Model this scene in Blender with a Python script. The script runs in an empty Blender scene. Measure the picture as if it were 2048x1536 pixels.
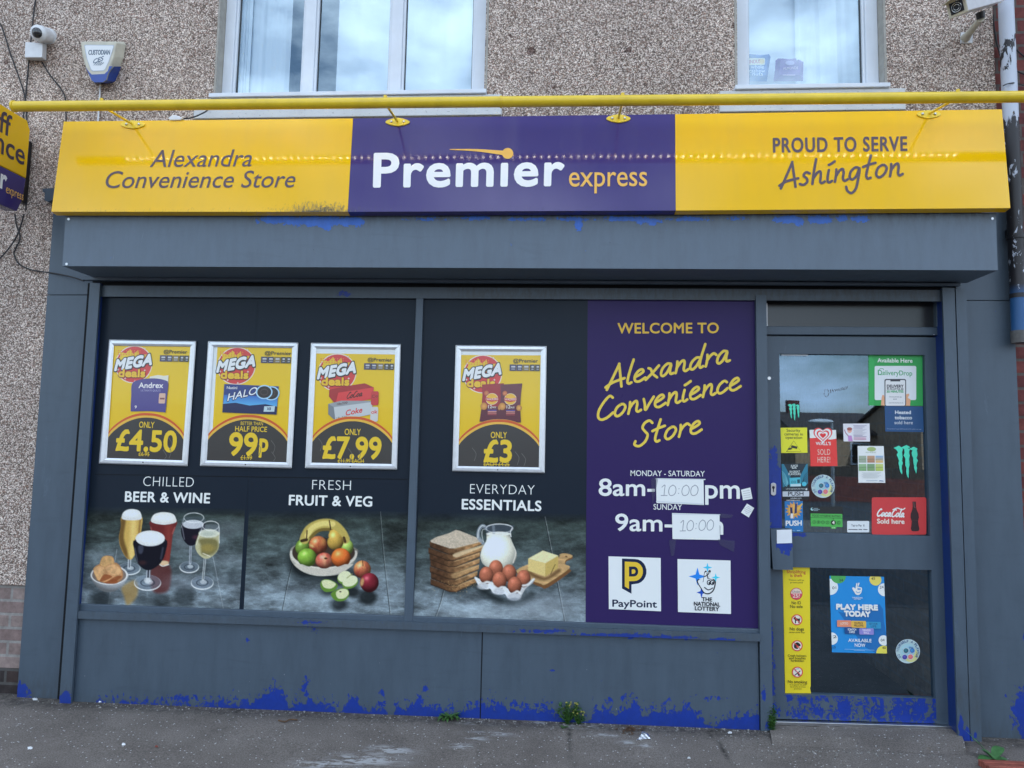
import bpy, bmesh, math, random
import numpy as np
from mathutils import Vector, Matrix

R = math.radians
random.seed(4)
scene = bpy.context.scene
COL = scene.collection

# ------------------------------------------------------------------ camera
F = 1430.0                                   # focal length in pixels of a 2048 x 1536 picture
PC = (1024.0, 768.0)
SRC_V = np.array([340.0, 16320.0, -F])       # where verticals and the facade's horizontals meet
SRC_H = np.array([19600.0, -280.0, F])
zc = SRC_V / np.linalg.norm(SRC_V)
xc = SRC_H / np.linalg.norm(SRC_H)
xc = xc - zc * xc.dot(zc); xc /= np.linalg.norm(xc)
yc = np.cross(zc, xc)
WCM = np.array([xc, yc, zc])                 # camera-space vector -> world vector
CAM = np.array([0.0, -4.0, 1.50])
cd = bpy.data.cameras.new('camera'); cam = bpy.data.objects.new('camera', cd); COL.objects.link(cam)
cd.sensor_width = 36.0; cd.lens = F / 2048 * 36; cd.clip_start = .05; cd.clip_end = 2000
M4 = Matrix([list(WCM[i]) + [CAM[i]] for i in range(3)] + [[0, 0, 0, 1]])
cam.matrix_world = M4
scene.camera = cam

# ------------------------------------------------------------------ sky, clouds and sun
SUN_AZ, SUN_EL = 25.0, 40.0                  # behind the shop: the front is in open shade
world = bpy.data.worlds.new('World'); scene.world = world; world.use_nodes = True
nt = world.node_tree; nt.nodes.clear()
def N(t, kind, **kw):
    n = t.nodes.new(kind)
    for k, v in kw.items(): setattr(n, k, v)
    return n
wo = N(nt, 'ShaderNodeOutputWorld'); bg = N(nt, 'ShaderNodeBackground'); bg.inputs['Strength'].default_value = .1
sky = N(nt, 'ShaderNodeTexSky', sky_type='NISHITA', sun_disc=False)
sky.sun_elevation = R(SUN_EL); sky.sun_rotation = R(SUN_AZ); sky.air_density = 1.2; sky.dust_density = 1.5
tc = N(nt, 'ShaderNodeTexCoord'); mp = N(nt, 'ShaderNodeMapping'); mp.inputs['Scale'].default_value = (1, 1, 2.2)
cn = N(nt, 'ShaderNodeTexNoise'); cn.inputs['Scale'].default_value = 3.6; cn.inputs['Detail'].default_value = 8; cn.inputs['Roughness'].default_value = .58
cr = N(nt, 'ShaderNodeValToRGB'); cr.color_ramp.elements[0].position = .42; cr.color_ramp.elements[1].position = .62
cr.color_ramp.elements[0].color = (0, 0, 0, 1); cr.color_ramp.elements[1].color = (1, 1, 1, 1)
mx = N(nt, 'ShaderNodeMix', data_type='RGBA'); mx.inputs['B'].default_value = (9.0, 10.4, 12.4, 1)
nt.links.new(tc.outputs['Generated'], mp.inputs['Vector']); nt.links.new(mp.outputs[0], cn.inputs['Vector'])
nt.links.new(cn.outputs['Fac'], cr.inputs['Fac']); nt.links.new(cr.outputs['Color'], mx.inputs['Factor'])
nt.links.new(sky.outputs[0], mx.inputs['A']); nt.links.new(mx.outputs['Result'], bg.inputs['Color']); nt.links.new(bg.outputs[0], wo.inputs['Surface'])
sl = bpy.data.lights.new('sun', 'SUN'); sl.energy = 2.5; sl.angle = R(.5); sl.color = (1, .95, .88)
so = bpy.data.objects.new('sun', sl); COL.objects.link(so)
sdir = Vector((math.sin(R(SUN_AZ)) * math.cos(R(SUN_EL)), math.cos(R(SUN_AZ)) * math.cos(R(SUN_EL)), math.sin(R(SUN_EL))))
so.rotation_euler = sdir.to_track_quat('Z', 'Y').to_euler()
so.location = (0, 0, 12)
vs = scene.view_settings; vs.view_transform = 'Standard'; vs.look = 'None'; vs.exposure = 1.45; vs.gamma = 1; vs.use_curve_mapping = False

# ------------------------------------------------------------------ colour: photo value -> surface colour
GAIN = (0.74, 0.86, 1.04)                    # how bright a perfectly white sheet on this front comes out, per channel
def lin(c):
    c = c / 255.0
    return c / 12.92 if c <= .04045 else ((c + .055) / 1.055) ** 2.4
def C(r, g, b):
    c = [max(.004, lin(v) / k) for v, k in zip((r, g, b), GAIN)]; m = max(1, max(c) / .86)
    return tuple(v / m for v in c)
def Carr(a):
    a = np.clip(a, 0, 255) / 255.0
    l = np.where(a <= .04045, a / 12.92, ((a + .055) / 1.055) ** 2.4)
    return np.clip(l / np.array(GAIN), .004, .88)

# ------------------------------------------------------------------ planes: a pixel of the photo met with a real plane
def ray(px, py):
    v = np.array([(px - PC[0]) / F, -(py - PC[1]) / F, -1.0])
    return WCM.T @ v if False else WCM @ v
class Plane:
    def __init__(s, p, n):
        s.p = np.array(p, float); s.n = np.array(n, float); s.n /= np.linalg.norm(s.n)
        if s.n.dot(CAM - s.p) < 0: s.n = -s.n
    def at(s, px, py, off=0.0):
        d = ray(px, py); q = s.p + s.n * off
        t = (q - CAM).dot(s.n) / d.dot(s.n)
        return CAM + d * t
    def many(s, P, off=0.0):
        P = np.asarray(P, float)
        D = np.stack([(P[:, 0] - PC[0]) / F, -(P[:, 1] - PC[1]) / F, -np.ones(len(P))], 1) @ WCM.T
        q = s.p + s.n * off
        t = (q - CAM).dot(s.n) / (D @ s.n)
        return CAM + D * t[:, None]
def PY(y): return Plane((0, y, 0), (0, -1, 0))
def at(px, py, y): return PY(y).at(px, py)
VV = np.array([PC[0] + 340.0, PC[1] - 16320.0])     # picture point all verticals run to
def updir(x, y):
    d = VV - np.array([x, y]); return d / np.linalg.norm(d)

Y_WALL, Y_PANEL, Y_RAIL, Y_BOX, Y_GLASS, Y_FRAME, Y_RISER = .03, .0, -.06, -.325, -.012, -.03, -.03

# ------------------------------------------------------------------ materials
def principled(name, base=(.5, .5, .5), rough=.5, metal=0.0, spec=.5, coat=0.0):
    m = bpy.data.materials.new(name); m.use_nodes = True
    b = m.node_tree.nodes['Principled BSDF']
    b.inputs['Base Color'].default_value = (*base, 1); b.inputs['Roughness'].default_value = rough
    b.inputs['Metallic'].default_value = metal; b.inputs['Specular IOR Level'].default_value = spec
    b.inputs['Coat Weight'].default_value = coat; b.inputs['Coat Roughness'].default_value = .08
    return m, m.node_tree, b
def L(t, a, b): t.links.new(a, b)
def noise(t, scale, detail=4, rough=.55, vec=None, dist=0.0):
    n = N(t, 'ShaderNodeTexNoise'); n.inputs['Scale'].default_value = scale; n.inputs['Detail'].default_value = detail
    n.inputs['Roughness'].default_value = rough; n.inputs['Distortion'].default_value = dist
    if vec is not None: L(t, vec, n.inputs['Vector'])
    return n
def ramp(t, fac, *stops, const=False):
    r = N(t, 'ShaderNodeValToRGB'); e = r.color_ramp.elements
    if const: r.color_ramp.interpolation = 'CONSTANT'
    while len(e) < len(stops): e.new(.5)
    for i, (p, c) in enumerate(stops):
        e[i].position = p; e[i].color = (*c, 1) if len(c) == 3 else c
    L(t, fac, r.inputs['Fac']); return r
def mixc(t, fac, a, b, mode='MIX'):
    m = N(t, 'ShaderNodeMix', data_type='RGBA', blend_type=mode)
    for k, v in (('Factor', fac), ('A', a), ('B', b)):
        if hasattr(v, 'default_value') or hasattr(v, 'is_linked'): L(t, v, m.inputs[k])
        else: m.inputs[k].default_value = v if k == 'Factor' else (*v, 1)
    return m.outputs['Result']
def math_(t, op, a, b=None):
    m = N(t, 'ShaderNodeMath', operation=op)
    for i, v in enumerate((a, b)):
        if v is None: continue
        if hasattr(v, 'is_linked'): L(t, v, m.inputs[i])
        else: m.inputs[i].default_value = v
    return m.outputs[0]
def pos(t): return N(t, 'ShaderNodeNewGeometry').outputs['Position']
def scaled(t, vec, s):
    m = N(t, 'ShaderNodeMapping'); m.inputs['Scale'].default_value = s; L(t, vec, m.inputs['Vector']); return m.outputs[0]
def bump(t, h, b, strength=.3, dist=.003):
    n = N(t, 'ShaderNodeBump'); n.inputs['Strength'].default_value = strength; n.inputs['Distance'].default_value = dist
    L(t, h, n.inputs['Height']); L(t, n.outputs[0], b.inputs['Normal'])
def simple(name, c, rough=.5, metal=0, spec=.5, var=.12, scale=18, coat=0):
    """plain surface with a little mottling"""
    m, t, b = principled(name, c, rough, metal, spec, coat)
    n = noise(t, scale, 5, .6, pos(t))
    lo = tuple(v * (1 - var) for v in c); hi = tuple(min(1, v * (1 + var)) for v in c)
    L(t, ramp(t, n.outputs['Fac'], (.3, lo), (.7, hi)).outputs[0], b.inputs['Base Color'])
    r = N(t, 'ShaderNodeMapRange'); r.inputs['To Min'].default_value = rough * .8; r.inputs['To Max'].default_value = min(1, rough * 1.25)
    L(t, n.outputs['Fac'], r.inputs['Value']); L(t, r.outputs[0], b.inputs['Roughness'])
    return m

MAT = {}
# pebbledash
m, t, b = principled('pebbledash', rough=.75, spec=.3)
p = pos(t); v = N(t, 'ShaderNodeTexVoronoi'); v.inputs['Scale'].default_value = 185; L(t, p, v.inputs['Vector'])
sep = N(t, 'ShaderNodeSeparateColor'); L(t, v.outputs['Color'], sep.inputs[0])
peb = ramp(t, sep.outputs[0], (0, (.10, .082, .074)), (.13, (.20, .16, .14)), (.34, (.31, .26, .232)), (.47, (.44, .39, .36)), (.60, (.33, .22, .18)), (.66, (.58, .53, .49)), (.78, (.70, .66, .63)), (.92, (.86, .84, .82)), const=True)
gap = ramp(t, v.outputs['Distance'], (.45, (1, 1, 1)), (.85, (.5, .48, .46)))
big = noise(t, 1.3, 5, .6, p); bigr = ramp(t, big.outputs['Fac'], (.3, (1.02, .92, .84)), (.7, (1.42, 1.28, 1.17)))
c1 = mixc(t, 1.0, peb.outputs[0], gap.outputs[0], 'MULTIPLY'); c2 = mixc(t, 1.0, c1, bigr.outputs[0], 'MULTIPLY')
sp = noise(t, 9, 2, .5, p); spr = ramp(t, sp.outputs['Fac'], (.255, (.35, .28, .27)), (.29, (1, 1, 1)))
L(t, mixc(t, 1.0, c2, spr.outputs[0], 'MULTIPLY'), b.inputs['Base Color'])
inv = math_(t, 'SUBTRACT', 1.0, v.outputs['Distance']); bump(t, inv, b, .8, .005)
MAT['pebble'] = m

# grey shopfront paint that has peeled to the older blue where the 'peel' attribute is high
def peel_paint(name, grey, blue, amp=.95, rough=.42, dirt=0.0):
    m, t, b = principled(name, grey, rough, spec=.45)
    p = pos(t); at_ = N(t, 'ShaderNodeAttribute', attribute_name='peel')
    n1 = noise(t, 24, 10, .74, scaled(t, p, (1, 1, .8)), .5)
    n2 = noise(t, 60, 3, .5, p)
    s = math_(t, 'ADD', at_.outputs['Fac'], math_(t, 'MULTIPLY', math_(t, 'SUBTRACT', n1.outputs['Fac'], .5), amp * 2.5))
    s = math_(t, 'ADD', s, math_(t, 'MULTIPLY', math_(t, 'SUBTRACT', n2.outputs['Fac'], .5), .45))
    nc = noise(t, 36, 3, .6, scaled(t, p, (1, 1, .75)), .3)
    gate = ramp(t, at_.outputs['Fac'], (.02, (0, 0, 0)), (.30, (.19, .19, .19))).outputs[0]
    chip = ramp(t, math_(t, 'ADD', nc.outputs['Fac'], gate), (.765, (0, 0, 0)), (.775, (.3, .3, .3))).outputs[0]
    s = math_(t, 'ADD', s, math_(t, 'MULTIPLY', chip, 1.6))
    mask = ramp(t, s, (.495, (0, 0, 0)), (.51, (1, 1, 1))).outputs[0]
    edge = ramp(t, s, (.44, (0, 0, 0)), (.49, (.6, .6, .6)), (.5, (0, 0, 0))).outputs[0]
    n3 = noise(t, 5, 6, .65, scaled(t, p, (3, 3, .7)))
    g = ramp(t, n3.outputs['Fac'], (.28, tuple(v * .88 for v in grey)), (.5, grey), (.75, tuple(v * 1.10 for v in grey))).outputs[0]
    n4 = noise(t, 42, 3, .7, p)
    chips = ramp(t, n4.outputs['Fac'], (.755, (0, 0, 0)), (.775, (1, 1, 1))).outputs[0]
    g = mixc(t, chips, g, tuple(v * .35 for v in grey))
    n5 = noise(t, 55, 2, .5, scaled(t, p, (1.3, 1, 1)))
    dots = ramp(t, n5.outputs['Fac'], (.80, (0, 0, 0)), (.81, (1, 1, 1))).outputs[0]
    g = mixc(t, dots, g, (.5, .52, .55))
    n6 = noise(t, 9, 5, .7, scaled(t, p, (1.6, 1, .22)), .8); scr = ramp(t, n6.outputs['Fac'], (.665, (0, 0, 0)), (.70, (.5, .5, .5)), (.72, (0, 0, 0))).outputs[0]
    g = mixc(t, scr, g, tuple(min(1, v * 1.5) for v in grey))
    n7 = noise(t, 7, 5, .7, scaled(t, p, (.35, 1, 2.2)), 1.0); smg = ramp(t, n7.outputs['Fac'], (.56, (0, 0, 0)), (.75, (.4, .4, .4))).outputs[0]
    g = mixc(t, smg, g, tuple(v * .72 for v in grey))
    g = mixc(t, edge, g, tuple(v * .55 for v in grey))
    bl = ramp(t, n1.outputs['Fac'], (.3, tuple(v * .8 for v in blue)), (.75, tuple(v * 1.15 for v in blue))).outputs[0]
    if dirt:
        d_ = N(t, 'ShaderNodeAttribute', attribute_name='dirt')
        nd = noise(t, 26, 6, .7, scaled(t, p, (1.6, 1, .5)))
        f = math_(t, 'MULTIPLY', d_.outputs['Fac'], ramp(t, nd.outputs['Fac'], (.35, (0, 0, 0)), (.65, (1, 1, 1))).outputs[0])
        g = mixc(t, f, g, (.05, .052, .05)); bl = mixc(t, math_(t, 'MULTIPLY', f, .5), bl, (.04, .05, .06))
    L(t, mixc(t, mask, g, bl), b.inputs['Base Color'])
    rr = N(t, 'ShaderNodeMapRange'); rr.inputs['To Min'].default_value = rough * .75; rr.inputs['To Max'].default_value = rough * 1.3
    L(t, n3.outputs['Fac'], rr.inputs['Value']); L(t, rr.outputs[0], b.inputs['Roughness'])
    nw = noise(t, 2.2, 2, .5, p); h = math_(t, 'ADD', math_(t, 'ADD', math_(t, 'MULTIPLY', mask, -1.4), math_(t, 'MULTIPLY', n3.outputs['Fac'], .8)), math_(t, 'MULTIPLY', nw.outputs['Fac'], 5.0)); bump(t, h, b, .45, .0014)
    return m
GREY = (.068, .096, .127); BLUE = (.006, .036, .28)
MAT['grey'] = peel_paint('grey_paint', GREY, BLUE, dirt=1.0)
MAT['grey_hazed'] = peel_paint('hazed_grey_paint', (.108, .144, .186), (.03, .14, .56), dirt=1.0)  # lighter copy for the shutter box: brightness of haze put into the colour
MAT['blue'] = simple('old_blue_paint', (.008, .032, .16), .45)
MAT['dark'] = simple('dark_gap', (.010, .011, .013), .8, spec=.2)
def grubby(name, c, rough, scale, th):
    m = simple(name, c, rough, var=.06, scale=5); t = m.node_tree; b = t.nodes['Principled BSDF']; src = b.inputs['Base Color'].links[0].from_socket
    n = noise(t, scale, 4, .75, scaled(t, pos(t), (.6, 1, 1.5))); f = ramp(t, n.outputs['Fac'], (th, (0, 0, 0)), (th + .07, (.8, .8, .8))).outputs[0]
    n2 = noise(t, 3, 4, .6, scaled(t, pos(t), (2, 1, .6))); f2 = ramp(t, n2.outputs['Fac'], (.5, (0, 0, 0)), (.8, (.35, .35, .35))).outputs[0]
    L(t, mixc(t, f, mixc(t, f2, src, tuple(v * .7 for v in c)), (.08, .085, .07)), b.inputs['Base Color']); return m
MAT['upvc'] = grubby('white_upvc', (.70, .74, .79), .3, 30, .70)
MAT['stone'] = grubby('painted_stone', (.62, .63, .63), .7, 75, .60)
MAT['render'] = simple('reveal_render', (.36, .34, .30), .85, var=.15, scale=25)
MAT['alu'] = simple('satin_aluminium', (.74, .76, .78), .33, metal=.55, var=.06, scale=30)
MAT['steel'] = simple('steel', (.55, .56, .57), .3, metal=1.0)
MAT['white'] = simple('white_plastic', (.68, .69, .70), .35, var=.08)
MAT['cream'] = simple('cream_plastic', (.55, .52, .42), .45, var=.12)
MAT['bluep'] = simple('blue_plastic', (.02, .06, .30), .25, var=.1)
MAT['black'] = simple('black_plastic', (.012, .012, .014), .35)
MAT['cable'] = simple('black_cable', (.015, .015, .018), .6)
MAT['lens'] = simple('dark_lens', (.02, .022, .025), .08, spec=.8)
MAT['paper'] = simple('white_paper', (.80, .81, .82), .7, var=.04)

# vinyl and paper print: colour comes from the printed mesh itself
def print_mat(name, rough, coat=0.0, spec=.5):
    m, t, b = principled(name, rough=rough, coat=coat, spec=spec)
    a = N(t, 'ShaderNodeAttribute', attribute_name='Col'); L(t, a.outputs['Color'], b.inputs['Base Color'])
    n = noise(t, 2.5, 4, .6, pos(t)); r = N(t, 'ShaderNodeMapRange'); r.inputs['To Min'].default_value = rough * .7; r.inputs['To Max'].default_value = rough * 1.4
    L(t, n.outputs['Fac'], r.inputs['Value']); L(t, r.outputs[0], b.inputs['Roughness'])
    n2 = noise(t, 6, 2, .5, pos(t)); bump(t, n2.outputs['Fac'], b, .12, .004)
    return m
MAT['vinyl'] = print_mat('printed_vinyl', .30, 0, .12)
MAT['sticker'] = print_mat('printed_sticker', .4)
MAT['poster'] = print_mat('printed_poster', .22, .2)

# glossy sign panels with grime along the lower edge
def sign_mat(name, base, dirtcol=(.07, .06, .03), rough=.10):
    m, t, b = principled(name, base, rough, spec=.5, coat=.0)
    p = pos(t); a = N(t, 'ShaderNodeAttribute', attribute_name='dirt')
    n = noise(t, 70, 5, .75, scaled(t, p, (1.2, 1, .55))); n2 = noise(t, 4, 4, .6, scaled(t, p, (2.5, 1, .35)))
    s = math_(t, 'ADD', math_(t, 'MULTIPLY', a.outputs['Fac'], .55), math_(t, 'MULTIPLY', math_(t, 'SUBTRACT', n.outputs['Fac'], .5), .9))
    f = ramp(t, s, (.38, (0, 0, 0)), (.62, (1, 1, 1))).outputs[0]
    st = math_(t, 'MULTIPLY', ramp(t, n2.outputs['Fac'], (.45, (0, 0, 0)), (.75, (1, 1, 1))).outputs[0], .22)
    c = mixc(t, st, base, tuple(v * .8 + .03 for v in base))
    L(t, mixc(t, f, c, dirtcol), b.inputs['Base Color'])
    rr = math_(t, 'ADD', math_(t, 'MULTIPLY', f, .4), math_(t, 'ADD', rough, math_(t, 'MULTIPLY', st, .3)))
    L(t, rr, b.inputs['Roughness'])
    w = noise(t, 1.1, 1, .4, scaled(t, p, (1, 1, .3))); bump(t, w.outputs['Fac'], b, .05, .03)
    return m
MAT['sign_yellow'] = sign_mat('sign_yellow', (.88, .50, .003))
MAT['sign_purple'] = sign_mat('sign_purple', (.056, .038, .165), (.05, .045, .06))
MAT['yellow_metal'] = simple('yellow_paint', (.80, .55, .02), .32, var=.1, scale=12, coat=.2)
MAT['led'] = principled('led_lamp', (1, 1, 1))[0]
bb = MAT['led'].node_tree.nodes['Principled BSDF']; bb.inputs['Emission Color'].default_value = (1, .96, .9, 1); bb.inputs['Emission Strength'].default_value = 15

def glass_mat(name, base, tint, gcol=(.74, .88, 1)):
    m = bpy.data.materials.new(name); m.use_nodes = True; t = m.node_tree; t.nodes.clear()
    o = N(t, 'ShaderNodeOutputMaterial'); g = N(t, 'ShaderNodeBsdfGlossy'); g.inputs['Roughness'].default_value = .012; g.inputs['Color'].default_value = (*gcol, 1)
    tr = N(t, 'ShaderNodeBsdfTransparent'); tr.inputs['Color'].default_value = (*tint, 1)
    f = N(t, 'ShaderNodeLayerWeight'); f.inputs['Blend'].default_value = .5
    fac = math_(t, 'ADD', math_(t, 'MULTIPLY', math_(t, 'POWER', f.outputs['Facing'], 4.0), .9 - base), base)
    w = noise(t, 1.4, 1, .4, pos(t)); bn = N(t, 'ShaderNodeBump'); bn.inputs['Strength'].default_value = .05; bn.inputs['Distance'].default_value = .02
    L(t, w.outputs['Fac'], bn.inputs['Height']); L(t, bn.outputs[0], g.inputs['Normal'])
    mxs = N(t, 'ShaderNodeMixShader'); L(t, fac, mxs.inputs[0]); L(t, tr.outputs[0], mxs.inputs[1]); L(t, g.outputs[0], mxs.inputs[2])
    L(t, mxs.outputs[0], o.inputs['Surface']); return m
MAT['glass'] = glass_mat('window_glass', .27, (.90, .97, 1.0), (.72, .9, 1.0))
MAT['doorglass'] = glass_mat('door_glass', .19, (.72, .8, .84), (.56, .78, 1.0))

# ground
def ground_mat():
    m, t, b = principled('tarmac', rough=.85, spec=.3)
    p = pos(t); n = noise(t, 3.0, 6, .65, p); g = noise(t, 160, 3, .7, p)
    base = ramp(t, n.outputs['Fac'], (.3, (.135, .116, .102)), (.7, (.215, .189, .168))).outputs[0]
    gr = ramp(t, g.outputs['Fac'], (.3, (.45, .45, .45)), (.7, (1.55, 1.55, 1.55))).outputs[0]
    c = mixc(t, 1.0, base, gr, 'MULTIPLY')
    v = N(t, 'ShaderNodeTexVoronoi'); v.inputs['Scale'].default_value = 95; L(t, p, v.inputs['Vector'])
    s = N(t, 'ShaderNodeSeparateColor'); L(t, v.outputs['Color'], s.inputs[0])
    pick = math_(t, 'MULTIPLY', math_(t, 'GREATER_THAN', s.outputs[0], .955), math_(t, 'LESS_THAN', v.outputs['Distance'], .36))
    c = mixc(t, pick, c, (.55, .54, .53))
    a = N(t, 'ShaderNodeAttribute', attribute_name='lime')
    nl = noise(t, 22, 6, .7, scaled(t, p, (.6, 1.6, 1)))
    lf = math_(t, 'MULTIPLY', a.outputs['Fac'], ramp(t, nl.outputs['Fac'], (.46, (0, 0, 0)), (.56, (1, 1, 1))).outputs[0])
    c = mixc(t, lf, c, (.42, .42, .42))
    d = N(t, 'ShaderNodeAttribute', attribute_name='dirt'); nd = noise(t, 30, 5, .7, p)
    df = math_(t, 'MULTIPLY', d.outputs['Fac'], ramp(t, nd.outputs['Fac'], (.35, (.2, .2, .2)), (.6, (1, 1, 1))).outputs[0])
    c = mixc(t, df, c, (.025, .023, .02))
    L(t, c, b.inputs['Base Color']); bump(t, math_(t, 'ADD', g.outputs['Fac'], math_(t, 'MULTIPLY', pick, .5)), b, .6, .004)
    return m
MAT['tarmac'] = ground_mat()
MAT['road'] = simple('road_asphalt', (.05, .05, .052), .9, var=.2, scale=30)
MAT['concrete'] = simple('concrete', (.125, .12, .115), .88, var=.35, scale=35)

def brick_mat(name, c1, c2, mortar, scale=(1, 1), off=0.0, mix=(.0, 0, 0)):
    m, t, b = principled(name, rough=.85, spec=.25)
    p = pos(t); s = N(t, 'ShaderNodeSeparateXYZ'); L(t, p, s.inputs[0])
    cmb = N(t, 'ShaderNodeCombineXYZ'); L(t, math_(t, 'ADD', s.outputs[0], s.outputs[1]), cmb.inputs[0]); L(t, math_(t, 'ADD', s.outputs[2], off), cmb.inputs[1])
    br = N(t, 'ShaderNodeTexBrick'); L(t, cmb.outputs[0], br.inputs['Vector']); br.inputs['Scale'].default_value = 1
    br.inputs['Brick Width'].default_value = .225; br.inputs['Row Height'].default_value = .078; br.inputs['Mortar Size'].default_value = .008
    br.inputs['Color1'].default_value = (*c1, 1); br.inputs['Color2'].default_value = (*c2, 1); br.inputs['Mortar'].default_value = (*mortar, 1)
    n = noise(t, 14, 6, .7, p); c = mixc(t, 1.0, br.outputs['Color'], ramp(t, n.outputs['Fac'], (.3, (.6, .6, .6)), (.7, (1.25, 1.25, 1.25))).outputs[0], 'MULTIPLY')
    L(t, c, b.inputs['Base Color']); bump(t, math_(t, 'SUBTRACT', math_(t, 'MULTIPLY', n.outputs['Fac'], .5), br.outputs['Fac']), b, .6, .006)
    return m
MAT['brick_red'] = brick_mat('red_brick', (.20, .055, .045), (.13, .04, .04), (.12, .10, .09))
MAT['brick_pink'] = brick_mat('worn_brick', (.24, .17, .155), (.30, .235, .21), (.30, .28, .26))
MAT['brick_tan'] = brick_mat('tan_brick', (.45, .31, .20), (.36, .24, .15), (.36, .3, .24))
MAT['rooftile'] = simple('roof_tile', (.07, .055, .05), .8, var=.3, scale=5)
MAT['timber'] = simple('fence_timber', (.06, .05, .042), .85, var=.3, scale=6)
MAT['terracotta'] = simple('terracotta', (.28, .075, .05), .7, var=.25, scale=25)
MAT['grit'] = simple('grit', (.24, .23, .215), .9, var=.9, scale=90)
MAT['leaf'] = simple('weed_leaf', (.045, .12, .022), .5, var=.35, scale=60)
MAT['leaf2'] = simple('big_leaf', (.06, .17, .05), .45, var=.3, scale=40)
MAT['flower'] = simple('weed_flower', (.28, .27, .06), .6, var=.25, scale=60)
MAT['dead'] = simple('dead_leaf', (.11, .06, .03), .8, var=.4, scale=60)
MAT['foil'] = simple('foil', (.75, .78, .82), .25, metal=.9, var=.2, scale=80)
MAT['dark_in'] = simple('shop_interior', (.022, .022, .024), .7)
MAT['room'] = simple('room_wall', (.45, .46, .47), .8)

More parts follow.
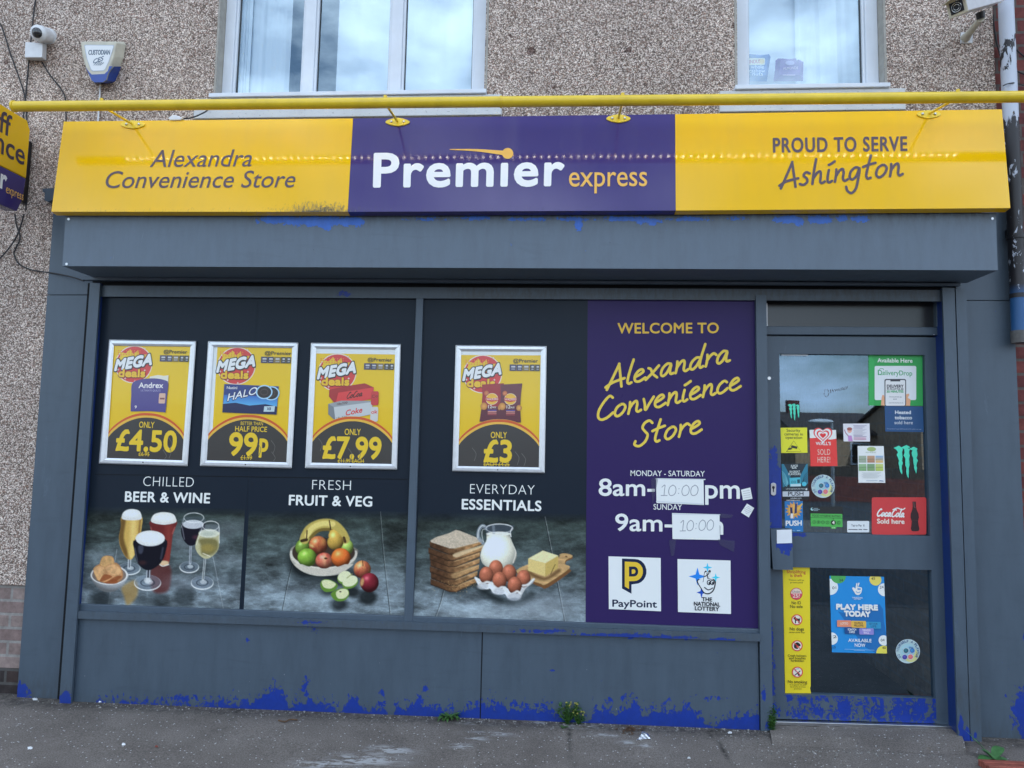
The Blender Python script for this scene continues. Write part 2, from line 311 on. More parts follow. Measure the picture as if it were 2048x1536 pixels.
# ------------------------------------------------------------------ object helpers
def link(name, me, mat, parent=None):
    o = bpy.data.objects.new(name, me); COL.objects.link(o)
    if mat is not None:
        for mm in (mat if isinstance(mat, (list, tuple)) else [mat]): me.materials.append(mm)
    if parent is not None: o.parent = parent
    return o
def origin_of(o):
    v = Vector((0, 0, 0))
    while o is not None: v += Vector(o.location); o = o.parent
    return v
class MB:
    """collects solids in world coordinates; build() links them as one mesh object"""
    def __init__(s): s.v = []; s.f = []; s.a = {}
    def add(s, verts, faces, **attrs):
        k = len(s.v); s.v += [tuple(map(float, q)) for q in verts]; s.f += [tuple(i + k for i in f) for f in faces]
        for n, vals in attrs.items(): s.a.setdefault(n, {}).update({k + i: x for i, x in enumerate(vals)})
        return s
    def box(s, x0, x1, y0, y1, z0, z1):
        V = [(x, y, z) for x in (x0, x1) for y in (y0, y1) for z in (z0, z1)]
        return s.add(V, [(0, 1, 3, 2), (4, 6, 7, 5), (0, 4, 5, 1), (2, 3, 7, 6), (0, 2, 6, 4), (1, 5, 7, 3)])
    def prism(s, front, back):
        """closed solid between two outlines with the same number of points"""
        n = len(front)
        return s.add(list(front) + list(back), [tuple(range(n)), tuple(range(2 * n - 1, n - 1, -1))] + [(i, i + n, (i + 1) % n + n, (i + 1) % n) for i in range(n)])
    def slab(s, plane, pts, thick, off=0.0):
        """a pixel outline standing on a plane, with thickness away from the viewer"""
        f = plane.many(pts, off); return s.prism(f, f - plane.n * thick)
    def tube(s, P, r, n=10, cap=True, **attrs):
        P = [np.array(p, float) for p in P]; rr = r if isinstance(r, (list, tuple)) else [r] * len(P)
        V = []; up = np.array([.13, .21, .97])
        for i, p in enumerate(P):
            d = P[min(i + 1, len(P) - 1)] - P[max(i - 1, 0)]; d /= np.linalg.norm(d)
            u = np.cross(d, up)
            if np.linalg.norm(u) < .05: u = np.cross(d, np.array([1, 0, 0.]))
            u /= np.linalg.norm(u); w = np.cross(d, u)
            V += [p + rr[i] * (math.cos(2 * math.pi * k / n) * u + math.sin(2 * math.pi * k / n) * w) for k in range(n)]
        fc = [(i * n + k, i * n + (k + 1) % n, (i + 1) * n + (k + 1) % n, (i + 1) * n + k) for i in range(len(P) - 1) for k in range(n)]
        if cap: fc += [tuple(range(n - 1, -1, -1)), tuple(range((len(P) - 1) * n, len(P) * n))]
        at_ = {k: [x for x in v for _ in range(n)] for k, v in attrs.items()}
        return s.add(V, fc, **at_)
    def ball(s, c, r, n=12, sq=(1, 1, 1)):
        V = [(0, 0, r * sq[2])]
        for i in range(1, n // 2):
            a = math.pi * i / (n // 2)
            V += [(r * sq[0] * math.sin(a) * math.cos(2 * math.pi * k / n), r * sq[1] * math.sin(a) * math.sin(2 * math.pi * k / n), r * sq[2] * math.cos(a)) for k in range(n)]
        V.append((0, 0, -r * sq[2])); m = len(V) - 1; rows = n // 2 - 1; f = []
        for k in range(n): f += [(0, 1 + k, 1 + (k + 1) % n), (m, m - n + (k + 1) % n, m - n + k)]
        for i in range(rows - 1):
            for k in range(n): f.append((1 + i * n + k, 1 + (i + 1) * n + k, 1 + (i + 1) * n + (k + 1) % n, 1 + i * n + (k + 1) % n))
        return s.add([np.array(c) + np.array(q) for q in V], f)
    def grid(s, fn, nu, nv, **attrs):
        V = [fn(i / nu, j / nv) for j in range(nv + 1) for i in range(nu + 1)]
        A = {k: [f(i / nu, j / nv) for j in range(nv + 1) for i in range(nu + 1)] for k, f in attrs.items()}
        return s.add(V, [(j * (nu + 1) + i, j * (nu + 1) + i + 1, (j + 1) * (nu + 1) + i + 1, (j + 1) * (nu + 1) + i) for j in range(nv) for i in range(nu)], **A)
    def build(s, name, mat, parent=None, bevel=0.0, smooth=False, seg=2):
        org = np.array(origin_of(parent))
        me = bpy.data.meshes.new(name); me.from_pydata([tuple(np.array(q) - org) for q in s.v], [], s.f)
        for n, d in s.a.items():
            at_ = me.attributes.new(n, 'FLOAT', 'POINT'); arr = np.zeros(len(s.v), np.float32)
            for i, x in d.items(): arr[i] = x
            at_.data.foreach_set('value', arr)
        me.validate(); me.update()
        bm = bmesh.new(); bm.from_mesh(me); bmesh.ops.recalc_face_normals(bm, faces=bm.faces); bm.to_mesh(me); bm.free()
        o = link(name, me, mat, parent)
        if bevel:
            bv = o.modifiers.new('bevel', 'BEVEL'); bv.width = bevel; bv.segments = seg; bv.limit_method = 'ANGLE'; bv.angle_limit = R(40)
        if smooth:
            me.polygons.foreach_set('use_smooth', [True] * len(me.polygons))
            if not bevel:
                try: me.set_sharp_from_angle(angle=R(38))
                except Exception: pass
        return o
def thing(name, label, cat, loc, group=None):
    o = bpy.data.objects.new(name, None); COL.objects.link(o); o.location = tuple(float(x) for x in loc); o.empty_display_size = .1
    o['label'] = label; o['category'] = cat
    if group: o['group'] = group
    return o
def tag(o, label, cat, group=None):
    o['label'] = label; o['category'] = cat
    if group: o['group'] = group
    return o
def struct(o, kind='structure'): o['kind'] = kind; return o
def centre(o):
    """put a one-mesh thing's own origin at the middle of its foot"""
    me = o.data; c = np.array([v.co for v in me.vertices]); q = Vector(((c[:, 0].min() + c[:, 0].max()) / 2, (c[:, 1].min() + c[:, 1].max()) / 2, c[:, 2].min()))
    me.transform(Matrix.Translation(-q)); o.location = q; return o

# ------------------------------------------------------------------ lettering
_fc = {}
def glyphs(s, off=0.0, shear=0.0, space=1.0):
    k = (s, off, shear, space)
    if k not in _fc:
        c = bpy.data.curves.new('lettering', 'FONT'); c.body = s; c.fill_mode = 'FRONT'; c.offset = off; c.shear = shear; c.space_character = space; c.resolution_u = 4
        o = bpy.data.objects.new('lettering', c); me = o.to_mesh()
        V = np.array([(v.co.x, v.co.y) for v in me.vertices]); Fc = [tuple(p.vertices) for p in me.polygons]
        o.to_mesh_clear(); bpy.data.objects.remove(o); bpy.data.curves.remove(c); _fc[k] = (V, Fc)
    return _fc[k]
CAPH = max(glyphs('H')[0][:, 1]); XH = max(glyphs('x')[0][:, 1])

def spline(P, n=6, closed=False):
    P = [np.array(p, float) for p in P]; Q = []
    m = len(P)
    if m < 3: return P
    for i in range(m if closed else m - 1):
        g = lambda j: P[j % m] if closed else P[min(max(j, 0), m - 1)]
        a, b_, c, d = g(i - 1), g(i), g(i + 1), g(i + 2)
        for k in range(n):
            t_ = k / n
            Q.append(.5 * (2 * b_ + (c - a) * t_ + (2 * a - 5 * b_ + 4 * c - d) * t_ ** 2 + (3 * b_ - a - 3 * c + d) * t_ ** 3))
    if not closed: Q.append(P[-1])
    return Q

HAND = {  # handwriting: (advance, strokes); x-height 1
 'A': (1.3, [[(0, -.12), (.3, .85), (.62, 1.95)], [(.6, 1.95), (.82, .9), (1.02, -.1)], [(-.12, .12), (.35, .42), (1.15, .58)]]),
 'l': (.5, [[(.3, 2.05), (.16, 1.1), (.1, .25), (.22, .0), (.4, .06)]]),
 'e': (.9, [[(.08, .45), (.42, .6), (.64, .8), (.5, 1.02), (.25, .9), (.08, .52), (.16, .12), (.45, 0), (.85, .22)]]),
 'x': (.95, [[(.08, .98), (.25, .85), (.45, .4), (.8, .0)], [(.8, 1.02), (.42, .5), (.0, .0)]]),
 'a': (1.02, [[(.7, .92), (.42, 1.0), (.14, .65), (.1, .18), (.28, 0), (.52, .25), (.72, .85), (.7, .4), (.78, .05), (1.0, .06)]]),
 'n': (1.02, [[(.12, 1.0), (.15, .5), (.12, 0)], [(.13, .4), (.35, .85), (.56, .98), (.66, .7), (.66, .2), (.8, 0), (1.0, .1)]]),
 'd': (1.08, [[(.7, .9), (.42, .95), (.14, .62), (.1, .18), (.28, 0), (.52, .22), (.74, .75)], [(.92, 2.0), (.78, 1.0), (.74, .3), (.82, 0), (1.02, .08)]]),
 'r': (.8, [[(.12, 1), (.16, .5), (.12, 0)], [(.14, .45), (.32, .82), (.56, 1.0), (.76, .82)]]),
 'C': (1.2, [[(.95, 1.75), (.72, 1.95), (.4, 1.6), (.1, .9), (.12, .3), (.4, 0), (.8, .1), (1.15, .42)]]),
 'o': (.95, [[(.46, 1.0), (.18, .78), (.08, .3), (.3, 0), (.62, .2), (.78, .65), (.62, .95), (.42, .98)]]),
 'v': (.85, [[(.06, 1.0), (.2, .5), (.3, 0), (.52, .5), (.76, 1.02)]]),
 'i': (.55, [[(.16, 1.0), (.12, .5), (.16, .08), (.3, 0), (.46, .1)], [(.12, 1.42), (.28, 1.5), (.5, 1.66)]]),
 'c': (.88, [[(.68, .85), (.46, 1.0), (.18, .75), (.08, .3), (.26, 0), (.52, .05), (.8, .3)]]),
 'S': (1.15, [[(.98, 1.7), (.74, 1.95), (.44, 1.82), (.34, 1.45), (.56, 1.08), (.78, .72), (.66, .2), (.3, -.08), (-.05, .12), (-.02, .4)]]),
 't': (.8, [[(.38, 1.85), (.26, 1), (.2, .3), (.32, .0), (.52, .05)], [(-.08, .98), (.3, 1.12), (.75, 1.22)]]),
 's': (.78, [[(.62, .88), (.36, 1.0), (.2, .76), (.44, .5), (.5, .2), (.26, 0), (.0, .1)]]),
 'h': (1.0, [[(.18, 2.0), (.12, 1), (.1, 0)], [(.11, .4), (.35, .86), (.56, .95), (.63, .6), (.63, .15), (.76, 0), (.95, .1)]]),
 'g': (1.05, [[(.72, .9), (.42, 1.0), (.12, .65), (.12, .2), (.32, .05), (.56, .3), (.72, .85), (.72, .2), (.62, -.7), (.35, -1.05), (.05, -.85), (-.08, -.5)]]),
 '0': (1.0, [[(.5, 1.9), (.18, 1.5), (.08, .8), (.2, .15), (.5, 0), (.8, .3), (.9, 1.0), (.78, 1.6), (.5, 1.9)]]),
 '1': (.75, [[(.02, 1.5), (.35, 1.9), (.34, .9), (.34, 0)], [(.0, 0), (.7, 0)]]),
 ':': (.5, [[(.2, .35), (.24, .42)], [(.2, 1.2), (.24, 1.27)]]),
 ' ': (.5, []),
}

class Art:
    """flat artwork in photo pixels laid on a real plane: every shape a little proud of the one below"""
    def __init__(s, plane, off=.0012, step=.00012, T=None):
        s.pl = plane; s.off = off; s.step = step; s.V = []; s.Fc = []; s.Cc = []; s.T = T; s.n = 0
    def _put(s, P, faces, cols):
        P = np.asarray(P, float)
        if s.T is not None: P = s.T(P)
        k = s.n; W = s.pl.many(P, s.off); s.off += s.step
        s.V.append(W); s.Fc += [tuple(i + k for i in f) for f in faces]
        c = np.asarray(cols, float)
        if c.ndim == 1: c = np.tile(c, (len(W), 1))
        s.Cc.append(c); s.n += len(W)
    def poly(s, P, col): s._put(P, [tuple(range(len(P)))], C(*col))
    def curve(s, P, col, n=6): s.poly(spline(P, n, True), col)
    def rect(s, x0, y0, x1, y1, col): s.poly([(x0, y0), (x1, y0), (x1, y1), (x0, y1)], col)
    def rrect(s, x0, y0, x1, y1, r, col):
        P = []
        for cx, cy, a0 in ((x1 - r, y0 + r, -90), (x1 - r, y1 - r, 0), (x0 + r, y1 - r, 90), (x0 + r, y0 + r, 180)):
            P += [(cx + r * math.cos(R(a0 + 18 * k)), cy + r * math.sin(R(a0 + 18 * k))) for k in range(6)]
        s.poly(P, col)
    def ell(s, cx, cy, rx, ry, col, col2=None, n=36, rot=0.0, hx=0, hy=0):
        ca, sa = math.cos(rot), math.sin(rot)
        E = [(cx + rx * math.cos(a) * ca - ry * math.sin(a) * sa, cy + rx * math.cos(a) * sa + ry * math.sin(a) * ca) for a in np.linspace(0, 2 * math.pi, n, endpoint=False)]
        if col2 is None: s.poly(E, col)
        else: s._put([(cx + hx, cy + hy)] + E, [(0, 1 + i, 1 + (i + 1) % n) for i in range(n)], [C(*col)] + [C(*col2)] * n)
    def ring(s, cx, cy, rx, ry, w, col, n=36, a0=0, a1=2 * math.pi):
        A = np.linspace(a0, a1, n + 1)
        P = [(cx + rx * math.cos(a), cy + ry * math.sin(a)) for a in A] + [(cx + (rx - w) * math.cos(a), cy + (ry - w) * math.sin(a)) for a in A]
        s._put(P, [(i, i + 1, n + 2 + i, n + 1 + i) for i in range(n)], C(*col))
    def line(s, P, w, col, taper=None):
        P = [np.array(p, float) for p in P]; A, B = [], []
        for i, p in enumerate(P):
            d = P[min(i + 1, len(P) - 1)] - P[max(i - 1, 0)]; d = d / (np.linalg.norm(d) + 1e-9); q = np.array([-d[1], d[0]])
            ww = w * (taper[0] + (taper[1] - taper[0]) * i / (len(P) - 1)) if taper else w
            A.append(p + q * ww / 2); B.append(p - q * ww / 2)
        n = len(P); s._put(A + B, [(i, i + 1, n + i + 1, n + i) for i in range(n - 1)], C(*col))
        s.V[-1] = s.V[-1] + s.pl.n * (np.tile(np.arange(n), 2) * (2.4e-5 / n))[:, None]   # a stroke climbs a hair as it is drawn, so that it may cross itself
        if not taper:
            o = s.off
            for p in (P[0], P[-1]): s.off = o; s.ell(p[0], p[1], w / 2, w / 2, col, n=10)
    def grad(s, quad, ctop, cbot): s._put(quad, [(0, 1, 2, 3)], [C(*ctop), C(*ctop), C(*cbot), C(*cbot)])
    def text(s, st, a, b, cap, col, bold=0.0, shear=0.0, ref=None, space=1.0, up=None):
        if bold > .001 and (s.T is not None and bold * cap > .0003 or s.T is None and bold * cap > .075): return s.fat(st, a, b, cap, col, bold * cap / CAPH, n=6, shear=shear, ref=ref, space=space, up=up)
        s._text(st, a, b, cap, col, bold, shear, ref, space, up)
    def _text(s, st, a, b, cap, col, bold=0.0, shear=0.0, ref=None, space=1.0, up=None):
        """st from baseline point a to baseline point b, capitals cap pixels high"""
        V, Fc = glyphs(st, bold, shear, space); h = ref or CAPH
        a = np.array(a, float); b = np.array(b, float); x0, x1 = V[:, 0].min(), V[:, 0].max()
        u = (V[:, 0] - x0) / (x1 - x0); U = np.array(up if up is not None else (updir(*(a + b) / 2) if s.T is None else (0, -1)))
        s._put(a + np.outer(u, b - a) + np.outer(V[:, 1] / h * cap, U), Fc, C(*col))
    def fat(s, st, a, b, cap, col, w, n=10, **k):
        o = s.off; st0 = s.step; s.step = 0; k['bold'] = 0.0
        for i in range(n):
            d = np.array([math.cos(i * 2 * math.pi / n), math.sin(i * 2 * math.pi / n)]) * w; s.off = o + i * 6e-6; s._text(st, np.array(a) + d, np.array(b) + d, cap, col, **k)
        s.step = st0; s.off = o + n * 6e-6; s._text(st, a, b, cap, col, **k)
    def ctext(s, st, cx, y, w, cap, col, slope=0.0, **k): s.text(st, (cx - w / 2, y - slope * w / 2), (cx + w / 2, y + slope * w / 2), cap, col, **k)
    def hand(s, st, a, b, xh, w, col, slant=.12):
        st0 = s.step; s.step = 1.4e-5
        tot = sum(HAND[c][0] for c in st); a = np.array(a, float); b = np.array(b, float); d = (b - a) / tot; U = updir(*a) * xh; x = 0
        for c in st:
            for S in HAND[c][1]:
                s.line([a + d * (x + p[0] + slant * p[1]) + U * p[1] for p in spline(S, 7)], w, col)
            x += HAND[c][0]
        s.step = st0; s.off += st0
    def raster(s, quad, cv, nu, nv):
        q = [np.array(p, float) for p in quad]; u, v = np.meshgrid(np.linspace(0, 1, nu + 1), np.linspace(0, 1, nv + 1)); u = u.ravel()[:, None]; v = v.ravel()[:, None]
        P = (q[0] * (1 - u) + q[1] * u) * (1 - v) + (q[3] * (1 - u) + q[2] * u) * v
        I = np.arange((nu + 1) * (nv + 1)).reshape(nv + 1, nu + 1)
        fc = np.stack([I[:-1, :-1], I[:-1, 1:], I[1:, 1:], I[1:, :-1]], -1).reshape(-1, 4).tolist()
        s._put(P, fc, Carr(cv.sample(P)))
    def build(s, name, mat, parent=None):
        V = np.concatenate(s.V); org = np.array(origin_of(parent)); me = bpy.data.meshes.new(name)
        me.from_pydata((V - org).tolist(), [], s.Fc)
        ca = me.color_attributes.new('Col', 'FLOAT_COLOR', 'POINT'); cc = np.concatenate(s.Cc); ca.data.foreach_set('color', np.concatenate([cc, np.ones((len(cc), 1))], 1).astype(np.float32).ravel())
        me.update(); return link(name, me, MAT[mat] if isinstance(mat, str) else mat, parent)

class Canvas:
    """a little numpy painter for the printed pictures; shapes are given in the coordinates of an enlarged view"""
    def __init__(s, x0, y0, x1, y1, ox, oy, k, step=.8):
        s.x0, s.y0, s.step = x0, y0, step; s.w = int((x1 - x0) / step) + 2; s.h = int((y1 - y0) / step) + 2
        X, Y = np.meshgrid(x0 + np.arange(s.w) * step, y0 + np.arange(s.h) * step)
        s.X = (X - ox) * k; s.Y = (Y - oy) * k; s.aa = step * k; s.img = np.zeros((s.h, s.w, 3))
    def sample(s, P):
        fx = np.clip((P[:, 0] - s.x0) / s.step, 0, s.w - 1.001); fy = np.clip((P[:, 1] - s.y0) / s.step, 0, s.h - 1.001)
        i = fx.astype(int); j = fy.astype(int); a = (fx - i)[:, None]; b = (fy - j)[:, None]; I = s.img
        return (I[j, i] * (1 - a) + I[j, i + 1] * a) * (1 - b) + (I[j + 1, i] * (1 - a) + I[j + 1, i + 1] * a) * b
    def fbm(s, sx, sy, seed, octv=5, gain=.55):
        r = np.random.RandomState(seed); out = 0; amp = 1; tot = 0
        for o in range(octv):
            g = r.rand(64, 64); fx = (s.X / sx * 2 ** o) % 63; fy = (s.Y / sy * 2 ** o) % 63
            i = fx.astype(int); j = fy.astype(int); a = fx - i; b = fy - j; a = a * a * (3 - 2 * a); b = b * b * (3 - 2 * b)
            out = out + amp * ((g[j, i] * (1 - a) + g[j, i + 1] * a) * (1 - b) + (g[j + 1, i] * (1 - a) + g[j + 1, i + 1] * a) * b); tot += amp; amp *= gain
        return out / tot
    def mE(s, cx, cy, rx, ry, rot=0.0, soft=0.0):
        c, q = math.cos(rot), math.sin(rot); dx = (s.X - cx) * c + (s.Y - cy) * q; dy = -(s.X - cx) * q + (s.Y - cy) * c
        d = (np.sqrt((dx / rx) ** 2 + (dy / ry) ** 2) - 1) * min(rx, ry); return np.clip(.5 - d / (s.aa + soft), 0, 1)
    def dseg(s, P, closed):
        D = np.full(s.X.shape, 1e9); n = len(P)
        for i in range(n if closed else n - 1):
            a = P[i]; b = P[(i + 1) % n]; d = (b[0] - a[0], b[1] - a[1]); l2 = d[0] ** 2 + d[1] ** 2 + 1e-9
            t_ = np.clip(((s.X - a[0]) * d[0] + (s.Y - a[1]) * d[1]) / l2, 0, 1)
            D = np.minimum(D, (s.X - a[0] - t_ * d[0]) ** 2 + (s.Y - a[1] - t_ * d[1]) ** 2)
        return np.sqrt(D)
    def mP(s, P, soft=0.0, smooth=True):
        P = spline(P, 4, True) if smooth else P; ins = np.zeros(s.X.shape, bool); n = len(P)
        for i in range(n):
            a = P[i]; b = P[(i + 1) % n]
            if a[1] == b[1]: continue
            ins ^= ((a[1] > s.Y) != (b[1] > s.Y)) & (s.X < (b[0] - a[0]) * (s.Y - a[1]) / (b[1] - a[1]) + a[0])
        D = s.dseg(P, True); return np.clip(.5 + np.where(ins, D, -D) / (s.aa + soft), 0, 1)
    def mL(s, P, w, smooth=True, soft=0.0):
        return np.clip(.5 - (s.dseg(spline(P, 4) if smooth else P, False) - w / 2) / (s.aa + soft), 0, 1)
    def put(s, m, col, a=1.0):
        c = np.asarray(col, float); m = (m * a)[..., None]; s.img = s.img * (1 - m) + c * m
    def shade(s, m, base, cx, cy, rx, ry, lx=-.35, ly=-.55, amb=.45, gloss=.5, tex=None):
        nx = np.clip((s.X - cx) / rx, -1, 1); ny = np.clip((s.Y - cy) / ry, -1, 1); nz = np.sqrt(np.clip(1 - nx ** 2 - ny ** 2, 0, 1))
        l = np.clip(nx * lx + ny * ly + nz * .75, 0, 1); c = np.asarray(base, float)
        if c.ndim == 1: c = np.broadcast_to(c, s.img.shape)
        if tex is not None: c = c * tex[..., None]
        sp = np.clip(nx * -.3 + ny * -.45 + nz * .84, 0, 1) ** 28 * 130 * gloss
        s.put(m, np.clip(c * (amb + .85 * l)[..., None] + sp[..., None], 0, 255))

# ================================================================== GROUND
ga = at(147, 1403, Y_RISER); gb = at(1515, 1460, Y_RISER)
GB = (gb[2] - ga[2]) / (gb[0] - ga[0]); GA = ga[2] - GB * ga[0]; GY = .012
def gz(x, y): return GA + GB * x + GY * (y - Y_RISER)
PG = Plane((0, Y_RISER, GA), (-GB, -GY, 1))
LIME = [(PG.at(*q[:2]), q[2], q[3]) for q in ((985, 1467, .10, .02), (950, 1477, .05, .025), (925, 1492, .05, .02), (1165, 1452, .09, .03), (1210, 1470, .06, .016), (1253, 1486, .035, .025), (1080, 1446, .06, .018), (960, 1447, .1, .015), (720, 1520, .16, .05), (780, 1500, .10, .04), (640, 1530, .10, .03), (1290, 1490, .03, .02), (1420, 1452, .06, .012))]
def lime(x, y):
    return min(1, sum(math.exp(-((x - c[0]) / a) ** 2 - ((y - c[1]) / b_) ** 2) * 1.4 for c, a, b_ in LIME))
CRK = [[PG.at(*q) for q in S] for S in ([(1135, 1450), (1140, 1475), (1146, 1536)], [(1412, 1452), (1432, 1480), (1470, 1536)], [(1560, 1478), (1640, 1492), (1720, 1488), (1800, 1500), (1890, 1498)], [(480, 1418), (455, 1450), (440, 1480)], [(960, 1440), (958, 1450), (955, 1536)])]
def segd(x, y, S):
    m = 9
    for a, b_ in zip(S[:-1], S[1:]):
        d = (b_[0] - a[0], b_[1] - a[1]); l = d[0] ** 2 + d[1] ** 2; t_ = min(1, max(0, ((x - a[0]) * d[0] + (y - a[1]) * d[1]) / l))
        m = min(m, math.hypot(x - a[0] - d[0] * t_, y - a[1] - d[1] * t_))
    return m
def gdirt(x, y):
    w = math.exp(-(max(0, Y_RISER - .05 - y) / .06) ** 2) * .75
    c = max(math.exp(-(segd(x, y, S) / .009) ** 2) * (1.0 if i < 3 else .35) for i, S in enumerate(CRK))
    return min(1, w + c)
g = MB()
X0, X1, Y0, Y1 = -3.6, 3.0, -1.5, .12
def gfn(u, v):
    x = X0 + u * (X1 - X0); y = Y0 + v * (Y1 - Y0); return (x, y, gz(x, y))
g.grid(gfn, 300, 90, lime=lambda u, v: lime(*gfn(u, v)[:2]), dirt=lambda u, v: gdirt(*gfn(u, v)[:2]))
for x0, x1, y0, y1 in ((-80, X0, -3.2, .12), (X1, 80, -3.2, .12), (X0, X1, -3.2, Y0)):
    g.add([(x0, y0, gz(x0, y0)), (x1, y0, gz(x1, y0)), (x1, y1, gz(x1, y1)), (x0, y1, gz(x0, y1))], [(0, 1, 2, 3)])
struct(g.build('pavement', MAT['tarmac']))
def sheet(name, x0, x1, y0, y1, dz, mat):
    s_ = MB().add([(x0, y0, gz(x0, y0) + dz), (x1, y0, gz(x1, y0) + dz), (x1, y1, gz(x1, y1) + dz), (x0, y1, gz(x0, y1) + dz)], [(0, 1, 2, 3)])
    return struct(s_.build(name, mat))
MB_k = MB().prism([(-80, -3.2, gz(-80, -3.2) + .003), (80, -3.2, gz(80, -3.2) + .003), (80, -3.2, gz(80, -3.2) - .14), (-80, -3.2, gz(-80, -3.2) - .14)], [(-80, -3.34, gz(-80, -3.34) + .003), (80, -3.34, gz(80, -3.34) + .003), (80, -3.34, gz(80, -3.34) - .14), (-80, -3.34, gz(-80, -3.34) - .14)])
struct(MB_k.build('kerb', MAT['concrete']))
sheet('road', -80, 80, -11, -3.34, -.12, MAT['road'])
sheet('far_pavement', -80, 80, -14, -11, -.05, MAT['tarmac'])
sheet('ground', -400, 400, -400, 60, -.16, MAT['road'])

# ================================================================== THE SHOP BUILDING
shop = thing('shop_building', 'pebble-dashed building with a grey painted shopfront and white framed windows above', 'building', (0, .1, 0))
XB = at(1988, 100, Y_WALL)[0]              # edge where the pebbledash meets the brick neighbour
XL = -7.0
ZT = 6.6
# window openings, in wall coordinates
w1a = at(431, 190, Y_WALL); w1b = at(968, 190, Y_WALL); w2a = at(1475, 181, Y_WALL); w2b = at(1770, 178, Y_WALL)
ZS1 = at(700, 188, Y_WALL)[2]; ZS2 = at(1620, 181, Y_WALL)[2]; ZS = (ZS1 + ZS2) / 2
ZW = ZS + 1.22
zl = at(30, 1170, Y_WALL)[2]               # foot of the render, brick plinth below
zb = at(110, 432, Y_WALL)[2]
w = MB()
xs = [XL, w1a[0], w1b[0], w2a[0], w2b[0], XB]; zs = [2.35, ZS, ZW, ZT]
for i in range(5):
    for j in range(3):
        if j == 1 and i in (1, 3): continue
        w.add([(xs[i], Y_WALL, zs[j]), (xs[i + 1], Y_WALL, zs[j]), (xs[i + 1], Y_WALL, zs[j + 1]), (xs[i], Y_WALL, zs[j + 1])], [(0, 1, 2, 3)])
xp = at(70, 800, Y_WALL)[0] + .12
w.add([(XL, Y_WALL, zl), (xp, Y_WALL, zl), (xp, Y_WALL, 2.35), (XL, Y_WALL, 2.35)], [(0, 1, 2, 3)])
w.add([(XL, Y_WALL, zl), (xp, Y_WALL, zl), (xp, Y_WALL + .03, zl - .004), (XL, Y_WALL + .03, zl - .004)], [(0, 1, 2, 3)])
w.build('wall', MAT['pebble'], shop)
zk = at(20, 1338, Y_WALL)[2]
MB().box(XL, xp, Y_WALL + .018, Y_WALL + .2, zk, zl - .005).build('brick_plinth', MAT['brick_pink'], shop)
MB().box(XL, xp, Y_WALL + .016, Y_WALL + .2, gz(XL, 0) - .2, zk - .001).build('tarred_plinth', brick_mat('tarred_brick', (.035, .03, .03), (.08, .05, .042), (.09, .085, .08)), shop)
sh = MB(); sh.box(XL, XB, 5.8, 6.0, -.3, ZT); sh.box(XL, XL + .2, Y_WALL + .21, 5.79, -.3, ZT); sh.box(XB - .2, XB - .01, Y_WALL + .21, 5.79, -.3, ZT)
sh.box(XL + .21, XB - .21, Y_WALL + .4, 5.79, 2.62, 2.75)
sh.build('rear_walls', MAT['brick_tan'], shop)
rf = MB(); rf.prism([(XL - .1, -.25, ZT), (XB, -.25, ZT), (XB, 3, ZT + 2.2), (XL - .1, 3, ZT + 2.2)], [(XL - .1, -.25, ZT + .12), (XB, -.25, ZT + .12), (XB, 3, ZT + 2.32), (XL - .1, 3, ZT + 2.32)])
rf.prism([(XL - .1, 6.25, ZT), (XB, 6.25, ZT), (XB, 3.001, ZT + 2.2), (XL - .1, 3.001, ZT + 2.2)], [(XL - .1, 6.25, ZT + .12), (XB, 6.25, ZT + .12), (XB, 3.001, ZT + 2.32), (XL - .1, 3.001, ZT + 2.32)])
rf.build('roof', MAT['rooftile'], shop)

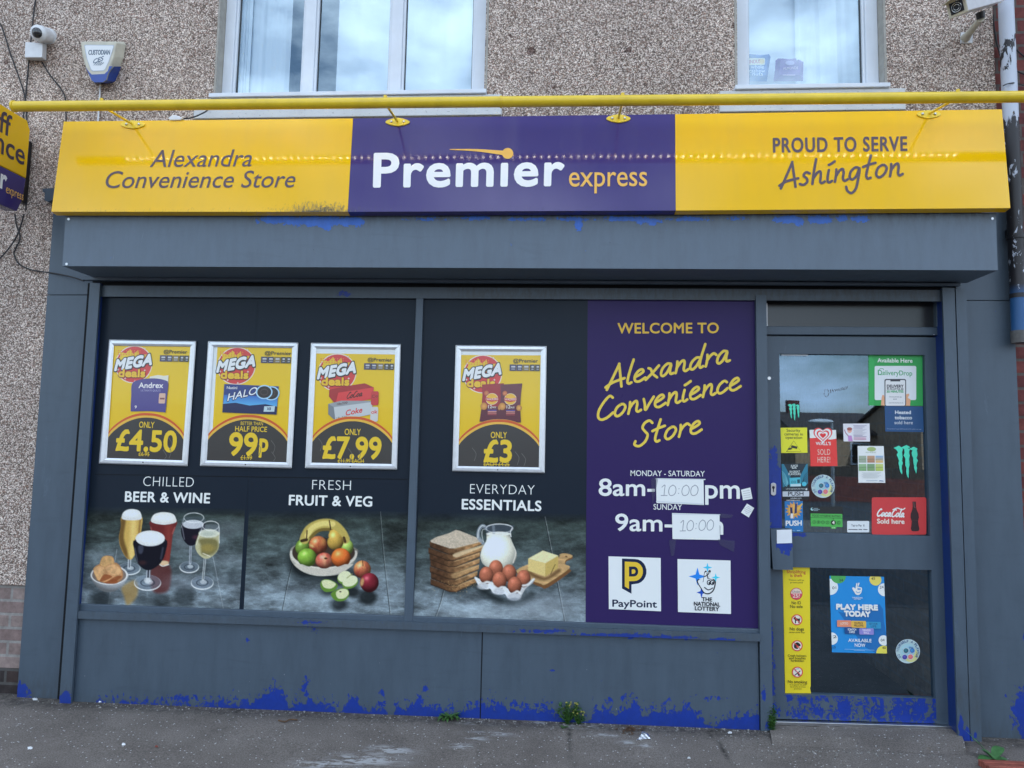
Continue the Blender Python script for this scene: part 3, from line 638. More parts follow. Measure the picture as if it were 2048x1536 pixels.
def upper_window(xa, xb, zs_, panes, label, left_rev):
    """white framed window set back in the wall; panes = list of (x0, x1) glass edges"""
    yf = Y_WALL + .07
    fr = MB(); zt = ZW; z0 = zs_ + .012
    zg = zs_ + .058
    e = [xa] + [q for p_ in panes for q in p_] + [xb]
    for i in range(0, len(e), 2): fr.box(e[i], e[i + 1], yf, yf + .06, z0, zt)
    for p_ in panes: fr.box(p_[0], p_[1], yf, yf + .06, z0, zg); fr.box(p_[0], p_[1], yf, yf + .06, zt - .06, zt)
    f = fr.build('window', MAT['upvc'], shop, bevel=.004)
    for p_ in panes:
        bd = MB(); d = .014; x0, x1 = p_
        bd.box(x0, x0 + d, yf + .012, yf + .05, zg, zt - .06); bd.box(x1 - d, x1, yf + .012, yf + .05, zg, zt - .06); bd.box(x0 + d, x1 - d, yf + .012, yf + .05, zg, zg + d)
        bd.build('glazing_bead', MAT['upvc'], f, bevel=.002)
        gk = MB(); k = .005
        gk.box(x0 + d, x0 + d + k, yf + .03, yf + .045, zg + d, zt - .06); gk.box(x1 - d - k, x1 - d, yf + .03, yf + .045, zg + d, zt - .06); gk.box(x0 + d + k, x1 - d - k, yf + .03, yf + .045, zg + d, zg + d + k)
        gk.build('gasket', MAT['black'], f)
        MB().add([(x0 + d, yf + .036, zg + d), (x1 - d, yf + .036, zg + d), (x1 - d, yf + .036, zt - .06), (x0 + d, yf + .036, zt - .06)], [(0, 1, 2, 3)]).build('window_pane', MAT['glass'], f)
    MB().box(xa - .012, xa - .0005, Y_WALL - .004, yf + .06, zs_, zt).build('reveal', MAT['render'], shop)
    MB().box(xb + .0005, xb + .012, Y_WALL - .004, yf + .06, zs_, zt).build('reveal', MAT['render'], shop)
    sl_ = MB(); sl_.box(xa - .02, xb + .012, Y_WALL - .045, yf + .055, zs_ - .018, zs_ + .008)
    sl_.build('window_sill', MAT['upvc'], shop, bevel=.004)
    rm = MB(); ya = yf + .061; yb = 2.6
    V = [(xa - .3, ya, 2.76), (xb + .4, ya, 2.76), (xb + .4, yb, 2.76), (xa - .4, yb, 2.76), (xa - .4, ya, zt + .1), (xb + .4, ya, zt + .1), (xb + .4, yb, zt + .1), (xa - .4, yb, zt + .1)]
    rm.add(V, [(0, 1, 2, 3), (4, 5, 6, 7), (3, 2, 6, 7), (0, 3, 7, 4), (1, 2, 6, 5)]); rm.build('upstairs_room', MAT['room'], shop)
YW = Y_WALL + .07
PW = PY(YW + .02)
def xw(px, py=170): return PW.at(px, py)[0]
upper_window(w1a[0], w1b[0] + .005, ZS, [(xw(466.6), xw(606)), (xw(628), xw(780)), (xw(803), xw(948))], '', True)
upper_window(w2a[0] - .003, w2b[0], ZS, [(xw(1493, 162), xw(1730, 160))], '', False)
# painted stone sills below
for a, b_, yt, yb_ in ((387, 1003, 192, 240), (1440, 1812, 187, 228)):
    p0 = at(a, 225, Y_WALL - .03); p1 = at(b_, 215, Y_WALL - .03); zt_ = ZS - .019
    ss = MB(); ss.box(p0[0], p1[0], Y_WALL - .03, Y_WALL + .02, zt_ - .125, zt_)
    ss.build('stone_sill', MAT['stone'], shop, bevel=.004)

# ---- peel helper: front face with a 'peel' and 'dirt' field given in photo pixels
def blob(px, py, c): return max([0] + [k * math.exp(-((px - x) / a) ** 2 - ((py - y) / b_) ** 2) for x, y, a, b_, k in c])
def peel_face(mb, plane, quad, nu, nv, pf, df=lambda x, y: 0, off=0.0):
    q = [np.array(p, float) for p in quad]
    def P(u, v): return (q[0] * (1 - u) + q[1] * u) * (1 - v) + (q[3] * (1 - u) + q[2] * u) * v
    mb.grid(lambda u, v: plane.at(*P(u, v), off), nu, nv, peel=lambda u, v: pf(*P(u, v)), dirt=lambda u, v: df(*P(u, v)))
    return mb
def lerp(a, b_, t_): return (a[0] + (b_[0] - a[0]) * t_, a[1] + (b_[1] - a[1]) * t_)

# ---- grey side panels
p0 = PY(Y_PANEL)
lb = MB()
Q = [(107, 420), (205, 420), (205, 589), (94.5, 589)]
lb.slab(p0, Q, .028)
Q2 = [(94.4, 590.6), (200, 590.6), (138, 1418), (33, 1404)]
lb.slab(p0, Q2, .028, -.0015)
peel_face(lb, p0, Q2, 24, 70, lambda x, y: blob(x, y, [(38, 1385, 22, 22, .95), (60, 1400, 14, 14, .5), (86, 1402, 18, 6, .5)]), lambda x, y: .55 * math.exp(-((y - 1402) / 45) ** 2))
lb.build('side_panel', MAT['grey'], shop)
rb = MB()
rb.slab(p0, [(1900, 420), (2019, 420), (2027, 600), (1912, 600)], .028)
Q2 = [(1912, 601.6), (2027, 601.6), (2068, 1512), (1958, 1500)]
rb.slab(p0, Q2, .028, -.0015)
peel_face(rb, p0, Q2, 40, 120, lambda x, y: blob(x, y, [(2052, 1425, 27, 48, 1.15), (2058, 1470, 20, 40, 1.0), (2013, 1392, 3, 6, .8), (2030, 1371, 3, 4, .7), (2048, 1272, 5, 8, .8), (2005, 1322, 3, 4, .7)]), lambda x, y: .6 * math.exp(-((y - 1490) / 40) ** 2))
rb.build('side_panel', MAT['grey'], shop)
MB().slab(PY(.029), [(1928, 560), (1942, 560), (1972, 1500), (1955, 1500)], .002).build('panel_gap', MAT['dark'], shop)

# ---- stall riser
ri = MB(); pr = PY(Y_RISER)
QR = [(150, 1230), (1516, 1280), (1519, 1468), (142, 1411)]
ri.slab(pr, QR, .12, -.002)
def base_y(x): return 1403 + (x - 147) * (57 / 1368.)
RB = [(360, 1396, 60, 8, .75), (480, 1395, 60, 14, .9), (548, 1385, 40, 26, 1.05), (555, 1358, 10, 14, .8), (575, 1372, 20, 26, .95), (640, 1392, 45, 26, .98), (610, 1372, 10, 20, .75), (700, 1398, 30, 26, 1.0), (760, 1404, 35, 18, .9), (763, 1386, 7, 10, .75), (835, 1410, 40, 22, 1.0), (850, 1378, 8, 8, .75), (900, 1418, 40, 20, 1.0), (940, 1425, 20, 24, .9), (1010, 1420, 60, 24, 1.05), (1080, 1425, 40, 22, 1.0), (970, 1390, 7, 5, .8), (1200, 1432, 45, 16, 1.0), (1240, 1428, 20, 26, .9), (1275, 1422, 10, 24, 1.0), (1340, 1434, 80, 24, 1.1), (1400, 1430, 30, 18, .9), (1440, 1450, 40, 16, 1.0), (1490, 1445, 26, 22, .95), (628, 1255, 8, 12, .95), (612, 1250, 8, 6, .7), (600, 1247, 60, 3, .8),
      (495, 1279, 4, 6, .62), (1103, 1341, 8, 3, .66), (1040, 1364, 3, 8, .6), (1250, 1395, 8, 8, .7), (1220, 1400, 6, 6, .7), (1370, 1275, 12, 5, .8), (1262, 1275, 8, 4, .7), (1343, 1276, 8, 4, .75), (1390, 1392, 14, 4, .62), (1430, 1396, 30, 6, .5)]
RH = np.array([(140, -30), (188, -20), (196, 8), (300, 7), (330, 4), (360, 7), (390, 3), (420, 11), (480, 15), (505, 18), (520, 32), (545, 46), (570, 38), (576, 16), (600, 20), (620, 28), (640, 22), (670, 10), (690, 12), (700, 34), (714, 34), (722, 12), (770, 18), (776, 2), (786, 4), (790, 18), (820, 26), (838, 33), (860, 22), (900, 15), (950, 26), (962, 30), (1000, 34), (1040, 24), (1085, 30), (1100, 24), (1128, 14), (1165, 8), (1175, 10), (1190, 30), (1215, 34), (1240, 26), (1268, 48), (1277, 48), (1281, 28), (1330, 36), (1370, 38), (1400, 26), (1410, 14), (1436, 12), (1450, 24), (1480, 30), (1515, 38)])
def riser_peel(x, y):
    h = np.interp(x, RH[:, 0], RH[:, 1]) - 3; d = base_y(x) + 3 - y
    v = .5 + (h - d) / (60.0 if d > h else 26.0)
    if d > h: v = max(v, .30 * math.exp(-((d - h) / 34) ** 2) if x > 430 else 0)
    return max(0, min(1.3, v), .9 * blob(x, y, [q_ for q_ in RB if q_[1] < 1345 or q_[4] < .8]))
peel_face(ri, pr, QR, 340, 54, riser_peel, lambda x, y: .35 * math.exp(-((y - base_y(x)) / 14) ** 2))
rise = ri.build('stall_riser', MAT['grey'], shop)
MB().slab(pr, [(964, 1256), (966.2, 1256), (961.4, 1440), (959.4, 1440)], .001, .0012).build('joint', MAT['dark'], rise)
# ---- shop window frame
pf_ = PY(Y_FRAME)
si = MB(); psill = PY(-.055)
QS = [(146, 1222), (1521, 1268), (1521, 1283), (146, 1237)]
si.slab(psill, QS, .10, -.001)
peel_face(si, psill, QS, 200, 4, lambda x, y: blob(x, y, [(1080, 1262, 60, 4, .9), (1230, 1271, 90, 5, .95), (1330, 1275, 80, 4, 1.0), (1440, 1280, 40, 4, .9), (620, 1245, 40, 4, .75)]), lambda x, y: .35)
si.build('window_ledge', MAT['grey'], shop, bevel=.0)
wf = MB()
wf.slab(pf_, [(150, 1207.5), (1521, 1258.5), (1521, 1271), (150, 1225)], .045)
wf.build('window_bottom_rail', MAT['grey'], shop, bevel=.004)
wm = MB(); wm.slab(PY(Y_FRAME - .004), [(832.5, 590), (847, 590), (825, 1251), (807.5, 1243)], .05)
wm.build('mullion', MAT['grey'], shop, bevel=.004)
dp = MB(); pdp = PY(-.045); QP = [(1512, 590), (1532.5, 590), (1546, 1462), (1522, 1462)]
dp.slab(pdp, QP, .12, -.001); peel_face(dp, pdp, QP, 10, 80, lambda x, y: blob(x, y, [(1528, 1388, 5, 16, .95), (1535, 1450, 8, 12, .8), (1525, 1300, 3, 10, .5)]))
dp.build('door_post', MAT['grey'], shop)
MB().slab(PY(Y_GLASS), [(190, 570), (1515, 570), (1524, 1266), (150, 1214)], .006, -.001).build('shop_window', MAT['black'], shop)
# reveals beside the guide rails, still the older blue
MB().slab(PY(Y_RAIL + .014), [(186, 566), (199.5, 566), (140.3, 1416), (120, 1416)], .05).build('blue_reveal', MAT['blue'], shop)
MB().slab(PY(Y_RAIL + .014), [(1885.5, 576), (1905, 576), (1936, 1492), (1917.3, 1492)], .12).build('blue_reveal', MAT['blue'], shop)

# ---- the door
Y_D = .045; pd = PY(Y_D); Y_DG = .068
door = MB()
def DL(y): return lerp((1558, 672), (1570, 1438), (y - 672) / 766.)
def DR(y): return lerp((1848, 674), (1873, 1447), (y - 674) / 773.)
QL = [(1533.5, 671.5), (1558, 672), (1570, 1438), (1543.5, 1437)]
door.slab(pd, QL, .045, -.001)
peel_face(door, pd, QL, 12, 120, lambda x, y: blob(x, y, [(1556, 1010, 30, 60, 1.25), (1545, 930, 14, 40, .9), (1550, 975, 30, 50, 1.2), (1556, 1060, 20, 30, 1.1), (1543, 1290, 5, 60, .62), (1546, 1360, 6, 50, .62), (1548, 1420, 12, 20, .85)]))
door.slab(pd, [(1848, 674), (1879, 675), (1904.5, 1450), (1873, 1447)], .045)
door.slab(pd, [DL(672), DR(674), DR(710), DL(707.5)], .045)
QM = [DL(1064.5), DR(1072.5), DR(1140), DL(1134)]
door.slab(pd, QM, .045, -.001)
peel_face(door, pd, QM, 60, 14, lambda x, y: blob(x, y, [(1596, 1068, 22, 5, 1.0), (1572, 1070, 14, 14, 1.0)]))
QBt = [DL(1388.5), DR(1397.5), DR(1447), DL(1438)]
door.slab(pd, QBt, .045, -.001)
peel_face(door, pd, QBt, 90, 20, lambda x, y: .42 + blob(x, y, [(1690, 1410, 12, 30, .3), (1820, 1420, 30, 26, .35), (1760, 1425, 20, 15, .22), (1620, 1415, 30, 15, .12)]), lambda x, y: 0)
dr = door.build('door', MAT['grey'], shop)
gl = MB(); pdg = PY(Y_DG)
gl.add(pdg.many([(1552, 700), (1856, 702), (1866, 1080), (1558, 1072)]), [(0, 1, 2, 3)])
gl.add(pdg.many([(1560, 1126), (1870, 1132), (1879, 1404), (1563, 1396)]), [(0, 1, 2, 3)])
gl.build('door_pane', MAT['doorglass'], dr)
MB().slab(PY(Y_D - .003), [(1563, 709), (1616, 709.5), (1616, 711.5), (1563, 711)], .02, -.015).build('glazing_strip', MAT['upvc'], dr)
# rebate shadow line + screw + lock + push plate
dm = MB()
for c in ((1538.5, 756.5, 3.6),):
    P = [(c[0] + c[2] * math.cos(a), c[1] + c[2] * math.sin(a)) for a in np.linspace(0, 6.283, 14, endpoint=False)]
    dm.slab(pd, P, .004, .004)
dm.build('screw', MAT['steel'], dr, bevel=.001)
lk = MB(); lk.slab(pd, [(1547 + 5.6 * math.cos(a), 978.5 + (8 if math.sin(a) > 0 else -8) + 5 * math.sin(a)) for a in np.linspace(0, 6.283, 24, endpoint=False)], .008, .008)
lko = lk.build('lock', MAT['steel'], dr, bevel=.002)
lk2 = MB(); lk2.slab(pd, [(1547 + 2.6 * math.cos(a), 975 + 3.2 * math.sin(a)) for a in np.linspace(0, 6.283, 12, endpoint=False)], .002, .0105); lk2.slab(pd, [(1546.2, 977), (1548, 977), (1548, 984), (1546.2, 984)], .002, .0105)
lk2.build('keyhole', MAT['black'], lko)
hp = MB(); ph = PY(Y_D - .055); QH = [(1541, 1058), (1585, 1058), (1586, 1140), (1546, 1139)]
hp.slab(ph, QH, .054, -.001); peel_face(hp, ph, QH, 16, 24, lambda x, y: blob(x, y, [(1570, 1092, 18, 9, 1.2), (1575, 1104, 6, 9, .9), (1564, 1104, 5, 6, .8)]))
hpo = hp.build('pull_handle', MAT['grey'], dr)
MB().slab(ph, [(1553.5, 1060), (1583.5, 1059), (1584, 1086), (1554, 1087)], .002, .003).build('white_tape', MAT['paper'], hpo)
# frame round the door
fr = MB()
fr.slab(PY(.025), [(1532, 652.5), (1884, 654.5), (1884, 670.5), (1532, 669)], .05)
fr.slab(PY(.021), [(1873, 596), (1892, 596), (1893, 653.5), (1873.5, 653.5)], .05)
fr.slab(PY(.021), [(1879.6, 671.5), (1894, 671.5), (1922, 1470), (1905.5, 1453)], .05)
fr.build('door_frame', MAT['grey'], shop, bevel=.003)
MB().slab(PY(.055), [(1530, 590), (1880, 590), (1880, 660), (1530, 660)], .005).build('transom_glass', principled('transom_glass', (.02, .022, .025), .25, spec=.6)[0], shop)
MB().slab(PY(.03), [(1532.3, 606), (1535, 606), (1535.4, 652), (1532.6, 652)], .01).build('white_strip', MAT['paper'], shop)
MB().slab(PY(.015), [(1545, 1443), (1908, 1453), (1909, 1460), (1546, 1450)], .14).build('threshold', MAT['steel'], shop, bevel=.002)
a = PY(.008).many([(1538, 1451), (1920, 1460)]); c_ = PG.many([(1538, 1484), (1925, 1502)])
stp = MB(); n_ = 24
rr_ = random.Random(3)
top = [a[0] + (a[1] - a[0]) * i / n_ + np.array([0, 0, rr_.uniform(-.003, .002)]) for i in range(n_ + 1)]
bot = [c_[0] + (c_[1] - c_[0]) * i / n_ + np.array([0, rr_.uniform(-.012, .012), .002]) for i in range(n_ + 1)]
bot = [b_ + np.array([0, -.05, -GY * .05 - .001]) for b_ in bot]; mid = [(np.array(t_) * .5 + np.array(b_) * .5) + np.array([0, -.006, .004 + rr_.uniform(-.003, .003)]) for t_, b_ in zip(top, bot)]
back = [t_ + np.array([0, .14, 0]) for t_ in top]
for A, B in ((back, top), (top, mid), (mid, bot)):
    stp.add(list(A) + list(B), [(i, i + 1, n_ + 2 + i, n_ + 1 + i) for i in range(n_)])
stp.build('door_step', MAT['tarmac'], shop, smooth=True)
# dim shop interior behind the door glass
inn = MB(); xa, xb_ = at(1400, 1000, .2)[0], at(1960, 1000, .2)[0]
V = [(x, y, z) for z in (0.02, 2.6) for x, y in ((xa, .10), (xb_, .10), (xb_, 3.5), (xa, 3.5))]
inn.add(V, [(0, 1, 2, 3), (4, 5, 6, 7), (3, 2, 6, 7), (0, 3, 7, 4), (1, 2, 6, 5)])
inn.build('shop_interior', MAT['dark_in'], shop)

# ================================================================== ROLLER SHUTTER
shut = thing('roller_shutter', 'grey painted roller shutter box and side rails around the shop window and door', 'roller shutter', (0, -.15, 2.2))
bx = MB(); pb = PY(Y_BOX); QB = [(131.5, 427.5), (1991.8, 425.7), (1995.6, 540.6), (124.7, 532)]
bx.slab(pb, QB, .28, -.0015)
TB = [(560, 437, 40, 8, 1.0), (640, 440, 60, 10, .95), (652, 450, 12, 8, .9), (705, 441, 22, 9, 1.0), (600, 440, 30, 8, .9), (1158, 447, 8, 10, .95), (1150, 436, 40, 4, .8), (1060, 436, 50, 4, .62), (860, 436, 60, 4, .5), (950, 434, 40, 4, .66), (1575, 436, 26, 7, .95), (1600, 440, 10, 9, .9), (1640, 437, 24, 8, .95), (1685, 436, 10, 6, .9), (1722, 436, 18, 5, .85), (1250, 436, 50, 5, .85), (1300, 440, 24, 7, .8), (1380, 436, 40, 5, .8), (1470, 435, 30, 4, .6)]
peel_face(bx, pb, QB, 260, 26, lambda x, y: 1.35 * blob(x, y - 2, TB), lambda x, y: (.9 if x > 500 else .45) * math.exp(-max(0, y - 428) / 13.) + .05)
bx.build('shutter_box', MAT['grey_hazed'], shut)
for x, y in ((137, 438), (133, 528), (1985, 437)):
    sc_ = MB(); sc_.slab(pb, [(x + 2.6 * math.cos(a), y + 2.6 * math.sin(a)) for a in np.linspace(0, 6.283, 10, endpoint=False)], .003, .003)
    sc_.build('screw', MAT['steel'], shut)
lip = MB(); lip.slab(PY(-.075), [(160, 553), (1922, 566), (1922, 571.5), (163, 560)], .03)
lip.build('box_lip', MAT['grey'], shut, bevel=.003)
MB().slab(PY(-.0145), [(185, 535), (1912, 545), (1912, 590), (185, 580)], .002).build('shutter_slot', MAT['dark'], shut)
bb_ = MB(); bb_.slab(PY(-.035), [(200.5, 571), (1884.5, 580), (1884.5, 602.5), (200.5, 593)], .018)
peel_face(bb_, PY(-.035), [(200.5, 571), (1884.5, 580), (1884.5, 602.5), (200.5, 593)], 120, 4, lambda x, y: blob(x, y, [(690, 588, 14, 7, .8), (400, 592, 20, 2, .5)]), lambda x, y: .75 if x > 900 else .3, off=.001)
bb_.build('bottom_bar', MAT['grey'], shut)
for quads in (((180, 565), (200, 567), (141, 1416), (117, 1419)),), (((1885, 575), (1909, 576), (1940.5, 1493), (1917, 1493)), ((1911.5, 577), (1932.5, 578), (1964, 1494), (1942, 1493))):
    rl = MB(); prl = PY(Y_RAIL)
    for Q in quads:
        rl.slab(prl, Q, .014 if Q[0][0] < 1910 else .05, -.0008)
        peel_face(rl, prl, Q, 8, 110, lambda x, y: blob(x, y, [(130, 1403, 12, 20, 1.3), (128, 1388, 4, 6, .7), (1929, 1480, 13, 26, 1.3), (1922, 1450, 4, 24, 1.1), (1951, 1470, 4, 10, 1.0), (150, 1310, 2, 12, .5)]), lambda x, y: .5 * math.exp(-((y - 1410) / 60) ** 2))
    rl.build('guide_rail', MAT['grey'], shut)
MB().slab(PY(Y_RAIL + .012), [(1908, 576), (1913, 577), (1943, 1493), (1939, 1493)], .004).build('rail_groove', MAT['dark'], shut)
MB().slab(PY(Y_PANEL), [(176, 566), (182, 566), (119.5, 1416), (113, 1416)], .001, .004).build('rail_groove', MAT['dark'], shut)

# ================================================================== FASCIA SIGN
s0 = at(127.5, 243, -.30); s1 = at(2004, 218.6, -.30); s2 = at(102.6, 423.3, -.385); s3 = at(2020.8, 416, -.385)
nrm = np.cross(s1 - s0, (s2 + s3) / 2 - (s0 + s1) / 2)
PS = Plane((s0 + s1 + s2 + s3) / 4, nrm)
sign = thing('shop_sign', 'long yellow and purple fascia sign with the store name across the shopfront', 'sign', (0, -.33, 2.8))
bkb = MB(); bkb.box(s0[0] + .03, s1[0] - .03, -.265, .02, s2[2] + .06, min(s0[2], s1[2]) - .05)
bkb.build('sign_backing', MAT['dark'], sign)
def sign_panel(q, mat, seedx):
    mb = MB(); mb.slab(PS, q, .045, -.0008)
    Q = [np.array(p, float) for p in q]
    def P(u, v): return (Q[0] * (1 - u) + Q[1] * u) * (1 - v) + (Q[3] * (1 - u) + Q[2] * u) * v
    def d(u, v):
        x, y = P(u, v); yb = 421; return .52 * math.exp(-max(0, yb - y) / 30.) * (1.0 + .9 * math.exp(-((x - 640) / 70) ** 2) - (.35 if x > 1350 else 0)) + .12 * math.exp(-((yb - y) / 90) ** 2)
    mb.grid(lambda u, v: PS.at(*P(u, v)), 60, 24, dirt=d)
    return mb.build('sign_panel', mat, sign)
sign_panel([(127.5, 243), (706, 236.7), (695.3, 423.6), (102.6, 423.4)], MAT['sign_yellow'], 0)
sign_panel([(706.4, 236.7), (1350, 228.3), (1351.2, 421), (695.7, 423.6)], MAT['sign_purple'], 1)
sign_panel([(1350.4, 228.3), (2004, 218.6), (2020.8, 416), (1351.6, 421)], MAT['sign_yellow'], 2)
DK = (72, 62, 78); YL = (240, 196, 92)
a = Art(PS, .0016); a.text('Alexandra', (299, 334), (503, 332.5), 34, DK, .002, .24); a.text('Convenience Store', (210.5, 376), (590, 374.5), 33.5, DK, .002, .24); a.build('lettering', 'sticker', sign)
a = Art(PS, .0016)
a.text('PROUD TO SERVE', (1547, 304.5), (1814, 301.3), 28, DK, .024, space=1.12)
a.hand('Ashington', (1562, 374), (1806, 350), 24.5, 5.2, DK, .1); a.build('lettering', 'sticker', sign)
def store_logo(A, x0, y0, x1, y1, cap, white, yel, exp=None):
    """white chunky name with a yellow shooting dot"""
    A.fat('Prem\u0131er', (x0 + cap * .06, y0 - cap * .05), (x1 - cap * .06, y1 - cap * .05), cap * .9, white, cap * .036, bold=.010, space=1.1)
    w_ = x1 - x0
    ix = x0 + w_ * .703; iy = y0 + (y1 - y0) * .70 - cap * .94
    A.ell(ix, iy, cap * .155, cap * .15, yel)
    A.poly(spline([(ix - w_ * .30, iy - cap * .12), (ix - w_ * .16, iy - cap * .12), (ix - cap * .05, iy - cap * .07)], 6) + spline([(ix - cap * .05, iy + cap * .06), (ix - w_ * .16, iy - cap * .055), (ix - w_ * .30, iy - cap * .10)], 6), yel)
a = Art(PS, .0016); store_logo(a, 744, 376.5, 1130, 373.5, 72, (224, 238, 255), YL)
a.text('express', (1138, 372.8), (1294, 371.8), 27.5, YL, .006, ref=XH); a.build('store_logo', 'sticker', sign)

# ================================================================== TROUGH LIGHT over the sign
tl_ = thing('trough_light', 'yellow tube lamp on four arms running above the fascia sign', 'sign light', (0, -.53, 2.9))
Y_T = -.575
tA = at(27, 213, Y_T); tB = at(2048, 193.5, Y_T); tB = tA + (tB - tA) * 1.05
RT = .0265
MB().tube([tA, tB], RT, 24).build('lamp_tube', MAT['yellow_metal'], tl_, smooth=True)
d = (tB - tA) / np.linalg.norm(tB - tA)
for px in (28.5, 1002):
    q = at(px, 203 if px > 500 else 213, Y_T); q = tA + d * (q - tA).dot(d); MB().tube([q - d * .005, q + d * .005], RT + .0035, 24).build('collar', MAT['yellow_metal'], tl_, smooth=True)
xs_ = np.arange(.32, np.linalg.norm(tB - tA) - .3, .0415)
ld = MB()
for k, x in enumerate(xs_):
    q = tA + d * x + np.array([0, RT * .97, -RT * .3]); ld.box(q[0] - .0035, q[0] + .0035, q[1] - .0035, q[1] + .0035, q[2] - .003, q[2] + .002)
led = ld.build('led_strip', MAT['led'], tl_); led['kind'] = 'stuff'
for px, py in ((265, 248.5), (795, 243.5), (1237, 236.5), (1858, 228)):
    pc = PS.at(px, py); top_ = np.array([pc[0], Y_T, (tA + d * ((pc - tA).dot(d)))[2]])
    am = MB(); am.tube([pc + PS.n * .004, top_], .0065, 10); am.tube([top_ + np.array([0, 0, -.01]), top_ + np.array([0, 0, RT + .012])], .009, 10)
    arm = am.build('arm', MAT['yellow_metal'], tl_, smooth=True)
    E = [(px + 24.5 * math.cos(t_), py + 8.5 * math.sin(t_) * (1 - .25 * abs(math.cos(t_)))) for t_ in np.linspace(0, 6.283, 28, endpoint=False)]
    pl = MB(); pl.slab(PS, E, .008, .0075); plo = pl.build('mounting_plate', MAT['yellow_metal'], arm, bevel=.003)
    for dx in (-12.5, 12.5):
        q = PS.at(px + dx, py - .5, .011); MB().ball(q, .007, 10, (1, .7, 1)).build('bolt', MAT['steel'], plo, smooth=True)

# ================================================================== PRINTED WINDOW GRAPHICS
PGL = PY(Y_GLASS)
BLK = (27, 38, 53); PUR = (46, 38, 92); WHT = (222, 238, 252); GOLD = (222, 192, 84)
def graphic(name, quad, label, group='printed vinyl graphics on the shop window'):
    a_ = Art(PGL, .0014)
    return a_
def slate(cv, y0, y1, seed, tint=(1, 1, 1)):
    """the dark slate table top of the printed pictures"""
    f = cv.fbm(300, 110, seed, 6, .62); f2 = cv.fbm(70, 34, seed + 1, 4, .6); r1 = 1 - np.abs(cv.fbm(170, 60, seed + 2, 5, .6) - .5) * 5; g = np.random.RandomState(seed).rand(*cv.X.shape)
    h = np.clip((cv.Y - y0) / (y1 - y0), 0, 1)
    k = 44 + 84 * h ** 1.1 + (f - .5) * (60 + 100 * h) + (f2 - .5) * (24 + 20 * h) + 24 * np.clip(r1, 0, 1) ** 3 * (.3 + h) + (g - .5) * 14
    k = np.clip(k, 10, 215); warm = np.clip(.75 - h, 0, 1) * .12
    top = np.clip((cv.Y - y0) / (.10 * (y1 - y0)), 0, 1)[..., None]
    cv.img = np.array(BLK, float) * (1 - top) + np.stack([k * .84, k * (.98 + warm), k * 1.10 - 10 * warm], -1) * top
def grain(cv, seed):
    r = np.random.RandomState(seed).rand(*cv.X.shape); cv.img = np.clip(cv.img * (.93 + .14 * r[..., None]), 0, 255)
ART_SUB = 1.0
def qmid(q, t0, t1):   # horizontal band of a panel between two vertical fractions
    return [lerp(q[0], q[3], t0), lerp(q[1], q[2], t0), lerp(q[1], q[2], t1), lerp(q[0], q[3], t1)]

# ---------------- beer and wine
QA = [(203.5, 574), (517, 578), (482.4, 1226), (157, 1213)]
A = Art(PGL, .0014)
A.poly(QA, BLK)
A.text('CHILLED', (286, 972), (387, 974), 19.5, WHT, -.016, space=1.05)
A.text('BEER & WINE', (250, 1002.7), (419, 1006.2), 19.5, WHT, .026, space=1.06)
q = [(171.6, 1012), (490, 1018), (478, 1228), (156, 1214)]
cv = Canvas(150, 1005, 500, 1232, 150, 930, 5.12)
slate(cv, 420, 1480, 11)
for S in ([(430, 860), (385, 1140), (340, 1450)], [(1395, 860), (1445, 1100), (1525, 1500)]): cv.put(cv.mL(S, 5), (200, 215, 230), .5)
for (x, y, rx, ry, k) in ((265, 1370, 110, 85, .75), (1120, 1350, 110, 110, .6), (880, 1385, 110, 80, .55), (700, 1400, 80, 50, .5), (1640, 1150, 90, 90, .35)): cv.put(cv.mE(x, y, rx, ry, 0, 60), (28, 36, 42), k)
cv.put(cv.mP([(480, 1250), (620, 1180), (640, 1330), (540, 1440), (500, 1340)], 30), (150, 128, 80), .8)
cv.put(cv.mP([(780, 1050), (970, 1030), (970, 1250), (900, 1310), (790, 1280)], 30), (82, 42, 44), .85)
for (x, y, rx, ry) in ((1230, 770, 300, 130), (1600, 640, 160, 60), (1560, 970, 170, 40), (250, 930, 160, 40), (1110, 1200, 140, 60)): cv.put(cv.mE(x, y, rx, ry, 0, 130), (175, 195, 220), .3)
def foot(cx, cy, rx, ry):
    cv.put(cv.mE(cx, cy, rx, ry), (120, 140, 165), .45); cv.put(cv.mE(cx, cy + 3, rx, ry) * (1 - cv.mE(cx, cy - 3, rx - 6, ry - 6)), (225, 238, 250), .85)
    cv.put(cv.mE(cx, cy, rx * .55, ry * .5) * (1 - cv.mE(cx, cy, rx * .45, ry * .4)), (40, 50, 65), .7); cv.put(cv.mE(cx + rx * .1, cy - ry * .1, rx * .3, ry * .3), (220, 232, 245), .5)
# pilsner
foot(555, 1060, 115, 65); cv.put(cv.mL([(560, 950), (555, 1050)], 34), (190, 205, 220), .8); cv.put(cv.mL([(560, 950), (557, 1045)], 12), (70, 80, 95), .8)
mk = cv.mP([(487, 520), (677, 520), (680, 660), (652, 810), (590, 955), (530, 955), (468, 850), (450, 745), (470, 630)])
cv.put(mk, (188, 162, 92)); cv.put(mk * cv.mP([(470, 560), (520, 560), (500, 750), (560, 950), (510, 930), (455, 800), (450, 700)], 20), (96, 74, 42), .9); cv.put(mk * cv.mL([(600, 560), (590, 800), (575, 930)], 60, True, 40), (222, 200, 130), .8); cv.put(mk * cv.mL([(668, 560), (655, 720)], 18, True, 14), (110, 82, 50), .7)
mk = cv.mP([(484, 505), (520, 465), (580, 450), (650, 465), (678, 505), (676, 555), (580, 566), (487, 555)]); cv.put(mk, (200, 212, 222)); cv.put(mk * cv.mE(580, 498, 85, 38, 0, 20), (225, 236, 244), .9)
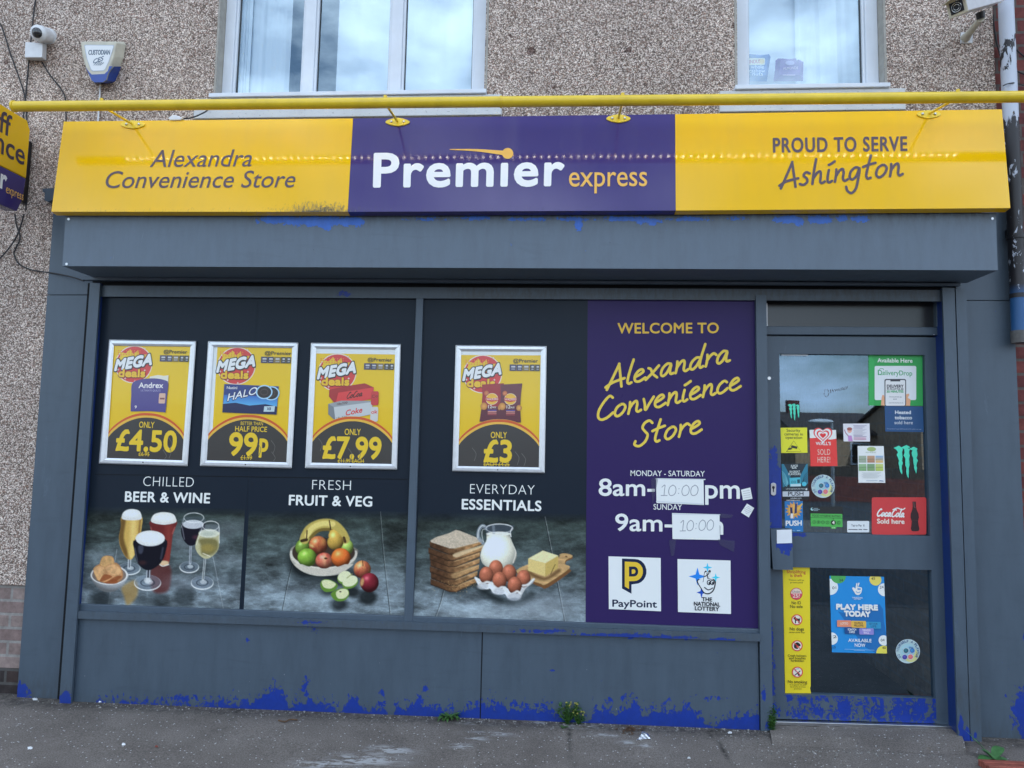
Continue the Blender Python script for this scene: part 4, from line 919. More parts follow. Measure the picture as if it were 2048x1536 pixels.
# red ale
mk = cv.mP([(783, 570), (772, 640), (790, 720), (830, 860), (868, 1020), (900, 1032), (958, 1015), (985, 850), (1000, 720), (1028, 640), (1030, 570)])
cv.put(mk, (98, 40, 42)); cv.put(mk * cv.mL([(960, 640), (950, 980)], 70, True, 60), (128, 58, 54), .8); cv.put(mk * cv.mE(910, 1005, 55, 26, 0, 8), (215, 200, 165), .9); cv.put(mk * cv.mL([(775, 640), (800, 760)], 14, True, 8), (190, 120, 115), .5); cv.put(mk * cv.mL([(1022, 640), (1000, 700)], 12, True, 8), (200, 130, 125), .6)
cv.put(cv.mL([(868, 1020), (900, 1036), (960, 1018)], 10), (215, 225, 230), .9)
mk = cv.mP([(783, 545), (820, 500), (908, 482), (1000, 500), (1034, 548), (1028, 590), (908, 612), (790, 588)]); cv.put(mk, (205, 214, 220)); cv.put(mk * cv.mE(905, 540, 105, 42, 0, 25), (228, 236, 242), .9)
# stout
foot(743, 1205, 138, 80); cv.put(cv.mL([(752, 1060), (745, 1180)], 40), (170, 185, 205), .8); cv.put(cv.mL([(752, 1060), (748, 1150)], 16), (30, 36, 50), .9); cv.put(cv.mE(745, 1180, 40, 26), (215, 228, 240), .6)
mk = cv.mP([(622, 760), (606, 870), (640, 1000), (715, 1070), (785, 1070), (880, 1000), (930, 880), (920, 755)]); cv.put(mk, (20, 22, 34)); cv.put(mk * cv.mP([(648, 830), (700, 830), (690, 900), (655, 905)], 10), (90, 100, 125), .5); cv.put(mk * cv.mL([(900, 850), (880, 960)], 16, True, 12), (80, 88, 110), .6); cv.put(mk * cv.mL([(612, 850), (640, 990)], 8, True, 6), (120, 130, 150), .6); cv.put(mk * cv.mE(690, 1000, 40, 22, 0, 20), (90, 50, 50), .4)
mk = cv.mE(770, 752, 150, 80); cv.put(mk, (205, 216, 226)); cv.put(mk * cv.mE(775, 745, 125, 58, 0, 30), (230, 238, 246), .9)
# wines
for (cx, cy, rx, ry, sx0, sx1, fy, fx) in ((1170, 1045, 100, 60, 1190, 1178, 1000, 0),): foot(cx, cy, rx, ry); cv.put(cv.mL([(1186, 820), (1178, 1010)], 22), (185, 200, 218), .8); cv.put(cv.mL([(1186, 830), (1179, 1000)], 7), (50, 60, 76), .8)
mk = cv.mP([(1112, 540), (1090, 620), (1088, 700), (1120, 780), (1175, 826), (1240, 808), (1310, 740), (1330, 640), (1320, 540)]); cv.put(mk, (90, 106, 126), .35)
mk2 = mk * (cv.Y > 600); cv.put(mk2, (22, 22, 36)); cv.put(cv.mE(1210, 608, 108, 46), (205, 218, 235), .85); cv.put(mk2 * cv.mL([(1098, 640), (1120, 760)], 8, True, 6), (150, 160, 180), .7); cv.put(mk2 * cv.mE(1240, 740, 36, 22, 0, 20), (110, 60, 80), .5)
cv.put(cv.mE(1217, 540, 104, 53) * (1 - cv.mE(1217, 541, 98, 47)), (225, 236, 246), .9); cv.put(cv.mL([(1115, 545), (1090, 640)], 5), (215, 228, 240), .7)
foot(1303, 1205, 116, 70); cv.put(cv.mL([(1332, 950), (1310, 1175)], 24), (190, 205, 215), .8); cv.put(cv.mL([(1330, 960), (1312, 1165)], 8), (60, 70, 82), .8)
mk = cv.mP([(1305, 620), (1262, 720), (1232, 830), (1262, 910), (1335, 960), (1405, 935), (1468, 860), (1478, 740), (1472, 620)]); cv.put(mk, (120, 135, 150), .4)
mk2 = mk * (cv.Y > 690); cv.put(mk2, (176, 180, 150)); cv.put(mk2 * cv.mP([(1275, 760), (1440, 760), (1465, 850), (1400, 920), (1300, 915), (1290, 830)], 24), (104, 102, 64), .85); cv.put(mk2 * cv.mE(1360, 850, 70, 40, 0, 30), (150, 138, 76), .7); cv.put(cv.mE(1370, 700, 104, 44), (200, 212, 205), .9); cv.put(cv.mE(1362, 706, 70, 22, 0, 10), (170, 185, 180), .8)
cv.put(cv.mL([(1310, 905), (1380, 935)], 9), (225, 230, 220), .8)
cv.put(cv.mE(1390, 622, 86, 51) * (1 - cv.mE(1390, 623, 80, 45)), (228, 238, 248), .95); cv.put(cv.mL([(1475, 630), (1478, 800)], 6), (225, 236, 246), .8); cv.put(cv.mL([(1306, 630), (1240, 820)], 6), (215, 228, 238), .7)
# bowl of crisps
mk = cv.mP([(160, 1120), (200, 1220), (270, 1285), (350, 1302), (430, 1280), (505, 1210), (542, 1110), (350, 1070)]); cv.shade(mk, (172, 184, 198), 350, 1130, 210, 185, .2, -.5, .55, .1)
cv.put(cv.mE(350, 1125, 190, 102) * (1 - cv.mE(350, 1128, 174, 88)), (215, 224, 232), .9); cv.put(cv.mE(350, 1128, 174, 88), (110, 100, 95), .9)
tx = cv.fbm(50, 50, 5)
for P, c in (([(190, 1060), (260, 1010), (330, 1010), (420, 1000), (475, 1060), (490, 1150), (410, 1215), (250, 1190), (205, 1120)], (196, 152, 112)), ([(255, 1010), (280, 945), (330, 928), (390, 945), (398, 1020), (330, 1050), (270, 1040)], (205, 168, 118)), ([(190, 1062), (250, 1030), (330, 1060), (300, 1110), (250, 1190), (205, 1130)], (205, 166, 122)), ([(300, 1060), (380, 1010), (470, 1060), (460, 1120), (380, 1130)], (212, 172, 128))):
    mk = cv.mP(P); cv.put(mk, np.array(c) * (.72 + .5 * tx[..., None])); cv.put(mk * (1 - cv.mP([lerp(p_, (np.mean([z[0] for z in P]), np.mean([z[1] for z in P])), .08) for p_ in P], 8)), (140, 96, 62), .5)
for P in ([(255, 1190), (300, 1120), (380, 1140), (330, 1175)], [(340, 1190), (420, 1140), (480, 1140), (420, 1190)], [(300, 1205), (400, 1170), (440, 1200), (390, 1218)]): cv.put(cv.mP(P, 6), (128, 72, 44), .8)
grain(cv, 5); A.raster(q, cv, 290, 200)
A.build('window_graphic', 'vinyl')
beer = bpy.data.objects['window_graphic']; tag(beer, 'window panel printed with chilled beer and wine glasses', 'window graphic', 'printed vinyl panels on the shop window'); centre(beer)

# ---------------- fruit
QBp = [(517.4, 578), (833.5, 583), (808.5, 1238), (482.8, 1226)]
A = Art(PGL, .0014)
A.poly(QBp, BLK)
A.text('FRESH', (624, 979), (701.5, 980.5), 19.5, WHT, -.016, space=1.05)
A.text('FRUIT & VEG', (578, 1009.7), (743.5, 1012.8), 19.5, WHT, .026, space=1.06)
q = [(498, 1018), (821, 1024), (808.3, 1239), (487, 1228)]
cv = Canvas(482, 1012, 826, 1242, 480, 930, 4.955)
slate(cv, 440, 1500, 37)
for S in ([(600, 680), (490, 1090), (415, 1460)], [(1385, 460), (1420, 880), (1490, 1500)]): cv.put(cv.mL(S, 7), (24, 32, 38), .8); cv.put(cv.mL([(x + 7, y) for x, y in S], 5), (190, 205, 215), .45)
cv.put(cv.mP([(470, 950), (560, 900), (900, 1050), (1150, 1050), (1120, 1200), (800, 1140), (560, 1120)], 90), (16, 22, 26), .85)
for (x, y, rx, ry) in ((980, 1380, 85, 60), (1265, 1310, 90, 75), (1120, 1260, 70, 50), (870, 1260, 70, 40)): cv.put(cv.mE(x, y, rx, ry, 0, 40), (18, 24, 28), .8)
cv.put(cv.mE(700, 1330, 180, 60, 0, 120), (160, 185, 205), .45); cv.put(cv.mE(1350, 1100, 160, 60, 0, 130), (150, 172, 192), .4)
mk = cv.mP([(495, 890), (520, 970), (600, 1045), (720, 1092), (860, 1100), (1000, 1075), (1110, 990), (1160, 890), (1140, 820), (828, 760), (540, 800)]); cv.shade(mk, (176, 180, 176), 828, 880, 360, 240, -.1, .35, .5, 0, .85 + .3 * cv.fbm(30, 160, 9))
cv.put(cv.mE(828, 868, 312, 148), (52, 44, 40), .95)
cv.put((1 - cv.mE(828, 872, 312, 140)) * cv.mE(828, 880, 334, 160) * (cv.Y > 850), (205, 208, 204), .8)
t1 = .8 + .4 * cv.fbm(70, 70, 21)
def fruit(cx, cy, rx, ry, c, **k): cv.shade(cv.mE(cx, cy, rx, ry), c, cx, cy, rx, ry, **k)
fruit(620, 820, 72, 84, (96, 128, 56), tex=t1); fruit(1062, 812, 62, 74, (136, 168, 86), tex=t1)
cv.put(cv.mE(650, 700, 46, 34), (150, 140, 70))
for S, w_, c in (([(640, 735), (690, 640), (800, 585), (920, 590), (1000, 660), (1040, 735)], 96, (176, 164, 92)), ([(665, 700), (720, 620), (820, 580), (920, 585)], 52, (212, 202, 128)), ([(700, 720), (780, 650), (880, 640), (930, 670)], 30, (110, 96, 48))): cv.put(cv.mL(S, w_, True, 8), c)
cv.put(cv.mL([(612, 752), (660, 740)], 30), (58, 46, 30)); cv.put(cv.mL([(1030, 720), (1042, 760)], 26), (70, 54, 36))
for S in ([(660, 720), (665, 650)], [(885, 550), (900, 640)]): cv.put(cv.mL(S, 11), (62, 46, 30))
mix = np.clip(cv.fbm(60, 120, 31) * 1.6 - .3, 0, 1)[..., None]
red = np.array([126., 50, 44]) * (1 - mix) + np.array([196., 142, 86]) * mix
fruit(775, 795, 92, 92, red); cv.put(cv.mE(710, 800, 24, 12, .5, 10), (205, 190, 130), .8)
mk = np.maximum(cv.mE(945, 765, 80, 76), cv.mP([(885, 720), (890, 660), (915, 640), (950, 650), (1000, 700), (1010, 740)])); cv.shade(mk, np.array([198., 168, 84]) * (1 - .25 * mix), 945, 745, 90, 112); cv.put(cv.mL([(887, 560), (895, 640)], 8), (60, 48, 30))
fruit(665, 918, 95, 92, (112, 156, 62), tex=t1); red2 = np.array([146., 56, 56]) * (1 - mix) + np.array([206., 146, 116]) * mix
fruit(835, 948, 87, 80, red2); cv.put(cv.mE(850, 925, 16, 10), (70, 48, 30)); fruit(1000, 920, 96, 96, (204, 106, 52), tex=t1)
cv.put(cv.mE(828, 900, 330, 190) * (1 - cv.mE(828, 868, 308, 158)) * (cv.Y > 985), (188, 190, 186), .95)
red3 = np.array([140., 52, 54]) * (1 - mix) + np.array([200., 166, 100]) * mix
fruit(1212, 1035, 86, 88, red3); cv.put(cv.mL([(1216, 950), (1218, 1000)], 8), (70, 44, 30)); fruit(1282, 1165, 93, 96, (112, 36, 50), tex=t1); cv.put(cv.mE(1210, 1160, 18, 40, .2, 8), (190, 160, 110), .85)
for (cx, cy, rx, ry, ro) in ((1035, 1105, 72, 58, -.4), (1090, 1150, 82, 58, -.35)):
    cv.put(cv.mE(cx, cy + 14, rx, ry, ro), (96, 138, 58)); cv.put(cv.mE(cx, cy, rx - 4, ry - 6, ro), (208, 220, 190))
cv.put(cv.mL([(1060, 1120), (1110, 1080)], 12), (150, 160, 110), .8)
for P, Q_ in (([(797, 1170), (830, 1135), (900, 1140), (970, 1190), (930, 1245), (850, 1258), (805, 1220)], [(812, 1150), (880, 1140), (950, 1180), (900, 1225), (830, 1210)]), ([(900, 1275), (990, 1225), (1060, 1225), (1082, 1280), (1040, 1340), (950, 1345)], [(950, 1265), (1000, 1230), (1060, 1235), (1075, 1280), (1030, 1322), (970, 1320)])):
    cv.put(cv.mP(P), (92, 134, 56)); cv.put(cv.mP(Q_), (202, 214, 178)); 
cv.put(cv.mE(995, 1255, 10, 6), (50, 36, 26))
grain(cv, 5); A.raster(q, cv, 300, 200)
o = A.build('window_graphic', 'vinyl'); tag(o, 'window panel printed with a bowl of fresh fruit and cut apples', 'window graphic', 'printed vinyl panels on the shop window'); centre(o)

# ---------------- everyday essentials
QC = [(847, 586), (1175.3, 590), (1171, 1250), (826.5, 1243)]
A = Art(PGL, .0014)
A.poly(QC, BLK)
A.text('EVERYDAY', (940, 987), (1069, 989.6), 19.3, WHT, -.016, space=1.05)
A.text('ESSENTIALS', (924, 1018), (1082, 1021.8), 19.6, WHT, .026, space=1.06)
q = [(836, 1022), (1172, 1028), (1171, 1251), (826.3, 1243)]
cv = Canvas(822, 1016, 1176, 1254, 820, 940, 4.8)
slate(cv, 400, 1480, 71)
for S in ([(330, 1130), (290, 1280), (240, 1420)], [(1290, 450), (1360, 800), (1490, 1480)]): cv.put(cv.mL(S, 7), (22, 30, 38), .8); cv.put(cv.mL([(x + 7, y) for x, y in S], 5), (205, 218, 228), .5)
cv.put(cv.mP([(600, 1040), (760, 1160), (1000, 1260), (1170, 1180), (1160, 1230), (950, 1300), (700, 1200)], 70), (18, 26, 30), .8)
cv.put(cv.mP([(180, 1080), (440, 1150), (650, 960), (760, 930), (640, 1120), (400, 1180)], 60), (18, 26, 30), .7)
cv.put(cv.mE(700, 1380, 300, 70, 0, 150), (178, 200, 222), .5); cv.put(cv.mE(1300, 1330, 260, 100, 0, 150), (178, 200, 222), .5)
# bread
cr_ = cv.fbm(34, 26, 3); cr2 = cv.fbm(14, 12, 4)
ys = [(720, 760, 0), (790, 830, -6), (850, 880, 8), (905, 940, -4), (965, 1000, 4), (1020, 1055, 6), (1070, 1105, 0)]
for k in range(6, -1, -1):
    y = 690 + k * 60; dx = (0, -14, -2, 6, 0, 10, 6)[k]; dr_ = (0, 14, -20, -24, -30, -44, -44)[k]
    P = [(190 + dx, y - 6), (380 + dx, y + 62), (430 + dx, y + 62), (692 + dr_, y - 20), (690 + dr_, y + 26), (440 + dx, y + 122), (375 + dx, y + 122), (192 + dx, y + 52)]
    mk = cv.mP(P, 0, False); side = np.clip((cv.X - 300) / 320, 0, 1)[..., None]
    cv.put(mk, (np.array([74., 54, 40]) * (1 - side) + np.array([168., 134, 96]) * side) * (.6 + .8 * cr_[..., None]))
    cv.put(mk * cv.mL([(192 + dx, y + 52), (375 + dx, y + 122), (440 + dx, y + 122), (690 + dr_, y + 26)], 14, False, 10), (34, 26, 22), .8)
    cv.put(mk * cv.mL([(430 + dx, y + 66), (692 + dr_, y - 12)], 10, False, 8), (205, 180, 140), .55)
mk = cv.mP([(196, 678), (250, 645), (380, 605), (440, 574), (480, 584), (690, 668), (680, 690), (430, 752), (380, 752), (200, 692)], 0, False); cv.put(mk, np.array([188., 182, 170]) * (.82 + .3 * cr2[..., None]))
cv.put(cv.mP([(430, 800), (700, 720), (704, 735), (520, 812), (440, 840)], 6), (208, 192, 160), .8); cv.put(cv.mP([(400, 1000), (560, 930), (640, 930), (520, 1000), (430, 1040)], 12), (196, 168, 124), .5)
# jug
cv.put(cv.mL([(735, 560), (700, 535), (665, 570), (655, 640), (700, 700)], 34), (130, 148, 168), .8); cv.put(cv.mL([(730, 545), (690, 535), (658, 580), (652, 650)], 8), (225, 236, 245), .8); cv.put(cv.mL([(735, 575), (700, 570), (690, 620), (705, 690)], 7), (220, 232, 242), .7)
mk = cv.mP([(735, 530), (735, 620), (730, 680), (690, 760), (676, 830), (700, 900), (770, 945), (860, 960), (960, 930), (1015, 860), (1022, 790), (985, 700), (968, 640), (988, 560), (985, 530)]); cv.put(mk, (70, 84, 102), .7)
mk2 = mk * cv.mP([(735, 610), (850, 625), (970, 610), (970, 660), (1100, 800), (1050, 1000), (700, 1000), (600, 820), (728, 690)]); cv.shade(mk2, (208, 216, 210), 850, 800, 190, 200, -.2, -.3, .55, 0)
cv.put(cv.mE(850, 612, 116, 20), (225, 234, 236), .9); cv.put(mk * cv.mL([(985, 690), (1016, 790), (990, 890)], 10, True, 6), (236, 242, 244), .7); cv.put(mk * cv.mL([(800, 540), (806, 600)], 26, True, 8), (130, 146, 165), .6)
cv.put(cv.mE(858, 560, 132, 46) * (1 - cv.mE(858, 562, 125, 39)), (222, 234, 246), .95); cv.put(cv.mL([(980, 560), (962, 600), (970, 640)], 8), (228, 238, 248), .9)
# board and butter
mk = cv.mP([(1020, 975), (1250, 880), (1420, 850), (1440, 815), (1490, 805), (1550, 825), (1558, 850), (1500, 880), (1495, 920), (1535, 955), (1530, 985), (1320, 1130), (1260, 1125), (1180, 1090), (1130, 1040)], 0, True); cv.put(mk, (108, 78, 52))
mk = cv.mP([(1020, 965), (1250, 870), (1420, 840), (1440, 808), (1490, 800), (1550, 815), (1556, 835), (1498, 865), (1490, 905), (1530, 945), (1310, 1095), (1250, 1090), (1170, 1060)], 0, True); cv.put(mk, np.array([182., 154, 112]) * (.8 + .4 * cv.fbm(120, 20, 8)[..., None])); cv.put(cv.mE(1500, 832, 12, 7), (90, 70, 50))
cv.put(cv.mP([(1130, 960), (1290, 1030), (1420, 950), (1440, 980), (1290, 1060), (1120, 990)], 20), (80, 60, 40), .7)
cv.put(cv.mP([(1135, 850), (1300, 895), (1298, 1022), (1134, 965)], 0, False), (206, 192, 132)); cv.put(cv.mP([(1300, 895), (1424, 822), (1420, 945), (1298, 1022)], 0, False), (182, 164, 100)); cv.put(cv.mP([(1135, 850), (1275, 773), (1425, 822), (1300, 895)], 0, False), (222, 216, 178)); cv.put(cv.mL([(1395, 905), (1350, 1000)], 5), (70, 56, 36))
# eggs in a white tray
mk = cv.mP([(625, 1030), (720, 1070), (800, 1080), (900, 1120), (1010, 1160), (1090, 1100), (1190, 1045), (1180, 1085), (1120, 1130), (1085, 1180), (1050, 1240), (1000, 1250), (940, 1230), (910, 1190), (870, 1195), (800, 1180), (770, 1140), (730, 1145), (660, 1110)], 0, True); cv.shade(mk, (190, 200, 212), 900, 1060, 300, 210, -.2, .1, .62, 0)
te = .85 + .3 * cv.fbm(40, 40, 77)
for (cx, cy) in ((825, 948), (952, 990), (1090, 1042), (732, 1012), (860, 1060), (1005, 1108)): cv.shade(cv.mE(cx, cy, 68, 84), (150, 92, 74), cx, cy, 70, 86, -.25, -.5, .5, .15, te)
for S in ([(628, 1035), (690, 1090), (740, 1075), (790, 1090)], [(780, 1090), (840, 1140), (880, 1125), (915, 1130)], [(905, 1130), (960, 1190), (1000, 1180), (1030, 1165), (1060, 1185)], [(1085, 1110), (1130, 1100), (1188, 1048)]): cv.put(cv.mL(S, 22, True, 6), (212, 222, 232), .95)
for (cx, cy, rx, ry) in ((700, 1115, 55, 32), (850, 1165, 60, 32), (1000, 1215, 64, 36)): cv.put(cv.mE(cx, cy, rx, ry, 0, 14), (182, 194, 210), .9)
cv.put(cv.mE(1000, 1240, 50, 12, 0, 10), (120, 134, 152), .7)
for k in range(90):
    x, y = random.gauss(480, 130), random.gauss(1105, 30)
    cv.put(cv.mE(x, y, 4, 3), (190, 165, 120), .6)
grain(cv, 5); A.raster(q, cv, 300, 200)
o = A.build('window_graphic', 'vinyl'); tag(o, 'window panel printed with everyday bread, milk, eggs and butter', 'window graphic', 'printed vinyl panels on the shop window'); centre(o)

# ---------------- purple welcome panel
QD = [(1175.6, 590), (1513, 590), (1521, 1264), (1171.3, 1250)]
A = Art(PGL, .0014)
A.poly(QD, PUR)
A.text('WELCOME TO', (1235.5, 666.5), (1437, 665.8), 20, GOLD, .022, space=1.05)
SC = (240, 222, 100)
A.hand('Alexandra', (1214, 777), (1460, 722), 22.5, 5.2, SC)
A.hand('Convenience', (1192, 842), (1482, 777), 22.5, 5.2, SC)
A.hand('Store', (1270, 892), (1404, 864), 23, 5.2, SC)
A.text('MONDAY - SATURDAY', (1261, 951.7), (1409.6, 953), 11, WHT, .004)
A.fat('8am-', (1198, 991), (1309, 991.3), 33, WHT, .8, bold=.022)
A.fat('pm', (1411, 996), (1479, 997), 38, WHT, .8, bold=.022)
A.text('SUNDAY', (1307, 1019), (1364, 1020), 11, WHT, .004)
A.fat('9am-', (1231, 1061), (1344, 1062.7), 33, WHT, .8, bold=.022)
A.fat('m', (1410, 1068), (1446, 1069), 38, WHT, .6, bold=.022)
A.poly([(1217, 1112.6), (1321.4, 1116), (1322, 1222.6), (1217.6, 1218)], (216, 232, 248))
NV = (28, 40, 72)
# P emblem: navy with a gold P inside
A.poly([(1244, 1117), (1270, 1118)] + [(1270 + 23 * math.sin(t_) , 1143 - 25 * math.cos(t_)) for t_ in np.linspace(0, math.pi, 12)] + [(1263, 1169), (1263, 1187.5), (1244, 1177)], NV)
A.poly([(1249.5, 1123), (1268, 1124)] + [(1269 + 17 * math.sin(t_), 1143 - 19 * math.cos(t_)) for t_ in np.linspace(0, math.pi, 12)] + [(1258, 1162.5), (1258, 1178), (1249.5, 1173)], (226, 200, 70))
A.poly([(1258, 1133)] + [(1268 + 8.5 * math.sin(t_), 1143 - 10 * math.cos(t_)) for t_ in np.linspace(0, math.pi, 10)] + [(1258, 1153)], NV)
A.poly([(1263.5, 1139)] + [(1267 + 4 * math.sin(t_), 1143 - 4.5 * math.cos(t_)) for t_ in np.linspace(0, math.pi, 8)] + [(1263.5, 1148)], (226, 200, 70))
A.text('PayPoint', (1225, 1213), (1313.5, 1215), 13.5, NV, .022)
A.poly([(1355, 1118), (1461, 1121), (1462, 1228), (1356, 1224)], (216, 232, 248))
def star4(A, cx, cy, rx, ry, col):
    A.poly([(cx, cy - ry), (cx + rx * .22, cy - ry * .22), (cx + rx, cy), (cx + rx * .22, cy + ry * .22), (cx, cy + ry), (cx - rx * .22, cy + ry * .22), (cx - rx, cy), (cx - rx * .22, cy - ry * .22)], col)
star4(A, 1395, 1153, 18, 18, (40, 130, 235)); star4(A, 1415, 1135, 9.5, 9.5, (60, 190, 240)); star4(A, 1431.5, 1155, 9, 9, (60, 200, 240)); star4(A, 1403, 1185, 10, 12, (36, 80, 190))
def hand_logo(A, cx, cy, s, ink, fill):
    """smiling hand with crossed fingers"""
    body = [(-17, -4), (-12, -9), (-5, -3), (-3, -12), (-1, -24), (3, -26), (4, -20), (8, -27), (12, -25), (8, -12), (13, -9), (18, -9), (22, -4), (21, 6), (17, 16), (8, 22), (-2, 20), (-9, 10)]
    A.poly(spline([(cx + x * s, cy + y * s) for x, y in body], 5, True), ink)
    cxm, cym = 3, 0
    A.poly(spline([(cx + (cxm + (x - cxm) * .87) * s, cy + (cym + (y - cym) * .89) * s) for x, y in body], 5, True), fill)
    A.line(spline([(cx - 1 * s, cy - 14 * s), (cx + 6 * s, cy - 18 * s), (cx + 9 * s, cy - 24 * s)], 4), 1.9 * s, ink); A.line([(cx + 4 * s, cy - 20 * s), (cx + 6 * s, cy - 10 * s)], 1.9 * s, ink)
    for x in (8, 15): A.ring(cx + x * s, cy - 2 * s, 4.4 * s, 5.4 * s, 1.8 * s, ink, 18); A.ell(cx + (x + 1) * s, cy - 1 * s, 1.8 * s, 2.3 * s, ink)
    A.line(spline([(cx - 1 * s, cy + 8 * s), (cx + 7 * s, cy + 13 * s), (cx + 16 * s, cy + 9 * s)], 5), 2 * s, ink)
hand_logo(A, 1410, 1167, .98, (26, 30, 46), (216, 232, 248))
for st, y, w_ in (('THE', 1202.5, 20), ('NATIONAL', 1212, 52), ('LOTTERY', 1221.2, 48)): A.ctext(st, 1414, y, w_, 7.6, (26, 30, 46), .035, bold=.03)
o = A.build('window_graphic', 'vinyl'); tag(o, 'purple window panel welcoming customers with opening hours and yellow handwriting', 'window graphic', 'printed vinyl panels on the shop window'); centre(o)
ln = MB()
ln.slab(PGL, [(190, 948), (815, 958), (815, 959.2), (190, 949.2)], .0006, .0032)
ln = ln.build('panel_fold', MAT['dark'], shop)

# taped-on notes
def note(quad, label, fn, group=None, curl=.004, name='paper_note', cat='paper note'):
    A = Art(PGL, .0052); A.poly(quad, (214, 230, 246)); fn(A); o_ = A.build(name, 'sticker'); tag(o_, label, cat, group); return centre(o_)
INK = (120, 130, 150)
def tape(A, pts): 
    for P in pts: A.line(P, 4.5, (120, 128, 150))
def n1(A): A.hand('10:00', (1322, 991), (1397, 991), 11, 1.3, INK, .05); A.line([(1312, 957.5), (1410, 959)], 2.2, (188, 204, 224)); A.line([(1313, 1003), (1406, 1008)], 2, (190, 206, 226))
def n2(A): A.hand('10:00', (1360, 1062), (1428, 1060), 11, 1.3, INK, .05); A.line([(1345, 1028), (1440, 1029.5)], 2, (188, 204, 224))
note([(1312, 956.5), (1407, 958.5), (1408, 1010), (1313, 1006)], 'white paper note reading 10 00 taped over the weekday closing time', n1)
note([(1344, 1026), (1439, 1028.5), (1440, 1080), (1345, 1078)], 'white paper note reading 10:00 taped over the sunday closing time', n2)
def scrib(A):
    q0 = None
def n3(A):
    for k in range(4): A.line([(1486 + k * .6, 983 + k * 4.4), (1499 + k * .7, 980.5 + k * 4.4)], 1, (170, 180, 195))
def n4(A):
    for k in range(4): A.line([(1488 + k * 1.2, 1018 + k * 3.2), (1498 + k * 1.6, 1012.5 + k * 3.2)], 1, (170, 180, 195))
note([(1482, 979.5), (1500.5, 975), (1505, 997.5), (1486, 1000.5)], 'small white label with faint writing stuck beside the weekday hours', n3)
note([(1494, 1007), (1508.5, 1016), (1497.5, 1035), (1482, 1025)], 'small white label stuck at a tilt below another on the purple panel', n4)
tm, tt, tb = principled('clear_tape', (.10, .10, .17), .2); tb.inputs['Alpha'].default_value = .35
for Q in ([(1302, 960), (1313, 952), (1316, 960), (1305, 1012)], [(1338, 1080), (1352, 1080), (1348, 1112), (1342, 1112)], [(1436, 1078), (1470, 1082), (1468, 1104), (1440, 1090)], [(1440, 1026), (1466, 1030), (1462, 1036), (1440, 1036)]): MB().add(PGL.many(Q, .0068), [(0, 1, 2, 3)]).build('sticky_tape', tm, shop)

